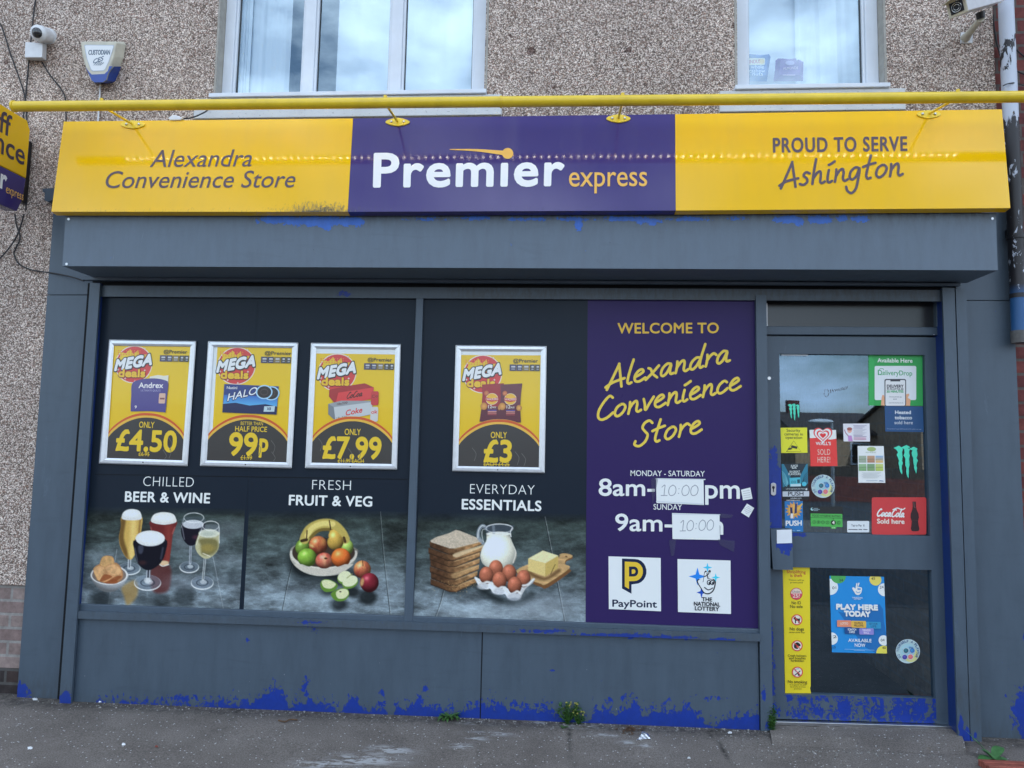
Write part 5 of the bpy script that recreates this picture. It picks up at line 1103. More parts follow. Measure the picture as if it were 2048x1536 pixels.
# ================================================================== FRAMED OFFER POSTERS
INKD = (52, 56, 60); PY_ = (238, 210, 34); PYL = (248, 222, 60); REDP = (190, 60, 66)
def poster(outer, inner, label, price, over, under, product, dv=0.0, du=0.0):
    c = PGL.many([lerp(outer[3], outer[2], .5)])[0]
    t_ = thing('poster_frame', label, 'poster frame', (c[0], c[1] - .01, c[2]), 'framed offer posters on the shop window')
    yb = Y_GLASS - .0025
    def ringpts(k, y): return [PY(y).at(*lerp(o_, i_, k)) for o_, i_ in zip(outer, inner)]
    R_ = [ringpts(0, yb), ringpts(0, yb - .010), ringpts(.18, yb - .0155), ringpts(.62, yb - .0165), ringpts(1, yb - .010), ringpts(1.0, yb - .004)]
    for s_ in range(4):
        m_ = MB(); V = []; e = (s_ + 1) % 4
        for r_ in R_: V += [r_[s_], r_[e]]
        # hairline mitre: pull the ends in very slightly
        V = [np.array(v) for v in V]
        for i in range(0, len(V), 2):
            dd = V[i + 1] - V[i]; l = np.linalg.norm(dd); V[i] = V[i] + dd / l * .0006; V[i + 1] = V[i + 1] - dd / l * .0006
        m_.add(V, [(2 * i, 2 * i + 1, 2 * i + 3, 2 * i + 2) for i in range(len(R_) - 1)])
        m_.build('frame_rail', MAT['alu'], t_)
    bk = MB(); bk.slab(PY(yb - .002), [lerp(o_, i_, .3) for o_, i_ in zip(outer, inner)], .001); bk.build('backing', MAT['paper'], t_)
    sc = MB(); mx_ = lerp(lerp(outer[3], inner[3], .45), lerp(outer[2], inner[2], .45), .49); sc.slab(PY(yb - .0165), [(mx_[0] + 1.3 * math.cos(a_), mx_[1] + 1.3 * math.sin(a_)) for a_ in np.linspace(0, 6.28, 9)[:-1]], .001, .0006); sc.build('catch_hole', MAT['black'], t_)
    q = [np.array(p_, float) for p_ in inner]
    def T(P):
        u = P[:, :1]; v = P[:, 1:]; return (q[0] * (1 - u) + q[1] * u) * (1 - v) + (q[3] * (1 - u) + q[2] * u) * v
    A = Art(PY(yb - .004), .0004, .00006, T=T); K = .68      # K: width over height of the sheet
    def ell(cx, cy, r, col, **k): A.ell(cx, cy, r, r * K, col, **k)
    A.rect(0, 0, 1, 1, (205, 222, 238))
    y0 = dv; x0 = du
    A.rect(x0, y0, 1, 1, PY_)
    A.poly([(x0, .50), (1, .505), (1, .508), (x0, .503)], (222, 194, 36)); A.poly([(x0, .508), (1, .512), (1, .7), (x0, .7)], (236, 206, 32))
    # burst and round badge
    cx, cy, r = .275 + x0 * .6, .165 + dv, .245
    ell(cx, cy, r, (236, 232, 226)); ell(cx, cy, r * .95, REDP)
    # cut the part of the badge that runs off the sheet: cover with burst
    A.poly([(max(x0, cx - .24), cy - .02), (cx - .18, cy - .07), (cx - .20, cy - .115), (cx - .12, cy - .095), (cx - .06, cy - .135), (cx - .01, cy - .09), (cx + .045, cy - .13), (cx + .06, cy - .085), (cx + .16, cy - .09), (cx + .1, cy - .02)], (246, 220, 60))
    for i in range(9):
        for j in range(3): ell(cx - .21 + i * .035, cy - .12 + j * .017, .008, (214, 120, 60), n=8)
    L1 = [(cx - .255, cy + .055), (cx + .24, cy - .005)]
    for dx, dy, c_ in ((.008, .008, INKD), (-.006, -.004, INKD), (.006, -.006, INKD), (-.006, .006, INKD), (0, 0, (216, 230, 246))):
        A.fat('MEGA', (L1[0][0] + dx + .01, L1[0][1] + dy), (L1[1][0] + dx - .01, L1[1][1] + dy), .088, c_, .0085 if c_ is not INKD else .011, n=12, bold=.012, shear=.2, space=1.05)
    A.fat('deals', (cx - .19, cy + .112), (cx + .155, cy + .11), .062, (120, 40, 50), .011, n=12); A.fat('deals', (cx - .19, cy + .11), (cx + .155, cy + .108), .062, (250, 214, 60), .0055)
    for sx, sy in ((.13, -.14), (.15, .05), (-.1, .125), (.03, .15), (-.2, .05)): star4(A, cx + sx, cy + sy, .018, .013, (236, 236, 240))
    # shop name and service icons
    A.text('@Premier', (.655, .062 + dv), (.965 + (.03 if du else 0), .063 + dv), .030, INKD, .010)
    for i, (xa_, w_, c_) in enumerate(((.612, .08, (58, 62, 96)), (.696, .076, (58, 62, 96)), (.776, .082, (120, 110, 70)), (.866, .06, (64, 70, 74)), (.93, .06, (64, 70, 74)))):
        A.rect(xa_, .080 + dv, min(1, xa_ + w_), .135 + dv, c_); A.rect(xa_ + .02, .092 + dv, min(1, xa_ + w_ - .01), .106 + dv, (176, 186, 200)); A.rect(xa_ + .02, .116 + dv, min(1, xa_ + w_ - .012), .124 + dv, (150, 160, 176))
    product(A, ell, dv)
    # arch with price
    def arch(off, col, off2=None):
        top = [(u, .822 - off * (1 + .25 * abs(2 * u - 1)) - .19 * max(0, 1 - (2 * u - 1) ** 2) ** .85 + .012) for u in np.linspace(0, 1, 31)]
        bot = [(1, 1), (0, 1)] if off2 is None else [(u, y + (off - off2)) for u, y in reversed(top)]
        A.poly(top + bot, col)
    arch(.054, (246, 212, 90)); arch(.052, (186, 84, 44), .030); arch(.030, (248, 206, 84), .012); arch(.012, INKD)
    over(A); 
    s_, xa_, xb_, yb_, cap = price
    if s_ == '99p': A.fat('99', (.275, .945), (.62, .947), .19, PYL, .0085); A.fat('p', (.655, .905), (.755, .906), .155, PYL, .0075)
    else: A.fat(s_, (xa_, yb_), (xb_, yb_), cap, PYL, .0085)
    under(A)
    # a few soft creases in the plastic cover
    for k in range(3):
        x_ = random.uniform(.05, .9); y_ = random.uniform(.78, .95); A.line(spline([(x_, y_), (x_ + .05, y_ + .05), (x_ + .03, y_ + .11 if y_ < .88 else .99)], 4), .006, (88, 94, 98))
    A.build('poster', 'poster', t_)
    return t_
def only(A): A.ctext('ONLY', .5, .722, .2, .052, PYL, bold=.012)
def struck(st, cx, y, w_, cap):
    def f(A): A.ctext(st, cx, y, w_, cap, PYL); A.line([(cx - w_ * .52, y - cap * .42), (cx + w_ * .52, y - cap * .42)], .0035, PYL)
    return f
def prod_rolls(A, ell, dv):
    A.poly([(.50, .27), (.60, .255), (.68, .262), (.74, .255), (.745, .34), (.47, .34)], (206, 214, 210))
    A.curve([(.27, .34), (.36, .30), (.55, .285), (.70, .30), (.745, .33), (.74, .45), (.735, .575), (.70, .58), (.50, .575), (.30, .58), (.275, .57), (.27, .45)], (70, 68, 138))
    A.text('Andrex', (.36, .372), (.68, .368), .046, (222, 230, 246), .03); A.text('ULTIMATE QUILTS', (.39, .402), (.65, .400), .016, (150, 154, 206), .01); A.text('9', (.325, .553), (.35, .553), .024, (220, 226, 240), .03)
    A.rrect(.635, .415, .72, .505, .012, (196, 170, 160)); A.rect(.648, .455, .71, .47, (120, 76, 90))
def prod_biscuit(A, ell, dv):
    q_ = [(.165, .325), (.855, .338), (.845, .585), (.16, .575)]
    A.poly(q_, (34, 58, 128)); A.grad([(.17, .42), (.848, .43), (.845, .53), (.165, .53)], (44, 100, 190), (86, 176, 236)); A.poly([(.16, .50), (.32, .488), (.5, .51), (.7, .495), (.846, .515), (.845, .585), (.16, .575)], (22, 36, 84))
    A.text('Nutini', (.2, .368), (.33, .368), .022, (220, 230, 244), .02); A.fat('HALO', (.215, .475), (.585, .405), .062, (30, 40, 90), .008, bold=.03, shear=.15); A.fat('HALO', (.215, .475), (.585, .405), .062, (206, 222, 242), .001, bold=.02, shear=.15)
    for x_, y_ in ((.765, .40), (.675, .39)): A.ell(x_, y_, .105, .062, (150, 200, 240)); A.ell(x_, y_, .088, .052, (36, 32, 40)); A.ring(x_, y_, .05, .03, .008, (66, 60, 66), 20)
    A.poly([(.685, .515), (.82, .51), (.815, .56), (.68, .562)], (170, 200, 220)); A.text('X8', (.72, .548), (.77, .547), .024, (30, 44, 90), .03)
def prod_cans(A, ell, dv):
    A.poly([(.185, .36), (.45, .32), (.63, .30), (.745, .335), (.74, .42), (.34, .505), (.255, .475), (.185, .42)], (150, 42, 52)); A.poly([(.30, .385), (.745, .335), (.735, .435), (.265, .50)], (196, 62, 70))
    A.hand('CoCoa', (.405, .437), (.60, .41), .026, .009, (60, 30, 36), .25)
    A.poly([(.18, .485), (.34, .455), (.70, .452), (.735, .465), (.735, .565), (.275, .63), (.185, .57)], (136, 148, 162)); A.poly([(.25, .512), (.735, .462), (.73, .57), (.28, .632)], (176, 190, 204)); A.poly([(.18, .485), (.25, .512), (.28, .632), (.185, .575)], (110, 122, 136))
    A.text('Coke', (.405, .585), (.61, .553), .046, (190, 56, 62), .03, shear=.1)
    A.text('18x330', (.29, .495), (.42, .478), .018, (80, 30, 34), .01); A.text('18x330', (.29, .618), (.42, .602), .018, (96, 106, 120), .01)
    A.rrect(.715, .368, .81, .49, .018, (176, 54, 62)); A.rrect(.715, .505, .81, .632, .018, (186, 196, 206)); A.text('ok', (.725, .565), (.80, .56), .03, (190, 56, 62), .03); A.text('Co', (.725, .425), (.80, .42), .024, (70, 30, 34), .0)
    A.text('18x330ml', (.71, .662), (.805, .662), .012, (96, 88, 40), .0)
def prod_crisps(A, ell, dv):
    for x_, c1, c2 in ((.27, (142, 46, 56), (150, 40, 48)), (.50, (92, 48, 64), (84, 44, 62))):
        A.poly([(x_ - .0, .29), (x_ + .275, .278), (x_ + .262, .36), (x_ + .252, .5), (x_ + .268, .615), (x_ - .02, .612), (x_ + .0, .5), (x_ + .01, .38)], c1)
        A.poly([(x_ + .005, .48), (x_ + .255, .48), (x_ + .268, .615), (x_ - .02, .612)], (84, 38, 56))
        A.ell(x_ + .13, .415, .078, .05, (226, 214, 190)); A.ell(x_ + .13, .415, .070, .046, (226, 186, 70)); A.poly([(x_ + .055, .40), (x_ + .13, .412), (x_ + .205, .40), (x_ + .205, .43), (x_ + .13, .44), (x_ + .055, .43)], (176, 52, 56)); A.text('WALKERS', (x_ + .062, .427), (x_ + .2, .424), .018, (236, 236, 236), .02)
        A.ell(x_ + .03, .478, .042, .032, (206, 160, 90), (170, 118, 60)); A.ell(x_ + .24, .49, .034, .026, (214, 168, 96), (170, 118, 60)); A.ell(x_ + .06, .365, .03, .022, (196, 130, 90), (160, 90, 60))
        A.text('12', (x_ + .085, .495), (x_ + .13, .494), .026, (236, 236, 240), .03); A.text('PACK', (x_ + .135, .494), (x_ + .185, .493), .014, (236, 236, 240), .02)
        for k in range(4): A.rect(x_ + .08, .508 + k * .013, x_ + .19, .515 + k * .013, ((90, 90, 170), (206, 150, 150), (190, 120, 120), (150, 70, 80))[k])
poster([(218, 679), (392.5, 682), (375, 932.5), (197.6, 927)], [(227.9, 691), (380.8, 693), (364, 920.7), (213.6, 916)], 'silver framed offer poster priced £4.50 with a purple toilet roll pack', ('£4.50', .115, .905, .925, .175), only, struck('£6.95', .49, .972, .14, .036), prod_rolls)
poster([(416.4, 682), (596.5, 685), (583.4, 936.8), (400, 932)], [(427, 693.6), (584.4, 695.8), (572.7, 924.7), (413.5, 920.8)], 'silver framed offer poster priced 99p with a blue biscuit box', ('99p', .27, .745, .925, .165),
       lambda A: (A.ctext('BETTER THAN', .54, .682, .28, .030, PYL), A.ctext('HALF PRICE', .535, .738, .40, .044, PYL, bold=.012)), struck('£1.99', .495, .985, .14, .038), prod_biscuit, 0, .05)
poster([(622, 685.4), (801.8, 688), (794, 939.4), (610, 936.5)], [(632.8, 696.5), (790.5, 698.5), (783, 928), (623, 925.3)], 'silver framed offer poster priced £7.99 with red and silver drink cartons', ('£7.99', .14, .86, .955, .18), lambda A: A.ctext('ONLY', .5, .752, .2, .052, PYL, bold=.012), struck('£11.99 EACH', .49, .995, .32, .034), prod_cans, .045)
poster([(911.3, 690), (1093.4, 692), (1089.3, 946.3), (904.7, 942.4)], [(922.5, 701.8), (1081.7, 702.5), (1077.6, 934.8), (916.5, 932)], 'silver framed offer poster priced £3 with two crisp bags', ('£3', .32, .655, .955, .18), lambda A: A.ctext('ONLY', .495, .752, .2, .052, PYL, bold=.012), struck('EACH £4.25', .475, .995, .315, .034), prod_crisps, .035)

# ================================================================== STICKERS AND POSTERS ON THE DOOR GLASS
PDG = PY(Y_DG)
GRP = 'stickers and notices on the shop door'
def sticker(name, cat, label, fn, group=GRP, mat='sticker', off=.0015, T=None):
    A_ = Art(PDG, off, T=T); fn(A_); o_ = A_.build(name, mat); tag(o_, label, cat, group); return centre(o_)
def quadT(q):
    q = [np.array(p_, float) for p_ in q]
    return lambda P: (q[0] * (1 - P[:, :1]) + q[1] * P[:, :1]) * (1 - P[:, 1:]) + (q[3] * (1 - P[:, :1]) + q[2] * P[:, :1]) * P[:, 1:]
def z1(x, y): return (1500 + x / 4.452, 580 + y / 4.452)
def z2(x, y): return (1530 + x / 5.488, 840 + y / 5.488)
def z3(x, y): return (1660 + x / 5.486, 840 + y / 5.486)
def z4(x, y): return (1520 + x / 3.658, 1040 + y / 3.658)
W_ = (222, 236, 248)
def f(A):
    A.poly([z1(1055, 575), z1(1535, 580), z1(1540, 1032), z1(1057, 1028)], (34, 152, 78))
    A.poly([z1(1055, 575), z1(1070, 575), z1(1110, 640), z1(1100, 1028), z1(1057, 1028)], (40, 164, 86))
    A.rrect(*z1(1110, 676), *z1(1480, 980), 3, (206, 222, 240)); A.text('Available Here', z1(1136, 643), z1(1446, 647), 8, W_, .022)
    A.text('DeliveryDrop', z1(1142, 755), z1(1444, 762), 9.5, (38, 156, 96), .008); A.line([z1(1140, 712), z1(1140, 755), z1(1180, 755)], 1, (38, 156, 96)); A.line([z1(1150, 712), z1(1158, 700), z1(1185, 700), z1(1190, 712)], 1, (38, 156, 96))
    for P in ([(1165, 1028), (1172, 960), (1178, 935), (1192, 935), (1200, 965), (1200, 1029)], [(1385, 1030), (1388, 930), (1410, 922), (1420, 932), (1405, 960), (1430, 975), (1425, 1031)]): A.poly([z1(*p_) for p_ in P], (226, 178, 146))
    A.rrect(*z1(1198, 792), *z1(1390, 1031), 3.5, (52, 56, 70)); A.rrect(*z1(1206, 802), *z1(1382, 1030), 2.6, (214, 226, 242)); A.rect(*z1(1250, 796), *z1(1338, 814), (52, 56, 70))
    A.text('DELIVERY', z1(1220, 868), z1(1366, 868), 5.4, (40, 44, 60), .04); A.text('IN AS LITTLE AS', z1(1220, 888), z1(1366, 890), 3.6, (40, 44, 60), .03); A.text('30 MINUTES', z1(1218, 914), z1(1366, 914), 4.4, (44, 160, 104), .04)
    A.text('Download the app', z1(1240, 955), z1(1352, 956), 2.2, (60, 64, 80)); A.text('www.deliverydrop.co.uk', z1(1234, 1008), z1(1364, 1008), 2, (60, 64, 80))
    for x_ in (1282, 1300): A.ell(*z1(x_, 972), 1.1, 1.1, (60, 64, 80), n=8)
sticker('delivery_sticker', 'sticker', 'square green delivery sticker with a drawn phone at the top of the door glass', f)
def f(A):
    A.poly([z1(1198, 1033), z1(1540, 1038), z1(1548, 1266), z1(1205, 1260)], (22, 72, 128))
    for st, x0, x1, y, c in (('Heated', 1293, 1432, 1103, .03), ('tobacco', 1290, 1442, 1150, .03), ('sold here', 1287, 1450, 1194, .0)): A.text(st, z1(x0, y), z1(x1, y + 1), 6.6, (198, 214, 232), c)
    A.text('This product is not risk free and is for adults use only', z1(1218, 1240), z1(1526, 1244), 2.2, (140, 164, 196)); star4(A, *z1(1247, 1090), 4, 5, (36, 66, 140))
sticker('tobacco_sticker', 'sticker', 'dark blue heated tobacco sticker beneath the green delivery sticker', f)
def claws(A, cx, cy, w, h, edge):
    """three ragged claw strokes"""
    for k, (dx, ln, top) in enumerate(((-.30, .86, .02), (.02, 1.0, .0), (.33, .80, .05))):
        L_, R__ = [], []; rn = random.Random(17 + k); n = 10
        for i in range(n + 1):
            t_ = i / n; xx = cx + w * (dx + (.10 * t_ if k == 0 else .05 * t_ if k == 1 else .08 * t_)); wd = w * (.13 * (1 - t_) ** .7 + .012) * (1 + .25 * math.sin(i * 2.3 + k)); yy = cy - h / 2 + h * (top + ln * t_ * .97)
            j = rn.uniform(-.02, .02) * w; L_.append((xx - wd + j, yy)); R__.append((xx + wd * .8 + j, yy))
        hook = [(cx + w * (dx - .24), cy - h / 2 + h * (top + .04)), (cx + w * (dx - .02), cy - h / 2 + h * (top - .03)), (cx + w * (dx + .13), cy - h / 2 + h * (top + .03))]
        P = hook + R__[1:] + list(reversed(L_[1:]))
        c = np.mean(P, 0)
        A.poly([(p_[0] + edge * np.sign(p_[0] - (cx + w * (dx + .03))), p_[1] + edge * (1 if p_[1] > cy else -1) * .8) for p_ in P], (14, 24, 32)); A.poly(P, (70, 214, 190))
sticker('claw_sticker', 'sticker', 'small turquoise three claw sticker high on the left of the door glass', lambda A: claws(A, 1588, 825, 24, 34, .8))
sticker('claw_sticker', 'sticker', 'large turquoise three claw sticker on the right of the door glass', lambda A: claws(A, 1813, 925, 48, 66, 1.6))
def f(A):
    A.poly([z2(170, 85), z2(462, 83), z2(466, 360), z2(178, 362)], (214, 222, 50)); K = (44, 48, 40)
    for st, x0, x1, y in (('Security', 237, 388, 128), ('cameras in', 212, 416, 168), ('operation', 225, 408, 206)): A.text(st, z2(x0, y), z2(x1, y + 2), 5.6, K, .01)
    A.line([z2(236, 348), z2(316, 228), z2(394, 346), z2(236, 348)], .8, K)
    A.poly([z2(292, 276), z2(356, 292), z2(352, 318), z2(284, 302)], K); A.poly([z2(252, 320), z2(276, 302), z2(300, 316), z2(276, 328)], K); A.line([z2(300, 300), z2(290, 318)], 1.6, K); A.ell(*z2(264, 318), 2, 1.8, K, n=10)
sticker('camera_notice', 'notice', 'yellow security cameras notice at the left of the door glass', f)
def heart(A, cx, cy, s, col):
    A.poly([(cx + s * .0625 * 16 * math.sin(t_) ** 3, cy - s * .0625 * (13 * math.cos(t_) - 5 * math.cos(2 * t_) - 2 * math.cos(3 * t_) - math.cos(4 * t_))) for t_ in np.linspace(0, 2 * math.pi, 40)[:-1]], col)
def f(A):
    RD = (218, 62, 62)
    A.poly([z2(488, 108), z2(780, 110), z2(796, 505), z2(500, 508)], RD); A.poly([z2(488, 108), z2(780, 110), z2(783, 205), z2(720, 215), z2(560, 195), z2(491, 200)], W_)
    cx, cy = z2(636, 168)
    for s_, c_ in ((19, (206, 52, 60)), (16.6, W_), (12.6, (206, 52, 60)), (9.8, W_), (6, (206, 52, 60))): heart(A, cx, cy - 1 + (19 - s_) * .1, s_, c_)
    A.text("WALL'S", z2(558, 275), z2(722, 275), 6.2, W_, .02)
    for st, y in (('SOLD', 382), ('HERE!', 466)): A.text(st, z2(578, y), z2(716, y - 1), 11, (240, 228, 226), .0, space=1.1)
    A.line([z2(700, 330), z2(770, 430)], .7, (196, 50, 52))
sticker('ice_cream_sticker', 'sticker', 'red and white ice cream sticker with a heart emblem on the door', f)
def f(A):
    A.poly([z3(143, 40), z3(434, 38), z3(440, 236), z3(150, 235)], (204, 214, 234))
    A.ell(*z3(215, 115), 4.5, 4.8, (226, 176, 170)); A.poly([z3(196, 170), z3(236, 170), z3(250, 232), z3(200, 232)], (176, 132, 200)); A.ell(*z3(215, 98), 5.2, 3.2, (150, 90, 90)); A.line([z3(200, 175), z3(170, 140), z3(160, 108)], 1.4, (150, 90, 120))
    for k in range(10): A.line([z3(258 + (k % 2) * 6, 62 + k * 13), z3(400 - (k % 3) * 22, 63 + k * 13)], .8, (120, 112, 160) if k < 3 or k > 7 else (168, 176, 200))
    for k in range(2): A.line([z3(262, 196 + k * 14), z3(395, 198 + k * 14)], 1.0, (176, 96, 150))
sticker('printed_note', 'notice', 'small white notice with a pink cartoon figure near the middle of the door glass', f)
def f(A):
    A.poly([z3(303, 284), z3(590, 286), z3(607, 690), z3(312, 688)], (208, 222, 236))
    A.ell(*z3(455, 320), 9, 4.5, (150, 178, 120)); A.text('HELP REQUEST', z3(392, 362), z3(508, 363), 2.6, (120, 140, 110))
    cs = (((150, 170, 160), (140, 160, 150)), ((176, 150, 130), (160, 120, 100)), ((120, 170, 220), (214, 180, 90)), ((140, 180, 150), (110, 160, 110)), ((110, 150, 120), (120, 160, 110)), ((180, 200, 130), (160, 190, 90)))
    for k, (c1, c2) in enumerate(cs):
        x0 = 316 + (k % 3) * 92; y0 = 392 + (k // 3) * 90; A.grad([z3(x0, y0), z3(x0 + 82, y0), z3(x0 + 84, y0 + 76), z3(x0 + 1, y0 + 76)], c1, c2); A.line([z3(x0 + 1, y0 + 40), z3(x0 + 82, y0 + 36)], .7, (90, 120, 90))
    for k in range(6): A.line([z3(350 + (k % 2) * 14, 578 + k * 11), z3(560 - (k % 3) * 20, 578 + k * 11)], .7, (170, 186, 200))
    A.line([z3(400, 664), z3(520, 664)], .9, (140, 160, 190)); A.line([z3(545, 664), z3(585, 670)], 1.4, (100, 130, 180))
sticker('photo_leaflet', 'leaflet', 'white leaflet with six small green photos on the door glass', f)
def f(A):
    A.poly([z2(180, 482), z2(468, 478), z2(474, 780), z2(190, 782)], (26, 44, 58)); A.poly([z2(190, 782), z2(474, 780), z2(486, 876), z2(196, 876)], (18, 24, 32))
    A.poly([z2(180, 482), z2(205, 482), z2(280, 620), z2(280, 700), z2(195, 740)], (36, 116, 150)); A.poly([z2(468, 478), z2(450, 490), z2(388, 610), z2(388, 690), z2(472, 700)], (38, 120, 154))
    for k in range(5):
        A.line(spline([z2(182 + k * 3, 560 + k * 26), z2(225, 610 + k * 26), z2(252 - k * 3, 690 + k * 10)], 4), .8, (120, 200, 226)); A.line(spline([z2(470, 570 + k * 24), z2(432, 615 + k * 22), z2(410 + k * 3, 690)], 4), .8, (20, 60, 80))
    A.text('JUICE', z2(282, 514), z2(360, 512), 3.8, (200, 220, 232), .02); A.text('BAR', z2(296, 534), z2(348, 534), 3.2, (200, 220, 232), .02); A.text('18 GREAT', z2(270, 580), z2(384, 578), 4.2, (200, 220, 232), .01); A.text('FLAVOURS', z2(258, 606), z2(392, 604), 4.2, (200, 220, 232), .01)
    A.poly([z2(268, 636), z2(388, 630), z2(394, 728), z2(274, 730)], (70, 176, 206)); A.poly([z2(280, 704), z2(394, 700), z2(394, 728), z2(282, 730)], (170, 206, 226)); A.poly([z2(352, 654), z2(382, 650), z2(384, 690), z2(356, 694)], (26, 76, 96))
    for x_ in (300, 328): A.ring(*z2(x_, 680), 2.2, 2.6, .8, (30, 70, 90), 12)
    A.ell(*z2(430, 702), 4.8, 4.4, (72, 180, 214)); A.text('UP TO 600 PUFFS PER PACK', z2(232, 764), z2(436, 762), 2.4, (200, 214, 226)); A.ell(*z2(454, 760), 2, 2, (190, 206, 220), n=10)
    A.poly([z2(192, 784), z2(484, 781), z2(485, 838), z2(193, 841)], (176, 192, 212)); A.text('PUSH', z2(254, 832), z2(422, 829), 8, (30, 34, 46), .018); A.text('juicebar.com', z2(280, 866), z2(400, 864), 3, (190, 204, 220), .01)
sticker('push_sticker', 'sticker', 'black and teal vape sticker with a grey push strip beside the lock', f)
def f(A):
    A.poly([z2(215, 892), z2(414, 890), z2(420, 1226), z2(220, 1228)], (30, 112, 186)); A.text('DISPOSABLE VAPE', z2(236, 888), z2(384, 886), 2.6, (214, 226, 240), .02)
    c0 = (316, 990)
    P = [(c0[0] + (96 if k % 2 else 62) * math.cos(k * math.pi / 14), c0[1] + (98 if k % 2 else 66) * math.sin(k * math.pi / 14)) for k in range(28)]
    A.poly([z2(min(418, max(216, p_[0])), p_[1]) for p_ in P], (190, 146, 70)); A.ell(*z2(310, 985), 9, 11, (216, 176, 96))
    A.poly([z2(272, 930), z2(298, 926), z2(306, 1040), z2(280, 1046)], (34, 44, 90)); A.poly([z2(330, 920), z2(352, 916), z2(350, 1020), z2(322, 1030)], (40, 50, 100)); A.poly([z2(352, 970), z2(404, 912), z2(414, 922), z2(366, 1000)], (226, 190, 90)); A.rect(*z2(282, 1026), *z2(310, 1080), (206, 214, 226)); A.ell(*z2(288, 942), 2.6, 3.4, (210, 150, 90))
    A.text('PUSH', z2(230, 1160), z2(402, 1157), 9.6, (224, 236, 250), .04); A.line([z2(236, 1206), z2(330, 1218)], .9, (150, 200, 236)); A.line([z2(352, 1214), z2(384, 1213)], 1.2, (170, 210, 240))
sticker('push_sticker', 'sticker', 'blue push sticker with an orange splash at the lower left of the upper glass', f)
def roundel(cx, cy, r):
    def f(A):
        A.ell(cx, cy, r, r, (176, 204, 224)); A.ell(cx, cy, r * .95, r * .95, (120, 176, 214), (170, 200, 210)); A.ell(cx + r * .25, cy + r * .3, r * .6, r * .6, (196, 206, 150)); A.ell(cx, cy - r * .05, r * .6, r * .58, (132, 186, 222), (150, 196, 216))
        st = 'DO YOURSELF A FLAVOUR'
        for i, ch in enumerate(st):
            if ch == ' ': continue
            a_ = R(-215 + i * 12.4); p_ = np.array([cx + r * .74 * math.cos(a_), cy + r * .74 * math.sin(a_)]); d_ = np.array([-math.sin(a_), math.cos(a_)]) * r * .07; A.text(ch, p_ - d_, p_ + d_, r * .2, (40, 78, 140), .02, up=(math.cos(a_), math.sin(a_)))
        for x_, y_, c1, c2 in ((-.16, -.05, (60, 130, 150), (30, 80, 110)), (.36, -.06, (70, 150, 214), (40, 100, 180)), (-.26, .48, (90, 90, 190), (50, 50, 140)), (.22, .46, (240, 160, 110), (190, 90, 140))):
            A.ell(cx + x_ * r, cy + y_ * r, r * .23, r * .23, (210, 224, 236)); A.ell(cx + x_ * r, cy + y_ * r, r * .205, r * .205, c1, c2, hx=-r * .06, hy=-r * .06)
        for k in range(4): A.line([(cx + r * (.1 + .08 * k), cy - r * .36), (cx + r * (.16 + .1 * k), cy - r * .22)], r * .04, (50, 100, 170))
    return f
sticker('round_sticker', 'sticker', 'round pale blue flavour sticker below the red ice cream sticker', roundel(1646, 972.5, 23.2))
sticker('round_sticker', 'sticker', 'round pale blue flavour sticker on the lower door glass beside the lottery poster', roundel(1815.8, 1302.5, 24.2))
def f(A):
    A.poly([z2(490, 955), z2(852, 950), z2(856, 1040), z2(494, 1040)], (24, 30, 34)); G_ = (72, 170, 82)
    A.ell(*z2(518, 978), 3, 3, (150, 200, 220)); A.ell(*z2(524, 974), 1.8, 1.6, (24, 30, 34), n=10)
    for k in range(3): A.line([z2(538, 970 + k * 12), z2(580 + (k % 2) * 20, 970 + k * 12)], 1, (130, 160, 180))
    A.poly([z2(500, 1026), z2(848, 1032), z2(851, 1176), z2(504, 1166)], G_); A.poly([z2(722, 1170), z2(782, 1172), z2(782, 1194), z2(722, 1192)], G_); A.line([z2(502, 1070), z2(849, 1080)], .8, (34, 90, 50))
    A.text('FOOD HYGIENE RATING', z2(520, 1060), z2(832, 1070), 4.2, (34, 70, 44), .01)
    for k, x_ in enumerate((540, 588, 636, 686, 750, 810)):
        y_ = 1120 + (x_ - 540) * .03
        if k == 4: A.ell(*z2(x_, y_), 4.9, 4.9, (20, 30, 28)); A.text('4', z2(x_ - 13, y_ + 16), z2(x_ + 13, y_ + 16), 6, (226, 238, 236), .04)
        else: A.ring(*z2(x_, y_), 3.4, 3.4, .7, (30, 66, 44), 18); A.text(str(k), z2(x_ - 5, y_ + 8), z2(x_ + 5, y_ + 8), 3, (30, 66, 44))
    A.text('GOOD', z2(734, 1188), z2(770, 1189), 2.2, (210, 236, 214), .01); A.poly([z2(742, 1082), z2(758, 1082), z2(750, 1092)], (30, 66, 44))
sticker('hygiene_rating', 'sticker', 'green and black food hygiene rating sticker showing number four', f)
def f(A):
    A.rrect(*z3(188, 1108), *z3(430, 1232), 1.8, (200, 216, 234)); A.text('Tap to Pay', z3(234, 1166), z3(348, 1168), 4, (54, 60, 76), .012)
    for k in range(3): A.ring(*z3(360, 1158), 1.4 + k * .9, 1.8 + k * 1.0, .5, (54, 60, 76), 8, -.8, .8)
    for x0, x1 in ((205, 300), (316, 350), (368, 408)): A.line([z3(x0, 1200), z3(x1, 1202)], 1.5, (70, 76, 92))
sticker('payment_sticker', 'sticker', 'small white tap to pay sticker between the green rating and red drink stickers', f)
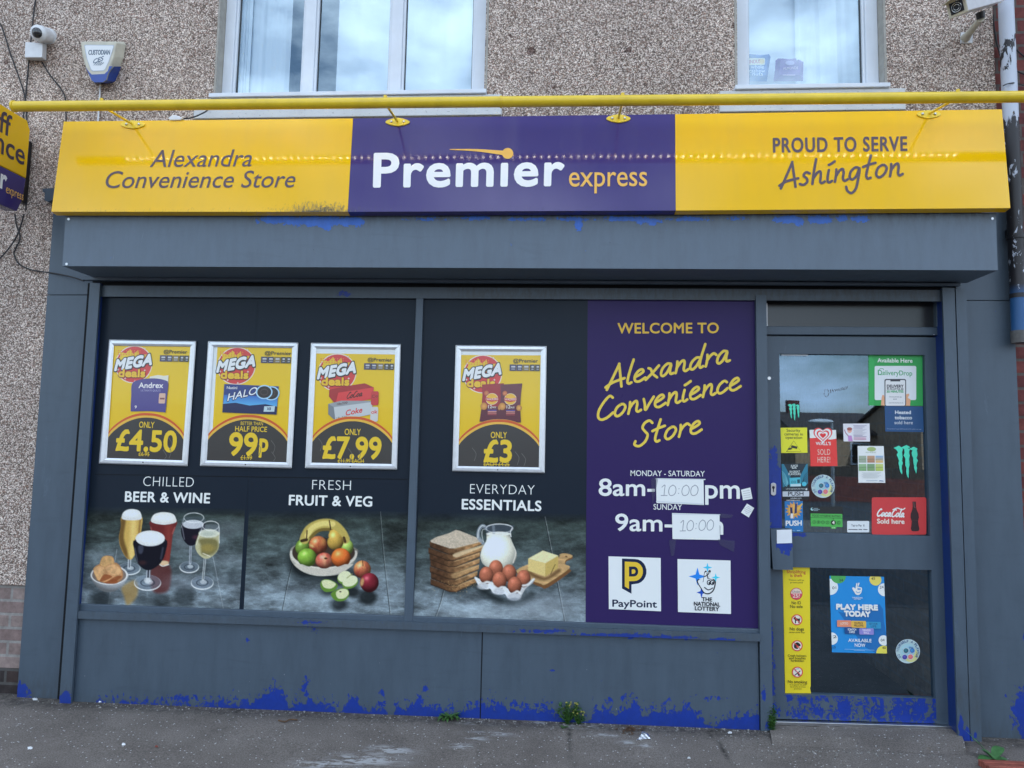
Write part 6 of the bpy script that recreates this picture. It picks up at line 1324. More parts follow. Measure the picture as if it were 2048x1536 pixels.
def f(A):
    x0, y0 = z3(458, 848); x1, y1 = z3(1057, 1258); A.rrect(x0, y0, x1, y1, 4, (186, 56, 62))
    A.hand('Coca', z3(512, 1056), z3(668, 1058), 7.6, 2.5, W_, .3); A.hand('Cola', z3(672, 1060), z3(812, 1064), 7.6, 2.5, W_, .3); A.line(spline([z3(520, 1050), z3(600, 1040), z3(632, 1056)], 5), 1.8, W_); A.line(spline([z3(690, 985), z3(740, 966), z3(790, 985), z3(822, 968)], 5), 2, W_)
    A.text('Sold here', z3(518, 1134), z3(816, 1139), 9, (232, 230, 232), .035)
    Bt = [(905, 895), (942, 895), (944, 950), (952, 985), (972, 1030), (976, 1070), (966, 1110), (972, 1150), (981, 1195), (972, 1218), (930, 1222), (896, 1217), (887, 1190), (894, 1150), (898, 1110), (884, 1070), (886, 1030), (902, 985), (908, 950)]
    A.poly([z3(*p_) for p_ in Bt], (44, 24, 30)); A.line([z3(920, 905), z3(924, 950), z3(934, 964)], 1.6, (110, 70, 70)); A.line([z3(892, 1100), z3(968, 1100)], 1, (64, 36, 40))
sticker('drink_sticker', 'sticker', 'large red soft drink sticker with a dark bottle silhouette on the door', f)
def nosign(A, x, y, r, draw):
    A.ell(x, y, r, r, (196, 58, 62)); A.ell(x, y, r * .82, r * .82, (222, 226, 222)); draw(A, x, y, r); d_ = r * .62; A.line([(x - d_, y - d_), (x + d_, y + d_)], r * .14, (196, 58, 62))
def f(A):
    Yw = (226, 216, 40); K = (60, 56, 30)
    A.poly([z4(166, 342), z4(364, 346), z4(371, 1215), z4(366, 1230), z4(373, 1268), z4(184, 1266)], Yw); TP = (170, 70, 50)
    A.text('Shoplifting', z4(196, 388), z4(334, 392), 6, TP, .02); A.text('is theft', z4(222, 416), z4(308, 417), 6, TP, .02); A.text('Thieves will be', z4(209, 444), z4(322, 446), 3.2, K); A.text('prosecuted', z4(222, 462), z4(312, 463), 3.2, K)
    x_, y_ = z4(266, 540); A.ell(x_, y_, 12.2, 12.2, (178, 52, 74)); A.ell(x_, y_, 10.8, 10.8, (226, 214, 210)); A.poly([(x_ - 10.8 * math.cos(t_), y_ + 10.8 * math.sin(t_)) for t_ in np.linspace(-.05, math.pi + .05, 20)], (196, 74, 96)); A.text('Under', (x_ - 8, y_ - 2), (x_ + 8, y_ - 2), 4.6, (90, 70, 90), .0); A.text('25?', (x_ - 7, y_ + 7.5), (x_ + 7, y_ + 7.5), 7, (238, 226, 226), .025)
    A.text('No ID', z4(232, 616), z4(300, 617), 6, K, .012); A.text('No sale', z4(221, 643), z4(312, 644), 6, K, .012)
    def dog(A, x, y, r): A.poly([(x - 6, y - 5), (x - 3, y - 7), (x - 1, y - 3), (x + 5, y - 2), (x + 7, y - 5), (x + 6, y + 1), (x + 5, y + 7), (x + 3, y + 7), (x + 2.5, y + 2), (x - 1.5, y + 2), (x - 2, y + 7), (x - 4, y + 7), (x - 4, y), (x - 7, y - 2)], (36, 34, 40))
    def helm(A, x, y, r): A.poly(spline([(x - 6, y + 4), (x - 6, y - 3), (x, y - 7), (x + 6, y - 3), (x + 6, y + 1), (x, y + 1), (x + 2, y + 6), (x - 3, y + 6)], 4, True), (36, 34, 40)); A.ell(x + 1, y + 2, 2.4, 2, (206, 90, 80), n=12)
    def smoke(A, x, y, r): A.line([(x - 5, y + 6), (x + 5, y - 2)], 2.2, (60, 70, 90)); A.poly([(x, y + 2), (x + 4, y + 2), (x + 5, y + 8), (x + 1, y + 7)], (40, 40, 48)); A.line(spline([(x - 3, y - 1), (x - 5, y - 4), (x - 2, y - 6), (x + 3, y - 7)], 4), 1.2, (110, 150, 190))
    nosign(A, *z4(270, 730), 11, dog); A.text('No dogs', z4(218, 807), z4(322, 809), 6, K, .012); A.text('except guide dogs', z4(213, 825), z4(328, 827), 2.8, K)
    nosign(A, *z4(272, 920), 11, helm)
    for st, x0, x1, y in (('Crash helmets', 204, 340, 1000), ('and hoodies', 213, 334, 1018), ('forbidden', 225, 322, 1036)): A.text(st, z4(x0, y), z4(x1, y + 2), 4.6, K, .006)
    nosign(A, *z4(274, 1113), 11, smoke); A.text('No smoking', z4(204, 1193), z4(345, 1196), 6, K, .012)
    for st, x0, x1, y in (('It is against the law', 219, 336, 1210), ('to smoke on these', 222, 334, 1225), ('premises', 250, 305, 1239)): A.text(st, z4(x0, y), z4(x1, y + 1), 2.9, K)
sticker('rules_notice', 'notice', 'tall yellow strip of house rules down the left of the lower door glass', f, off=.003)
def f(A):
    BL = (24, 132, 214)
    A.rect(0, 0, 1, 1, BL); A.poly([(.13, .46), (.17, .50), (.56, .89), (.92, .93), (.98, .80), (.96, .42), (.90, .36), (.3, .5)], (22, 104, 180))
    A.poly([(.55, .90), (.8, 1), (1, 1), (1, .75), (.93, .40)], (22, 104, 180))
    def ball(pts, c1, c2, st, x, y, c_=(40, 44, 50)):
        P = pts; A.poly(P, c1); A.text(st, (x - .035, y + .016), (x + .035, y + .01), .034, c_, .012)
    def arcp(cx, cy, rx, a0, a1): return [(min(1, max(0, cx + rx * math.cos(t_))), min(1, max(0, cy + rx * .705 * math.sin(t_)))) for t_ in np.linspace(a0, a1, 24)]
    ball(arcp(0, .145, .15, -1.57, 1.57), (206, 222, 236), 0, '01', .08, .16); ball(arcp(.16, .0, .14, 0, 3.15), (70, 160, 90), 0, '34', .21, .06)
    ball(arcp(1.0, .17, .12, 1.57, 4.72), (206, 222, 236), 0, '24', .95, .14); ball(arcp(.84, .04, .11, -.6, 3.75), (206, 200, 100), 0, '45', .80, .03)
    ball(arcp(0, .82, .115, -1.57, 1.57), (206, 222, 236), 0, '2', .06, .80); ball(arcp(.95, 1.0, .145, 3.14, 6.29), (206, 206, 90), 0, '40', .95, .93); ball(arcp(.95, .83, .095, 0, 6.28), (206, 222, 236), 0, '04', .93, .83)
    A.text('15', (.02, .955), (.07, .945), .03, (20, 60, 110), .012)
    A2 = A.T; q_ = [np.array(p_) for p_ in [(1659, 1151.5), (1768, 1153.5), (1774, 1307), (1664, 1304.6)]]; A.T = None; hand_logo(A, 1713, 1179, .5, (226, 238, 250), (226, 238, 250)); 
    A.ell(1716.4, 1178, 1.5, 2, BL, n=10); A.ell(1719.8, 1178.2, 1.5, 2, BL, n=10); A.line(spline([(1712.4, 1183), (1716, 1185.6), (1720.5, 1183.4)], 4), 1, BL); A.line([(1715, 1169), (1716, 1174)], .9, BL); A.T = A2
    A.ctext('THE NATIONAL', .5, .288, .20, .016, (210, 226, 244), bold=.012); A.ctext('LOTTERY', .5, .306, .13, .016, (210, 226, 244), bold=.012)
    for st, x0, x1, y in (('PLAY HERE', .10, .87, .433), ('TODAY', .24, .73, .520)): A.fat(st, (x0 + .01, y), (x1 - .01, y + .003), .062, (226, 238, 250), .008, bold=.012)
    for st, st2, x0, x1, y0_, y1_, c_, ct in (('LOTTO', None, .11, .37, .578, .665, (206, 134, 110), (230, 226, 226)), ('EURO', 'MILLIONS', .37, .64, .582, .672, (206, 172, 80), (70, 60, 50)), ('SET FOR', 'LIFE', .64, .91, .590, .678, (44, 140, 196), (30, 84, 130)), ('SCRATCH', 'CARDS', .245, .51, .672, .755, (24, 72, 138), (206, 222, 240)), ('THUNDER', 'BALL', .51, .775, .677, .760, (128, 128, 206), (206, 206, 240))):
        A.rrect(x0, y0_, x1, y1_, .014, c_); m_ = (x0 + x1) / 2; h_ = (y0_ + y1_) / 2
        if st2: A.ctext(st, m_, h_ - .004, .15, .026, ct, bold=.022); A.ctext(st2, m_, h_ + .029, .17 if len(st2) > 5 else .10, .026, ct, bold=.022)
        else: A.ctext(st, m_, h_ + .012, .14, .028, ct, bold=.026)
    A.ctext('AVAILABLE', .515, .858, .42, .042, (206, 224, 244), bold=.02); A.ctext('NOW', .515, .92, .19, .042, (206, 224, 244), bold=.02); A.line([(.23, .955), (.77, .96)], .004, (150, 196, 236)); A.line([(.4, .967), (.6, .969)], .004, (150, 196, 236))
sticker('lottery_poster', 'poster', 'blue lottery poster with numbered balls on the lower door glass', f, off=.0022, T=quadT([(1659, 1151.5), (1768, 1153.5), (1774, 1307), (1664, 1304.6)]))
sticker('etched_name', 'sticker', 'faint grey shop name lettering in the upper door glass', lambda A: (A.text('Premier', (1661, 786), (1697, 777), 7, (104, 116, 136), .0), A.ring(1653, 786, 5, 8, .9, (104, 116, 136), 24)))

# ================================================================== THINGS BEHIND THE UPSTAIRS GLASS
cm, ct, cb = principled('net_curtain', (.86, .87, .88), .85); cb.inputs['Subsurface Weight'].default_value = 0
def curtain(xp0, xp1, y, z0, z1, folds, depth, label, py=150, sway=0.0):
    x0 = at(xp0, py, y)[0]; x1 = at(xp1, py, y)[0]; nu = max(40, int(folds * 12)); rn = random.Random(int(xp0)); ph = [rn.uniform(0, 6.28) for _ in range(4)]
    def fn(u, v):
        t_ = u + sway * (1 - v) * u; wv = math.sin(u * folds * 6.283 + ph[0]) * .6 + math.sin(u * folds * 2.3 * 6.283 + ph[1]) * .28 + math.sin(u * folds * .37 * 6.283 + ph[2]) * .5
        return (x0 + (x1 - x0) * t_ , y + depth * wv * (.75 + .25 * v), z0 + (z1 - z0) * v)
    o_ = MB().grid(fn, nu, 10).build('curtain', cm, None, smooth=True); tag(o_, label, 'curtain', 'white curtains in the upstairs windows'); return centre(o_)
YC = YW + .13
curtain(462, 500, YC - .03, ZS + .06, ZW, 6, .008, 'narrow ridged white blind at the left edge of the wide upstairs window', 150)
curtain(501, 578, YC, ZS + .06, ZW, 2.5, .010, 'white curtain filling the first pane of the wide upstairs window', 150)
curtain(672, 955, YC + .01, ZS + .06, ZW, 4, .012, 'broad white curtain across the two right panes of the wide upstairs window', 150, .02)
curtain(1480, 1592, YC + .05, ZS + .06, ZW, .8, .010, 'smooth sheer white curtain behind the nut packets', 150)
curtain(1590, 1738, YC + .02, ZS + .06, ZW, 3.2, .022, 'gathered white curtain on the right of the small upstairs window', 150, .04)
PB_ = PY(YW + .085)
def packet(poly, label, base, draw):
    t_ = thing('snack_packet', label, 'packet', PB_.at(np.mean([p_[0] for p_ in poly]), max(p_[1] for p_ in poly)))
    P = PB_.many(poly); c_ = P.mean(0); F_ = P; mb = MB()
    inner = c_ + (P - c_) * .72 + np.array([0, -.022, 0]); inb = c_ + (P - c_) * .72 + np.array([0, .022, 0]); n_ = len(P)
    mb.add(list(P) + list(inner), [(i, (i + 1) % n_, n_ + (i + 1) % n_, n_ + i) for i in range(n_)] + [tuple(range(n_, 2 * n_))])
    mb.add(list(P) + list(inb), [(i, (i + 1) % n_, n_ + (i + 1) % n_, n_ + i) for i in range(n_)] + [tuple(range(n_, 2 * n_))])
    mb.build('bag', simple('packet_foil', base, .35, var=.2, scale=40), t_, smooth=False)
    A_ = Art(PY(YW + .085 - .024), .0005); draw(A_); A_.build('label_print', 'sticker', t_); return t_
def d1(A):
    A.rrect(1497, 116, 1530, 130, 3, (196, 200, 180)); A.text('INDUS', (1499, 127), (1521, 126), 7, (170, 70, 80), .03); A.ell(1524, 123, 5, 5, (206, 180, 90))
    for st, x0, x1, y in (('whole', 1502, 1528, 137), ('cashew', 1498, 1530, 145), ('nuts', 1505, 1526, 151)): A.text(st, (x0, y), (x1, y), 7, (190, 210, 236), .0)
packet([(1493, 112), (1500, 108), (1520, 110), (1538, 108), (1541, 114), (1537, 140), (1534, 163), (1496, 163), (1493, 140)], 'blue bag of cashew nuts on the upstairs window sill', (.03, .10, .34), d1)
packet([(1551, 121), (1556, 117), (1575, 119), (1592, 117), (1596, 124), (1600, 120), (1607, 124), (1606, 162), (1547, 163), (1550, 140)], 'purple bag of almonds on the upstairs window sill', (.17, .04, .24), lambda A: (A.text('ALMONDS', (1566, 139), (1596, 138), 5, (200, 180, 210), .01), A.ell(1580, 126, 9, 4.5, (150, 140, 190)), A.line([(1566, 150), (1590, 150)], 1.4, (190, 160, 200))))

# ================================================================== FIXTURES ON THE WALL
PW0 = PY(Y_WALL)
# alarm bell box
def zA(x, y): return (x / 3.49, y / 3.49)
Yb = Y_WALL - .075
t = thing('alarm_box', 'white and blue alarm sounder box with lettering on the pebbledash', 'alarm', at(203, 165, Y_WALL))
Fp = [zA(565, 300), zA(580, 290), zA(795, 290), (zA(812, 298)), zA(790, 400), zA(757, 500), zA(742, 560), zA(718, 577), zA(655, 577), zA(637, 560), zA(600, 470), zA(578, 390)]
ob = [zA(563, 302), zA(580, 290), zA(868, 292), zA(883, 310), zA(868, 400), zA(835, 490), zA(800, 565), zA(775, 580), zA(668, 582), zA(640, 565), zA(600, 470), zA(575, 390)]
mb = MB(); front = PY(Yb).many(Fp); back = PY(Y_WALL - .002).many(ob); mb.prism(front, back); mb.build('housing', MAT['cream'], t, bevel=.006)
A = Art(PY(Yb), .0012)
A.poly([zA(596, 466), zA(620, 500), zA(640, 520), zA(728, 516), zA(752, 495), zA(762, 462), zA(786, 462), zA(756, 505), zA(740, 558), zA(716, 574), zA(658, 574), zA(640, 560)], (46, 74, 156))
Pl = [zA(588, 318), zA(596, 312), zA(792, 314), zA(796, 322), zA(760, 430), zA(735, 485), zA(722, 495), zA(648, 498), zA(634, 488), zA(605, 410)]
A.poly(Pl, (150, 170, 200)); A.poly([lerp(p_, zA(692, 400), .045) for p_ in Pl], (196, 212, 232))
A.fat('CUSTODIAN', zA(617, 382), zA(766, 380), 9.2, (74, 96, 120), .4, bold=.02)
A.text('CES', zA(650, 445), zA(722, 420), 8.5, (84, 106, 134), .03, .2)
for k in range(4): A.line([zA(655 + k * 14, 455), zA(688 + k * 12, 425 + k * 4)], 1.2, (84, 106, 134))
A.build('front_label', 'sticker', t)
mb = MB(); fp_ = [(794, 462), (762, 506), (746, 560), (719, 577.5), (655, 577.5)]; bp_ = [(844, 462), (826, 510), (801, 565), (776, 580.5), (667, 583)]
FF = PY(Yb).many([zA(*q_) for q_ in fp_]); BB = PY(Y_WALL - .002).many([zA(*q_) for q_ in bp_]); out = np.array([.0022, 0, -.0022])
mb.add(list(FF + out) + list(BB + out), [(i, i + 1, i + 6, i + 5) for i in range(4)]); mb.build('blue_base', MAT['bluep'], t)
mb = MB(); mb.tube([at(201, 166, Y_WALL - .008), at(196, 246, Y_WALL - .008)], .005, 8); mb.build('conduit', MAT['white'], t)
# turret camera on a box
t = thing('security_camera', 'white turret security camera on a square junction box at the upper left', 'security camera', at(72, 122, Y_WALL))
mb = MB(); mb.prism(PY(Y_WALL - .07).many([(50.5, 84), (85, 86), (84, 115), (49.5, 115)]), PY(Y_WALL - .001).many([(53, 86), (94, 88), (93, 122), (52, 121.5)])); mb.build('junction_box', MAT['white'], t, bevel=.004)
c0 = at(98, 73, Y_WALL - .002); c1 = at(82, 68, Y_WALL - .085); ax = (c1 - c0) / np.linalg.norm(c1 - c0)
mb = MB(); mb.tube([c0, c0 + ax * .02, c0 + ax * .021, c0 + ax * .055, c0 + ax * .075], [.050, .048, .044, .046, .045], 28); mb.build('base', MAT['white'], t, smooth=True)
mb = MB(); mb.tube([c1 + ax * .045, c1 + ax * .03, c1, c1 - ax * .008, c1 - ax * .012, c1 - ax * .010, c1 - ax * .001], [.030, .047, .050, .048, .042, .031, .029], 28, cap=False); mb.build('shroud', MAT['white'], t, smooth=True)
mb = MB(); mb.ball(c1 + ax * .027, .034, 20); mb.build('lens_dome', MAT['lens'], t, smooth=True)
mb = MB(); mb.tube([c1 - ax * .0125, c1 - ax * .0105], [.033, .030], 24, cap=False); mb.build('lens_ring', MAT['steel'], t, smooth=True)
# bullet camera in a housing on a bracket
t = thing('security_camera', 'boxy weathered security camera on a wall bracket at the upper right', 'security camera', at(1934, 86, Y_WALL))
mb = MB(); mb.slab(PY(Y_WALL - .012), [(1923, 64), (1946, 66), (1945.5, 86), (1922, 85.5)], .012); mb.build('wall_plate', MAT['white'], t, bevel=.002)
p0_ = at(1931, 76, Y_WALL - .012); p1_ = at(1962, 37, Y_WALL - .27)
mb = MB(); mb.tube([p0_, p0_ + (p1_ - p0_) * .3, p0_ + (p1_ - p0_) * .85, p1_], [.026, .018, .016, .018], 12); mb.build('bracket_arm', MAT['cream'], t, smooth=True)
mb = MB(); mb.tube([p1_, at(1960, 24, Y_WALL - .28)], [.02, .022], 12); mb.build('pivot', MAT['black'], t, smooth=True)
fc = at(1914, 14, Y_WALL - .47); bc_ = at(1990, -6, Y_WALL - .17); ax = (bc_ - fc) / np.linalg.norm(bc_ - fc); sd = np.cross(ax, [0, 0, 1]); sd /= np.linalg.norm(sd); upv = np.cross(sd, ax)
def hbox(mb, a_, b_, w_, h_, up_=0.0):
    V = [fc + ax * q + sd * x_ * w_ + upv * (y_ * h_ + up_) for q in (a_, b_) for x_, y_ in ((-1, -1), (1, -1), (1, 1), (-1, 1))]
    mb.add(V, [(0, 1, 2, 3), (4, 7, 6, 5), (0, 4, 5, 1), (1, 5, 6, 2), (2, 6, 7, 3), (3, 7, 4, 0)])
mb = MB(); hbox(mb, 0.006, np.linalg.norm(bc_ - fc), .040, .038); mb.build('housing', MAT['white'], t, bevel=.004)
mb = MB(); hbox(mb, -.004, .006, .044, .042); mb.build('front_bezel', MAT['cream'], t, bevel=.003)
mb = MB(); hbox(mb, -.007, -.0042, .030, .028); lw = mb.build('front_window', MAT['lens'], t)
mb = MB()
for r_, w_ in ((.022, .0015), (.013, .0012)):
    Pq = [fc - ax * .0082 + (sd * math.cos(a_) + upv * math.sin(a_)) * r_ for a_ in np.linspace(0, 6.283, 25)]; mb.tube(Pq, w_, 6)
mb.build('lens_ring', MAT['steel'], lw)
mb = MB(); V = [fc + ax * q + sd * x_ * .050 + upv * (.046 - .012 * abs(x_)) for q in (-.05, .30) for x_ in (-1, -.5, 0, .5, 1)]
mb.add(V + [v - upv * .003 for v in V], [(i, i + 1, i + 6, i + 5) for i in range(4)] + [(10 + i, 15 + i, 16 + i, 11 + i) for i in range(4)] + [(0, 10, 11, 1), (1, 11, 12, 2), (2, 12, 13, 3), (3, 13, 14, 4)]); mb.build('sun_shield', MAT['cream'], t)

# projecting sign at the left
XS = at(63, 330, Y_WALL - .03)[0]
PX = Plane((XS, 0, 0), (1, 0, 0))
t = thing('projecting_sign', 'yellow and purple double sided sign projecting from the wall at the left edge', 'sign', (XS, -.3, 2.4))
ptop = PX.at(62, 245); pbt = PX.at(51, 430); psp = PX.at(60, 361); y_in = ptop[1]; y_out = y_in - .72
zt_, zs_, zb_ = ptop[2], psp[2], pbt[2]
def yz(P): return [np.array([XS, a_, b_]) for a_, b_ in P]
def body(P, name, mat): mb = MB(); f_ = yz(P); mb.prism(f_, [v - np.array([.075, 0, 0]) for v in f_]); return mb.build(name, mat, t, bevel=.006)
body([(y_out + .02, zt_ - .0), (y_in - .03, zt_), (y_in, zt_ - .05), (y_in, zs_ + .0005), (y_out, zs_ + .0005), (y_out, zt_ - .05)], 'yellow_panel', MAT['sign_yellow'])
body([(y_out, zs_ - .0005), (y_in, zs_ - .0005), (y_in - .012, zs_ - (zs_ - zb_) * .6), (y_in - .05, zb_), (y_out + .05, zb_), (y_out, zb_ + .06)], 'purple_panel', MAT['sign_purple'])
mb = MB(); mb.box(XS - .060, XS - .030, y_in + .002, Y_WALL - .001, zb_ + .08, zt_ - .10); mb.build('wall_bracket', MAT['black'], t)
A = Art(PX, .0015); xr = lambda y, z, pad=0: None
def onsign(st, px_right, py_right, wid, cap, col, **k):
    """right-aligned lettering on the sign face; metres from the right end point"""
    V, Fc_ = glyphs(st, k.get('bold', 0), 0, 1); x0, x1 = V[:, 0].min(), V[:, 0].max(); r_ = PX.at(px_right, py_right)
    W3 = np.stack([np.full(len(V), XS + A.off), r_[1] - wid * (x1 - V[:, 0]) / (x1 - x0), r_[2] + V[:, 1] / CAPH * cap], 1)
    A.V.append(W3); A.Fc += [tuple(i + A.n for i in f_) for f_ in Fc_]; A.Cc.append(np.tile(C(*col), (len(V), 1))); A.n += len(V); A.off += .0001
onsign('Off', 21, 275, .22, .125, (60, 50, 66), bold=.012); onsign('Licence', 48, 331, .50, .125, (60, 50, 66), bold=.012)
onsign('express', 46, 401, .135, .05, (230, 190, 110), bold=.006); onsign('Prem\u0131er', 12, 380, .40, .115, (216, 228, 246), bold=.03)
A.build('lettering', 'sticker', t)

# downpipe with flaking paint
m, tt, b = principled('flaking_paint', rough=.5)
p = pos(tt); av = N(tt, 'ShaderNodeAttribute', attribute_name='peel'); bvv = N(tt, 'ShaderNodeAttribute', attribute_name='blue')
n = noise(tt, 20, 7, .68, scaled(tt, p, (1.2, 1.2, .5)), .6)
mk = ramp(tt, math_(tt, 'ADD', av.outputs['Fac'], math_(tt, 'MULTIPLY', math_(tt, 'SUBTRACT', n.outputs['Fac'], .5), 1.6)), (.49, (0, 0, 0)), (.52, (1, 1, 1))).outputs[0]
bs = mixc(tt, bvv.outputs['Fac'], (.018, .016, .018), (.02, .10, .26)); c = mixc(tt, mk, bs, (.52, .56, .64)); L(tt, c, b.inputs['Base Color']); bump(tt, mk, b, .5, .0015)
MAT['flake'] = m
YP = Y_WALL - .085
xp0 = at(2011.5, 0, YP)[0]; ztop = 5.9; zend = at(2030, 686, YP)[2]; rp = .0375
t = thing('downpipe', 'rainwater downpipe with flaking white black and blue paint on the right', 'downpipe', (xp0, YP, zend))
zz = np.linspace(zend + .06, ztop, 60); z_at = lambda py: at(2020, py, YP)[2]
pe = [(1.3 if z > z_at(60) else .50 if z > z_at(140) else 1.1 if z > z_at(215) else .62 if z > z_at(245) else .36 if z > z_at(300) else .34 if z > z_at(520) else .42 if z > z_at(590) else .12) for z in zz]
bl_ = [1.0 if z < z_at(588) else 0.0 for z in zz]
MB().tube([(xp0 + (ztop - z) * .0 , YP, z) for z in zz], rp, 28, peel=pe, blue=bl_).build('pipe', MAT['flake'], t, smooth=True)
for py, r_ in ((474, .043), (592, .040)):
    z = z_at(py); MB().tube([(xp0, YP, z - .012), (xp0, YP, z + .012)], r_, 28, peel=[.3, .3], blue=[0, 0]).build('collar', MAT['flake'], t, smooth=True)
MB().tube([(xp0, YP, zend), (xp0, YP, zend + .065)], .041, 28).build('socket', MAT['concrete'], t, smooth=True)
mb = MB(); mb.box(xp0 - .02, xp0 + .02, YP + rp, Y_WALL + .01, z_at(470), z_at(455)); mb.build('pipe_bracket', MAT['black'], t)

# neighbouring brick building
nb = thing('brick_building', 'red brick building adjoining the shop on the right edge', 'building', (XB + 2, 1, 0))
mb = MB(); mb.box(XB + .001, XB + 7, Y_WALL + .028, 6, -.3, 6.8); mb.build('wall', MAT['brick_red'], nb)
mb = MB(); mb.prism([(XB + .001, -.2, 6.8), (XB + 7.2, -.2, 6.8), (XB + 7.2, 3, 9), (XB + .001, 3, 9)], [(XB + .001, -.2, 6.92), (XB + 7.2, -.2, 6.92), (XB + 7.2, 3, 9.12), (XB + .001, 3, 9.12)]); mb.build('roof', MAT['rooftile'], nb)

# cables
def cable(pts, label, y=Y_WALL - .012, r=.0042, n=6, name='cable', mat='cable'):
    P = [at(q[0], q[1], q[2] if len(q) > 2 else y) for q in pts]
    o_ = MB().tube(spline(P, n), r, 7).build(name, MAT[mat], None, smooth=True); tag(o_, label, 'cable'); return centre(o_)
cable([(72, -8), (67, 30), (63, 70), (58, 120), (53, 175), (47, 240), (50, 330), (52, 420)], 'thin black cable dropping past the turret camera to the projecting sign')
cable([(-6, 36), (6, 60), (20, 105), (38, 155), (50, 196), (54, 245)], 'black cable slanting down from the left edge to meet the sign')
cable([(84, 124), (100, 150), (122, 178), (131, 200), (132, 243)], 'black cable from the junction box down behind the yellow lamp tube')
cable([(30, 428), (33, 450), (40, 475), (30, 500), (28, 508), (38, 528), (64, 540), (104, 546, -.008), (140, 553, -.05), (168, 562, -.07)], 'black cable looping beneath the projecting sign to the shutter box')
cable([(48, 428), (42, 450), (32, 475), (15, 500), (-8, 525)], 'black cable crossing the pebbledash and leaving the left edge')
cable([(1986, 30), (1989, 60), (1996, 95), (2006, 120), (2030, 140), (2052, 150)], 'black cable curling behind the downpipe on the brick edge', Y_WALL + .012)
cable([(2006, 172, YP - .04), (2014, 168, YP - .041), (2030, 166, YP - .03), (2050, 172, Y_WALL + .015)], 'thin black cable tied round the downpipe above the lamp tube', r=.003)
cable([(2030, 96), (2040, 106), (2052, 116)], 'short dark cable sloping across the bricks right of the downpipe', Y_WALL + .015)
cable([(345, 237, -.28), (380, 236, -.2), (402, 228, -.1), (415, 220, -.04), (412, 212, 0.0)], 'short grey cable curving from the sign top under the wide window sill', r=.004)
cj = MB(); cj.slab(PY(-.31), [(335, 236), (345, 229), (356, 231), (366, 236), (360, 239.5), (340, 240)], .03); o_ = cj.build('cable_joint', MAT['white'], None, bevel=.004); tag(o_, 'small white cable joint resting on top of the yellow sign', 'cable joint'); centre(o_)
hb = MB(); hb.slab(PY(-.03), [(84, 377), (112, 375), (112, 384), (108, 384), (105, 400), (96, 404), (88, 400), (89, 384), (85, 384)], .055); o_ = hb.build('wall_vent_hood', MAT['grey'], None, bevel=.004); tag(o_, 'small grey hood fixed to the pebbledash beside the yellow sign', 'vent'); centre(o_)

# ================================================================== WEEDS AND LITTER
def blade(mb, base, d, L_, w_, droop, seg=5, up0=.9):
    d = np.array([d[0], d[1], 0.0]); d /= np.linalg.norm(d) + 1e-9; s_ = np.array([-d[1], d[0], 0]); V = []
    for i in range(seg + 1):
        t_ = i / seg; q = np.array(base) + d * L_ * t_ * (1 - .25 * t_) + np.array([0, 0, L_ * (up0 * t_ - droop * t_ * t_)]); ww = w_ * math.sin(math.pi * min(1, .12 + .88 * t_)) * (1 if t_ < .98 else .1)
        V += [q - s_ * ww + np.array([0, 0, .15 * ww]), q, q + s_ * ww + np.array([0, 0, .15 * ww])]
    mb.add(V, [f_ for i in range(seg) for f_ in ((3 * i, 3 * i + 1, 3 * i + 4, 3 * i + 3), (3 * i + 1, 3 * i + 2, 3 * i + 5, 3 * i + 4))])
GW = 'weeds growing at the foot of the shopfront'
def rosette(px, py, n, L_, w_, label, seed, group=GW):
    rn = random.Random(seed); c_ = PG.at(px, py); t_ = thing('weed', label, 'weed', c_, group); mb = MB()
    for k in range(n):
        a_ = k * 2.4 + rn.uniform(-.3, .3); l_ = L_ * rn.uniform(.55, 1.1); dd = (math.cos(a_), math.sin(a_) * .7 - .25); blade(mb, c_ + np.array([rn.uniform(-.01, .01), rn.uniform(-.01, .01), 0]), dd, l_, w_ * rn.uniform(.7, 1.2), rn.uniform(.5, 1.0))
    mb.build('leaves', MAT['leaf'], t_, smooth=True); return t_
rosette(897, 1438, 34, .085, .0085, 'low leafy green weed below the panel joint of the grey riser', 5)
rosette(1128, 1456, 10, .03, .005, 'tiny green sprout in the pavement crack below the yellow flowering weed', 8)
def bushy(px, py, h, stems, label, seed, flowers=True, spread=.07):
    rn = random.Random(seed); c_ = PG.at(px, py) ; t_ = thing('weed', label, 'weed', c_, GW); st = MB(); lv = MB(); fl = MB()
    for k in range(stems):
        top_ = c_ + np.array([rn.uniform(-1, 1) * spread, rn.uniform(-.5, .2) * spread * .6, h * rn.uniform(.5, 1.05)]); P = spline([c_, c_ + (top_ - c_) * .5 + np.array([rn.uniform(-.012, .012), -.01, 0]), top_], 4); st.tube(P, .0018, 5)
        for q in P[1:]:
            for j in range(5): a_ = rn.uniform(0, 6.28); blade(lv, q + np.array([0, 0, rn.uniform(-.012, .012)]), (math.cos(a_), math.sin(a_)), rn.uniform(.012, .026), rn.uniform(.003, .006), .4, 3, .5)
        if flowers and k % 2 == 0:
            for j in range(4): fl.ball(top_ + np.array([rn.uniform(-.014, .014), rn.uniform(-.01, .01), rn.uniform(-.004, .02)]), rn.uniform(.004, .007), 6)
    st.build('stem', MAT['leaf'], t_); lv.build('leaves', MAT['leaf'], t_)
    if flowers: fl.build('flowers', MAT['flower'], t_)
bushy(1135, 1447, .105, 10, 'tall bushy weed with yellow flowers against the peeling blue paint', 12, True, .055)
bushy(1158, 1448, .09, 6, 'spindly yellow flowering weed beside the taller bushy one', 31, True, .025)
bushy(1543, 1462, .115, 14, 'bushy dark green weed in the corner by the door post', 23, False, .018)
t = thing('weed', 'broad leaved dock weed beside the terracotta plank', 'weed', PG.at(1985, 1516)); mb = MB(); c_ = PG.at(1988, 1518)
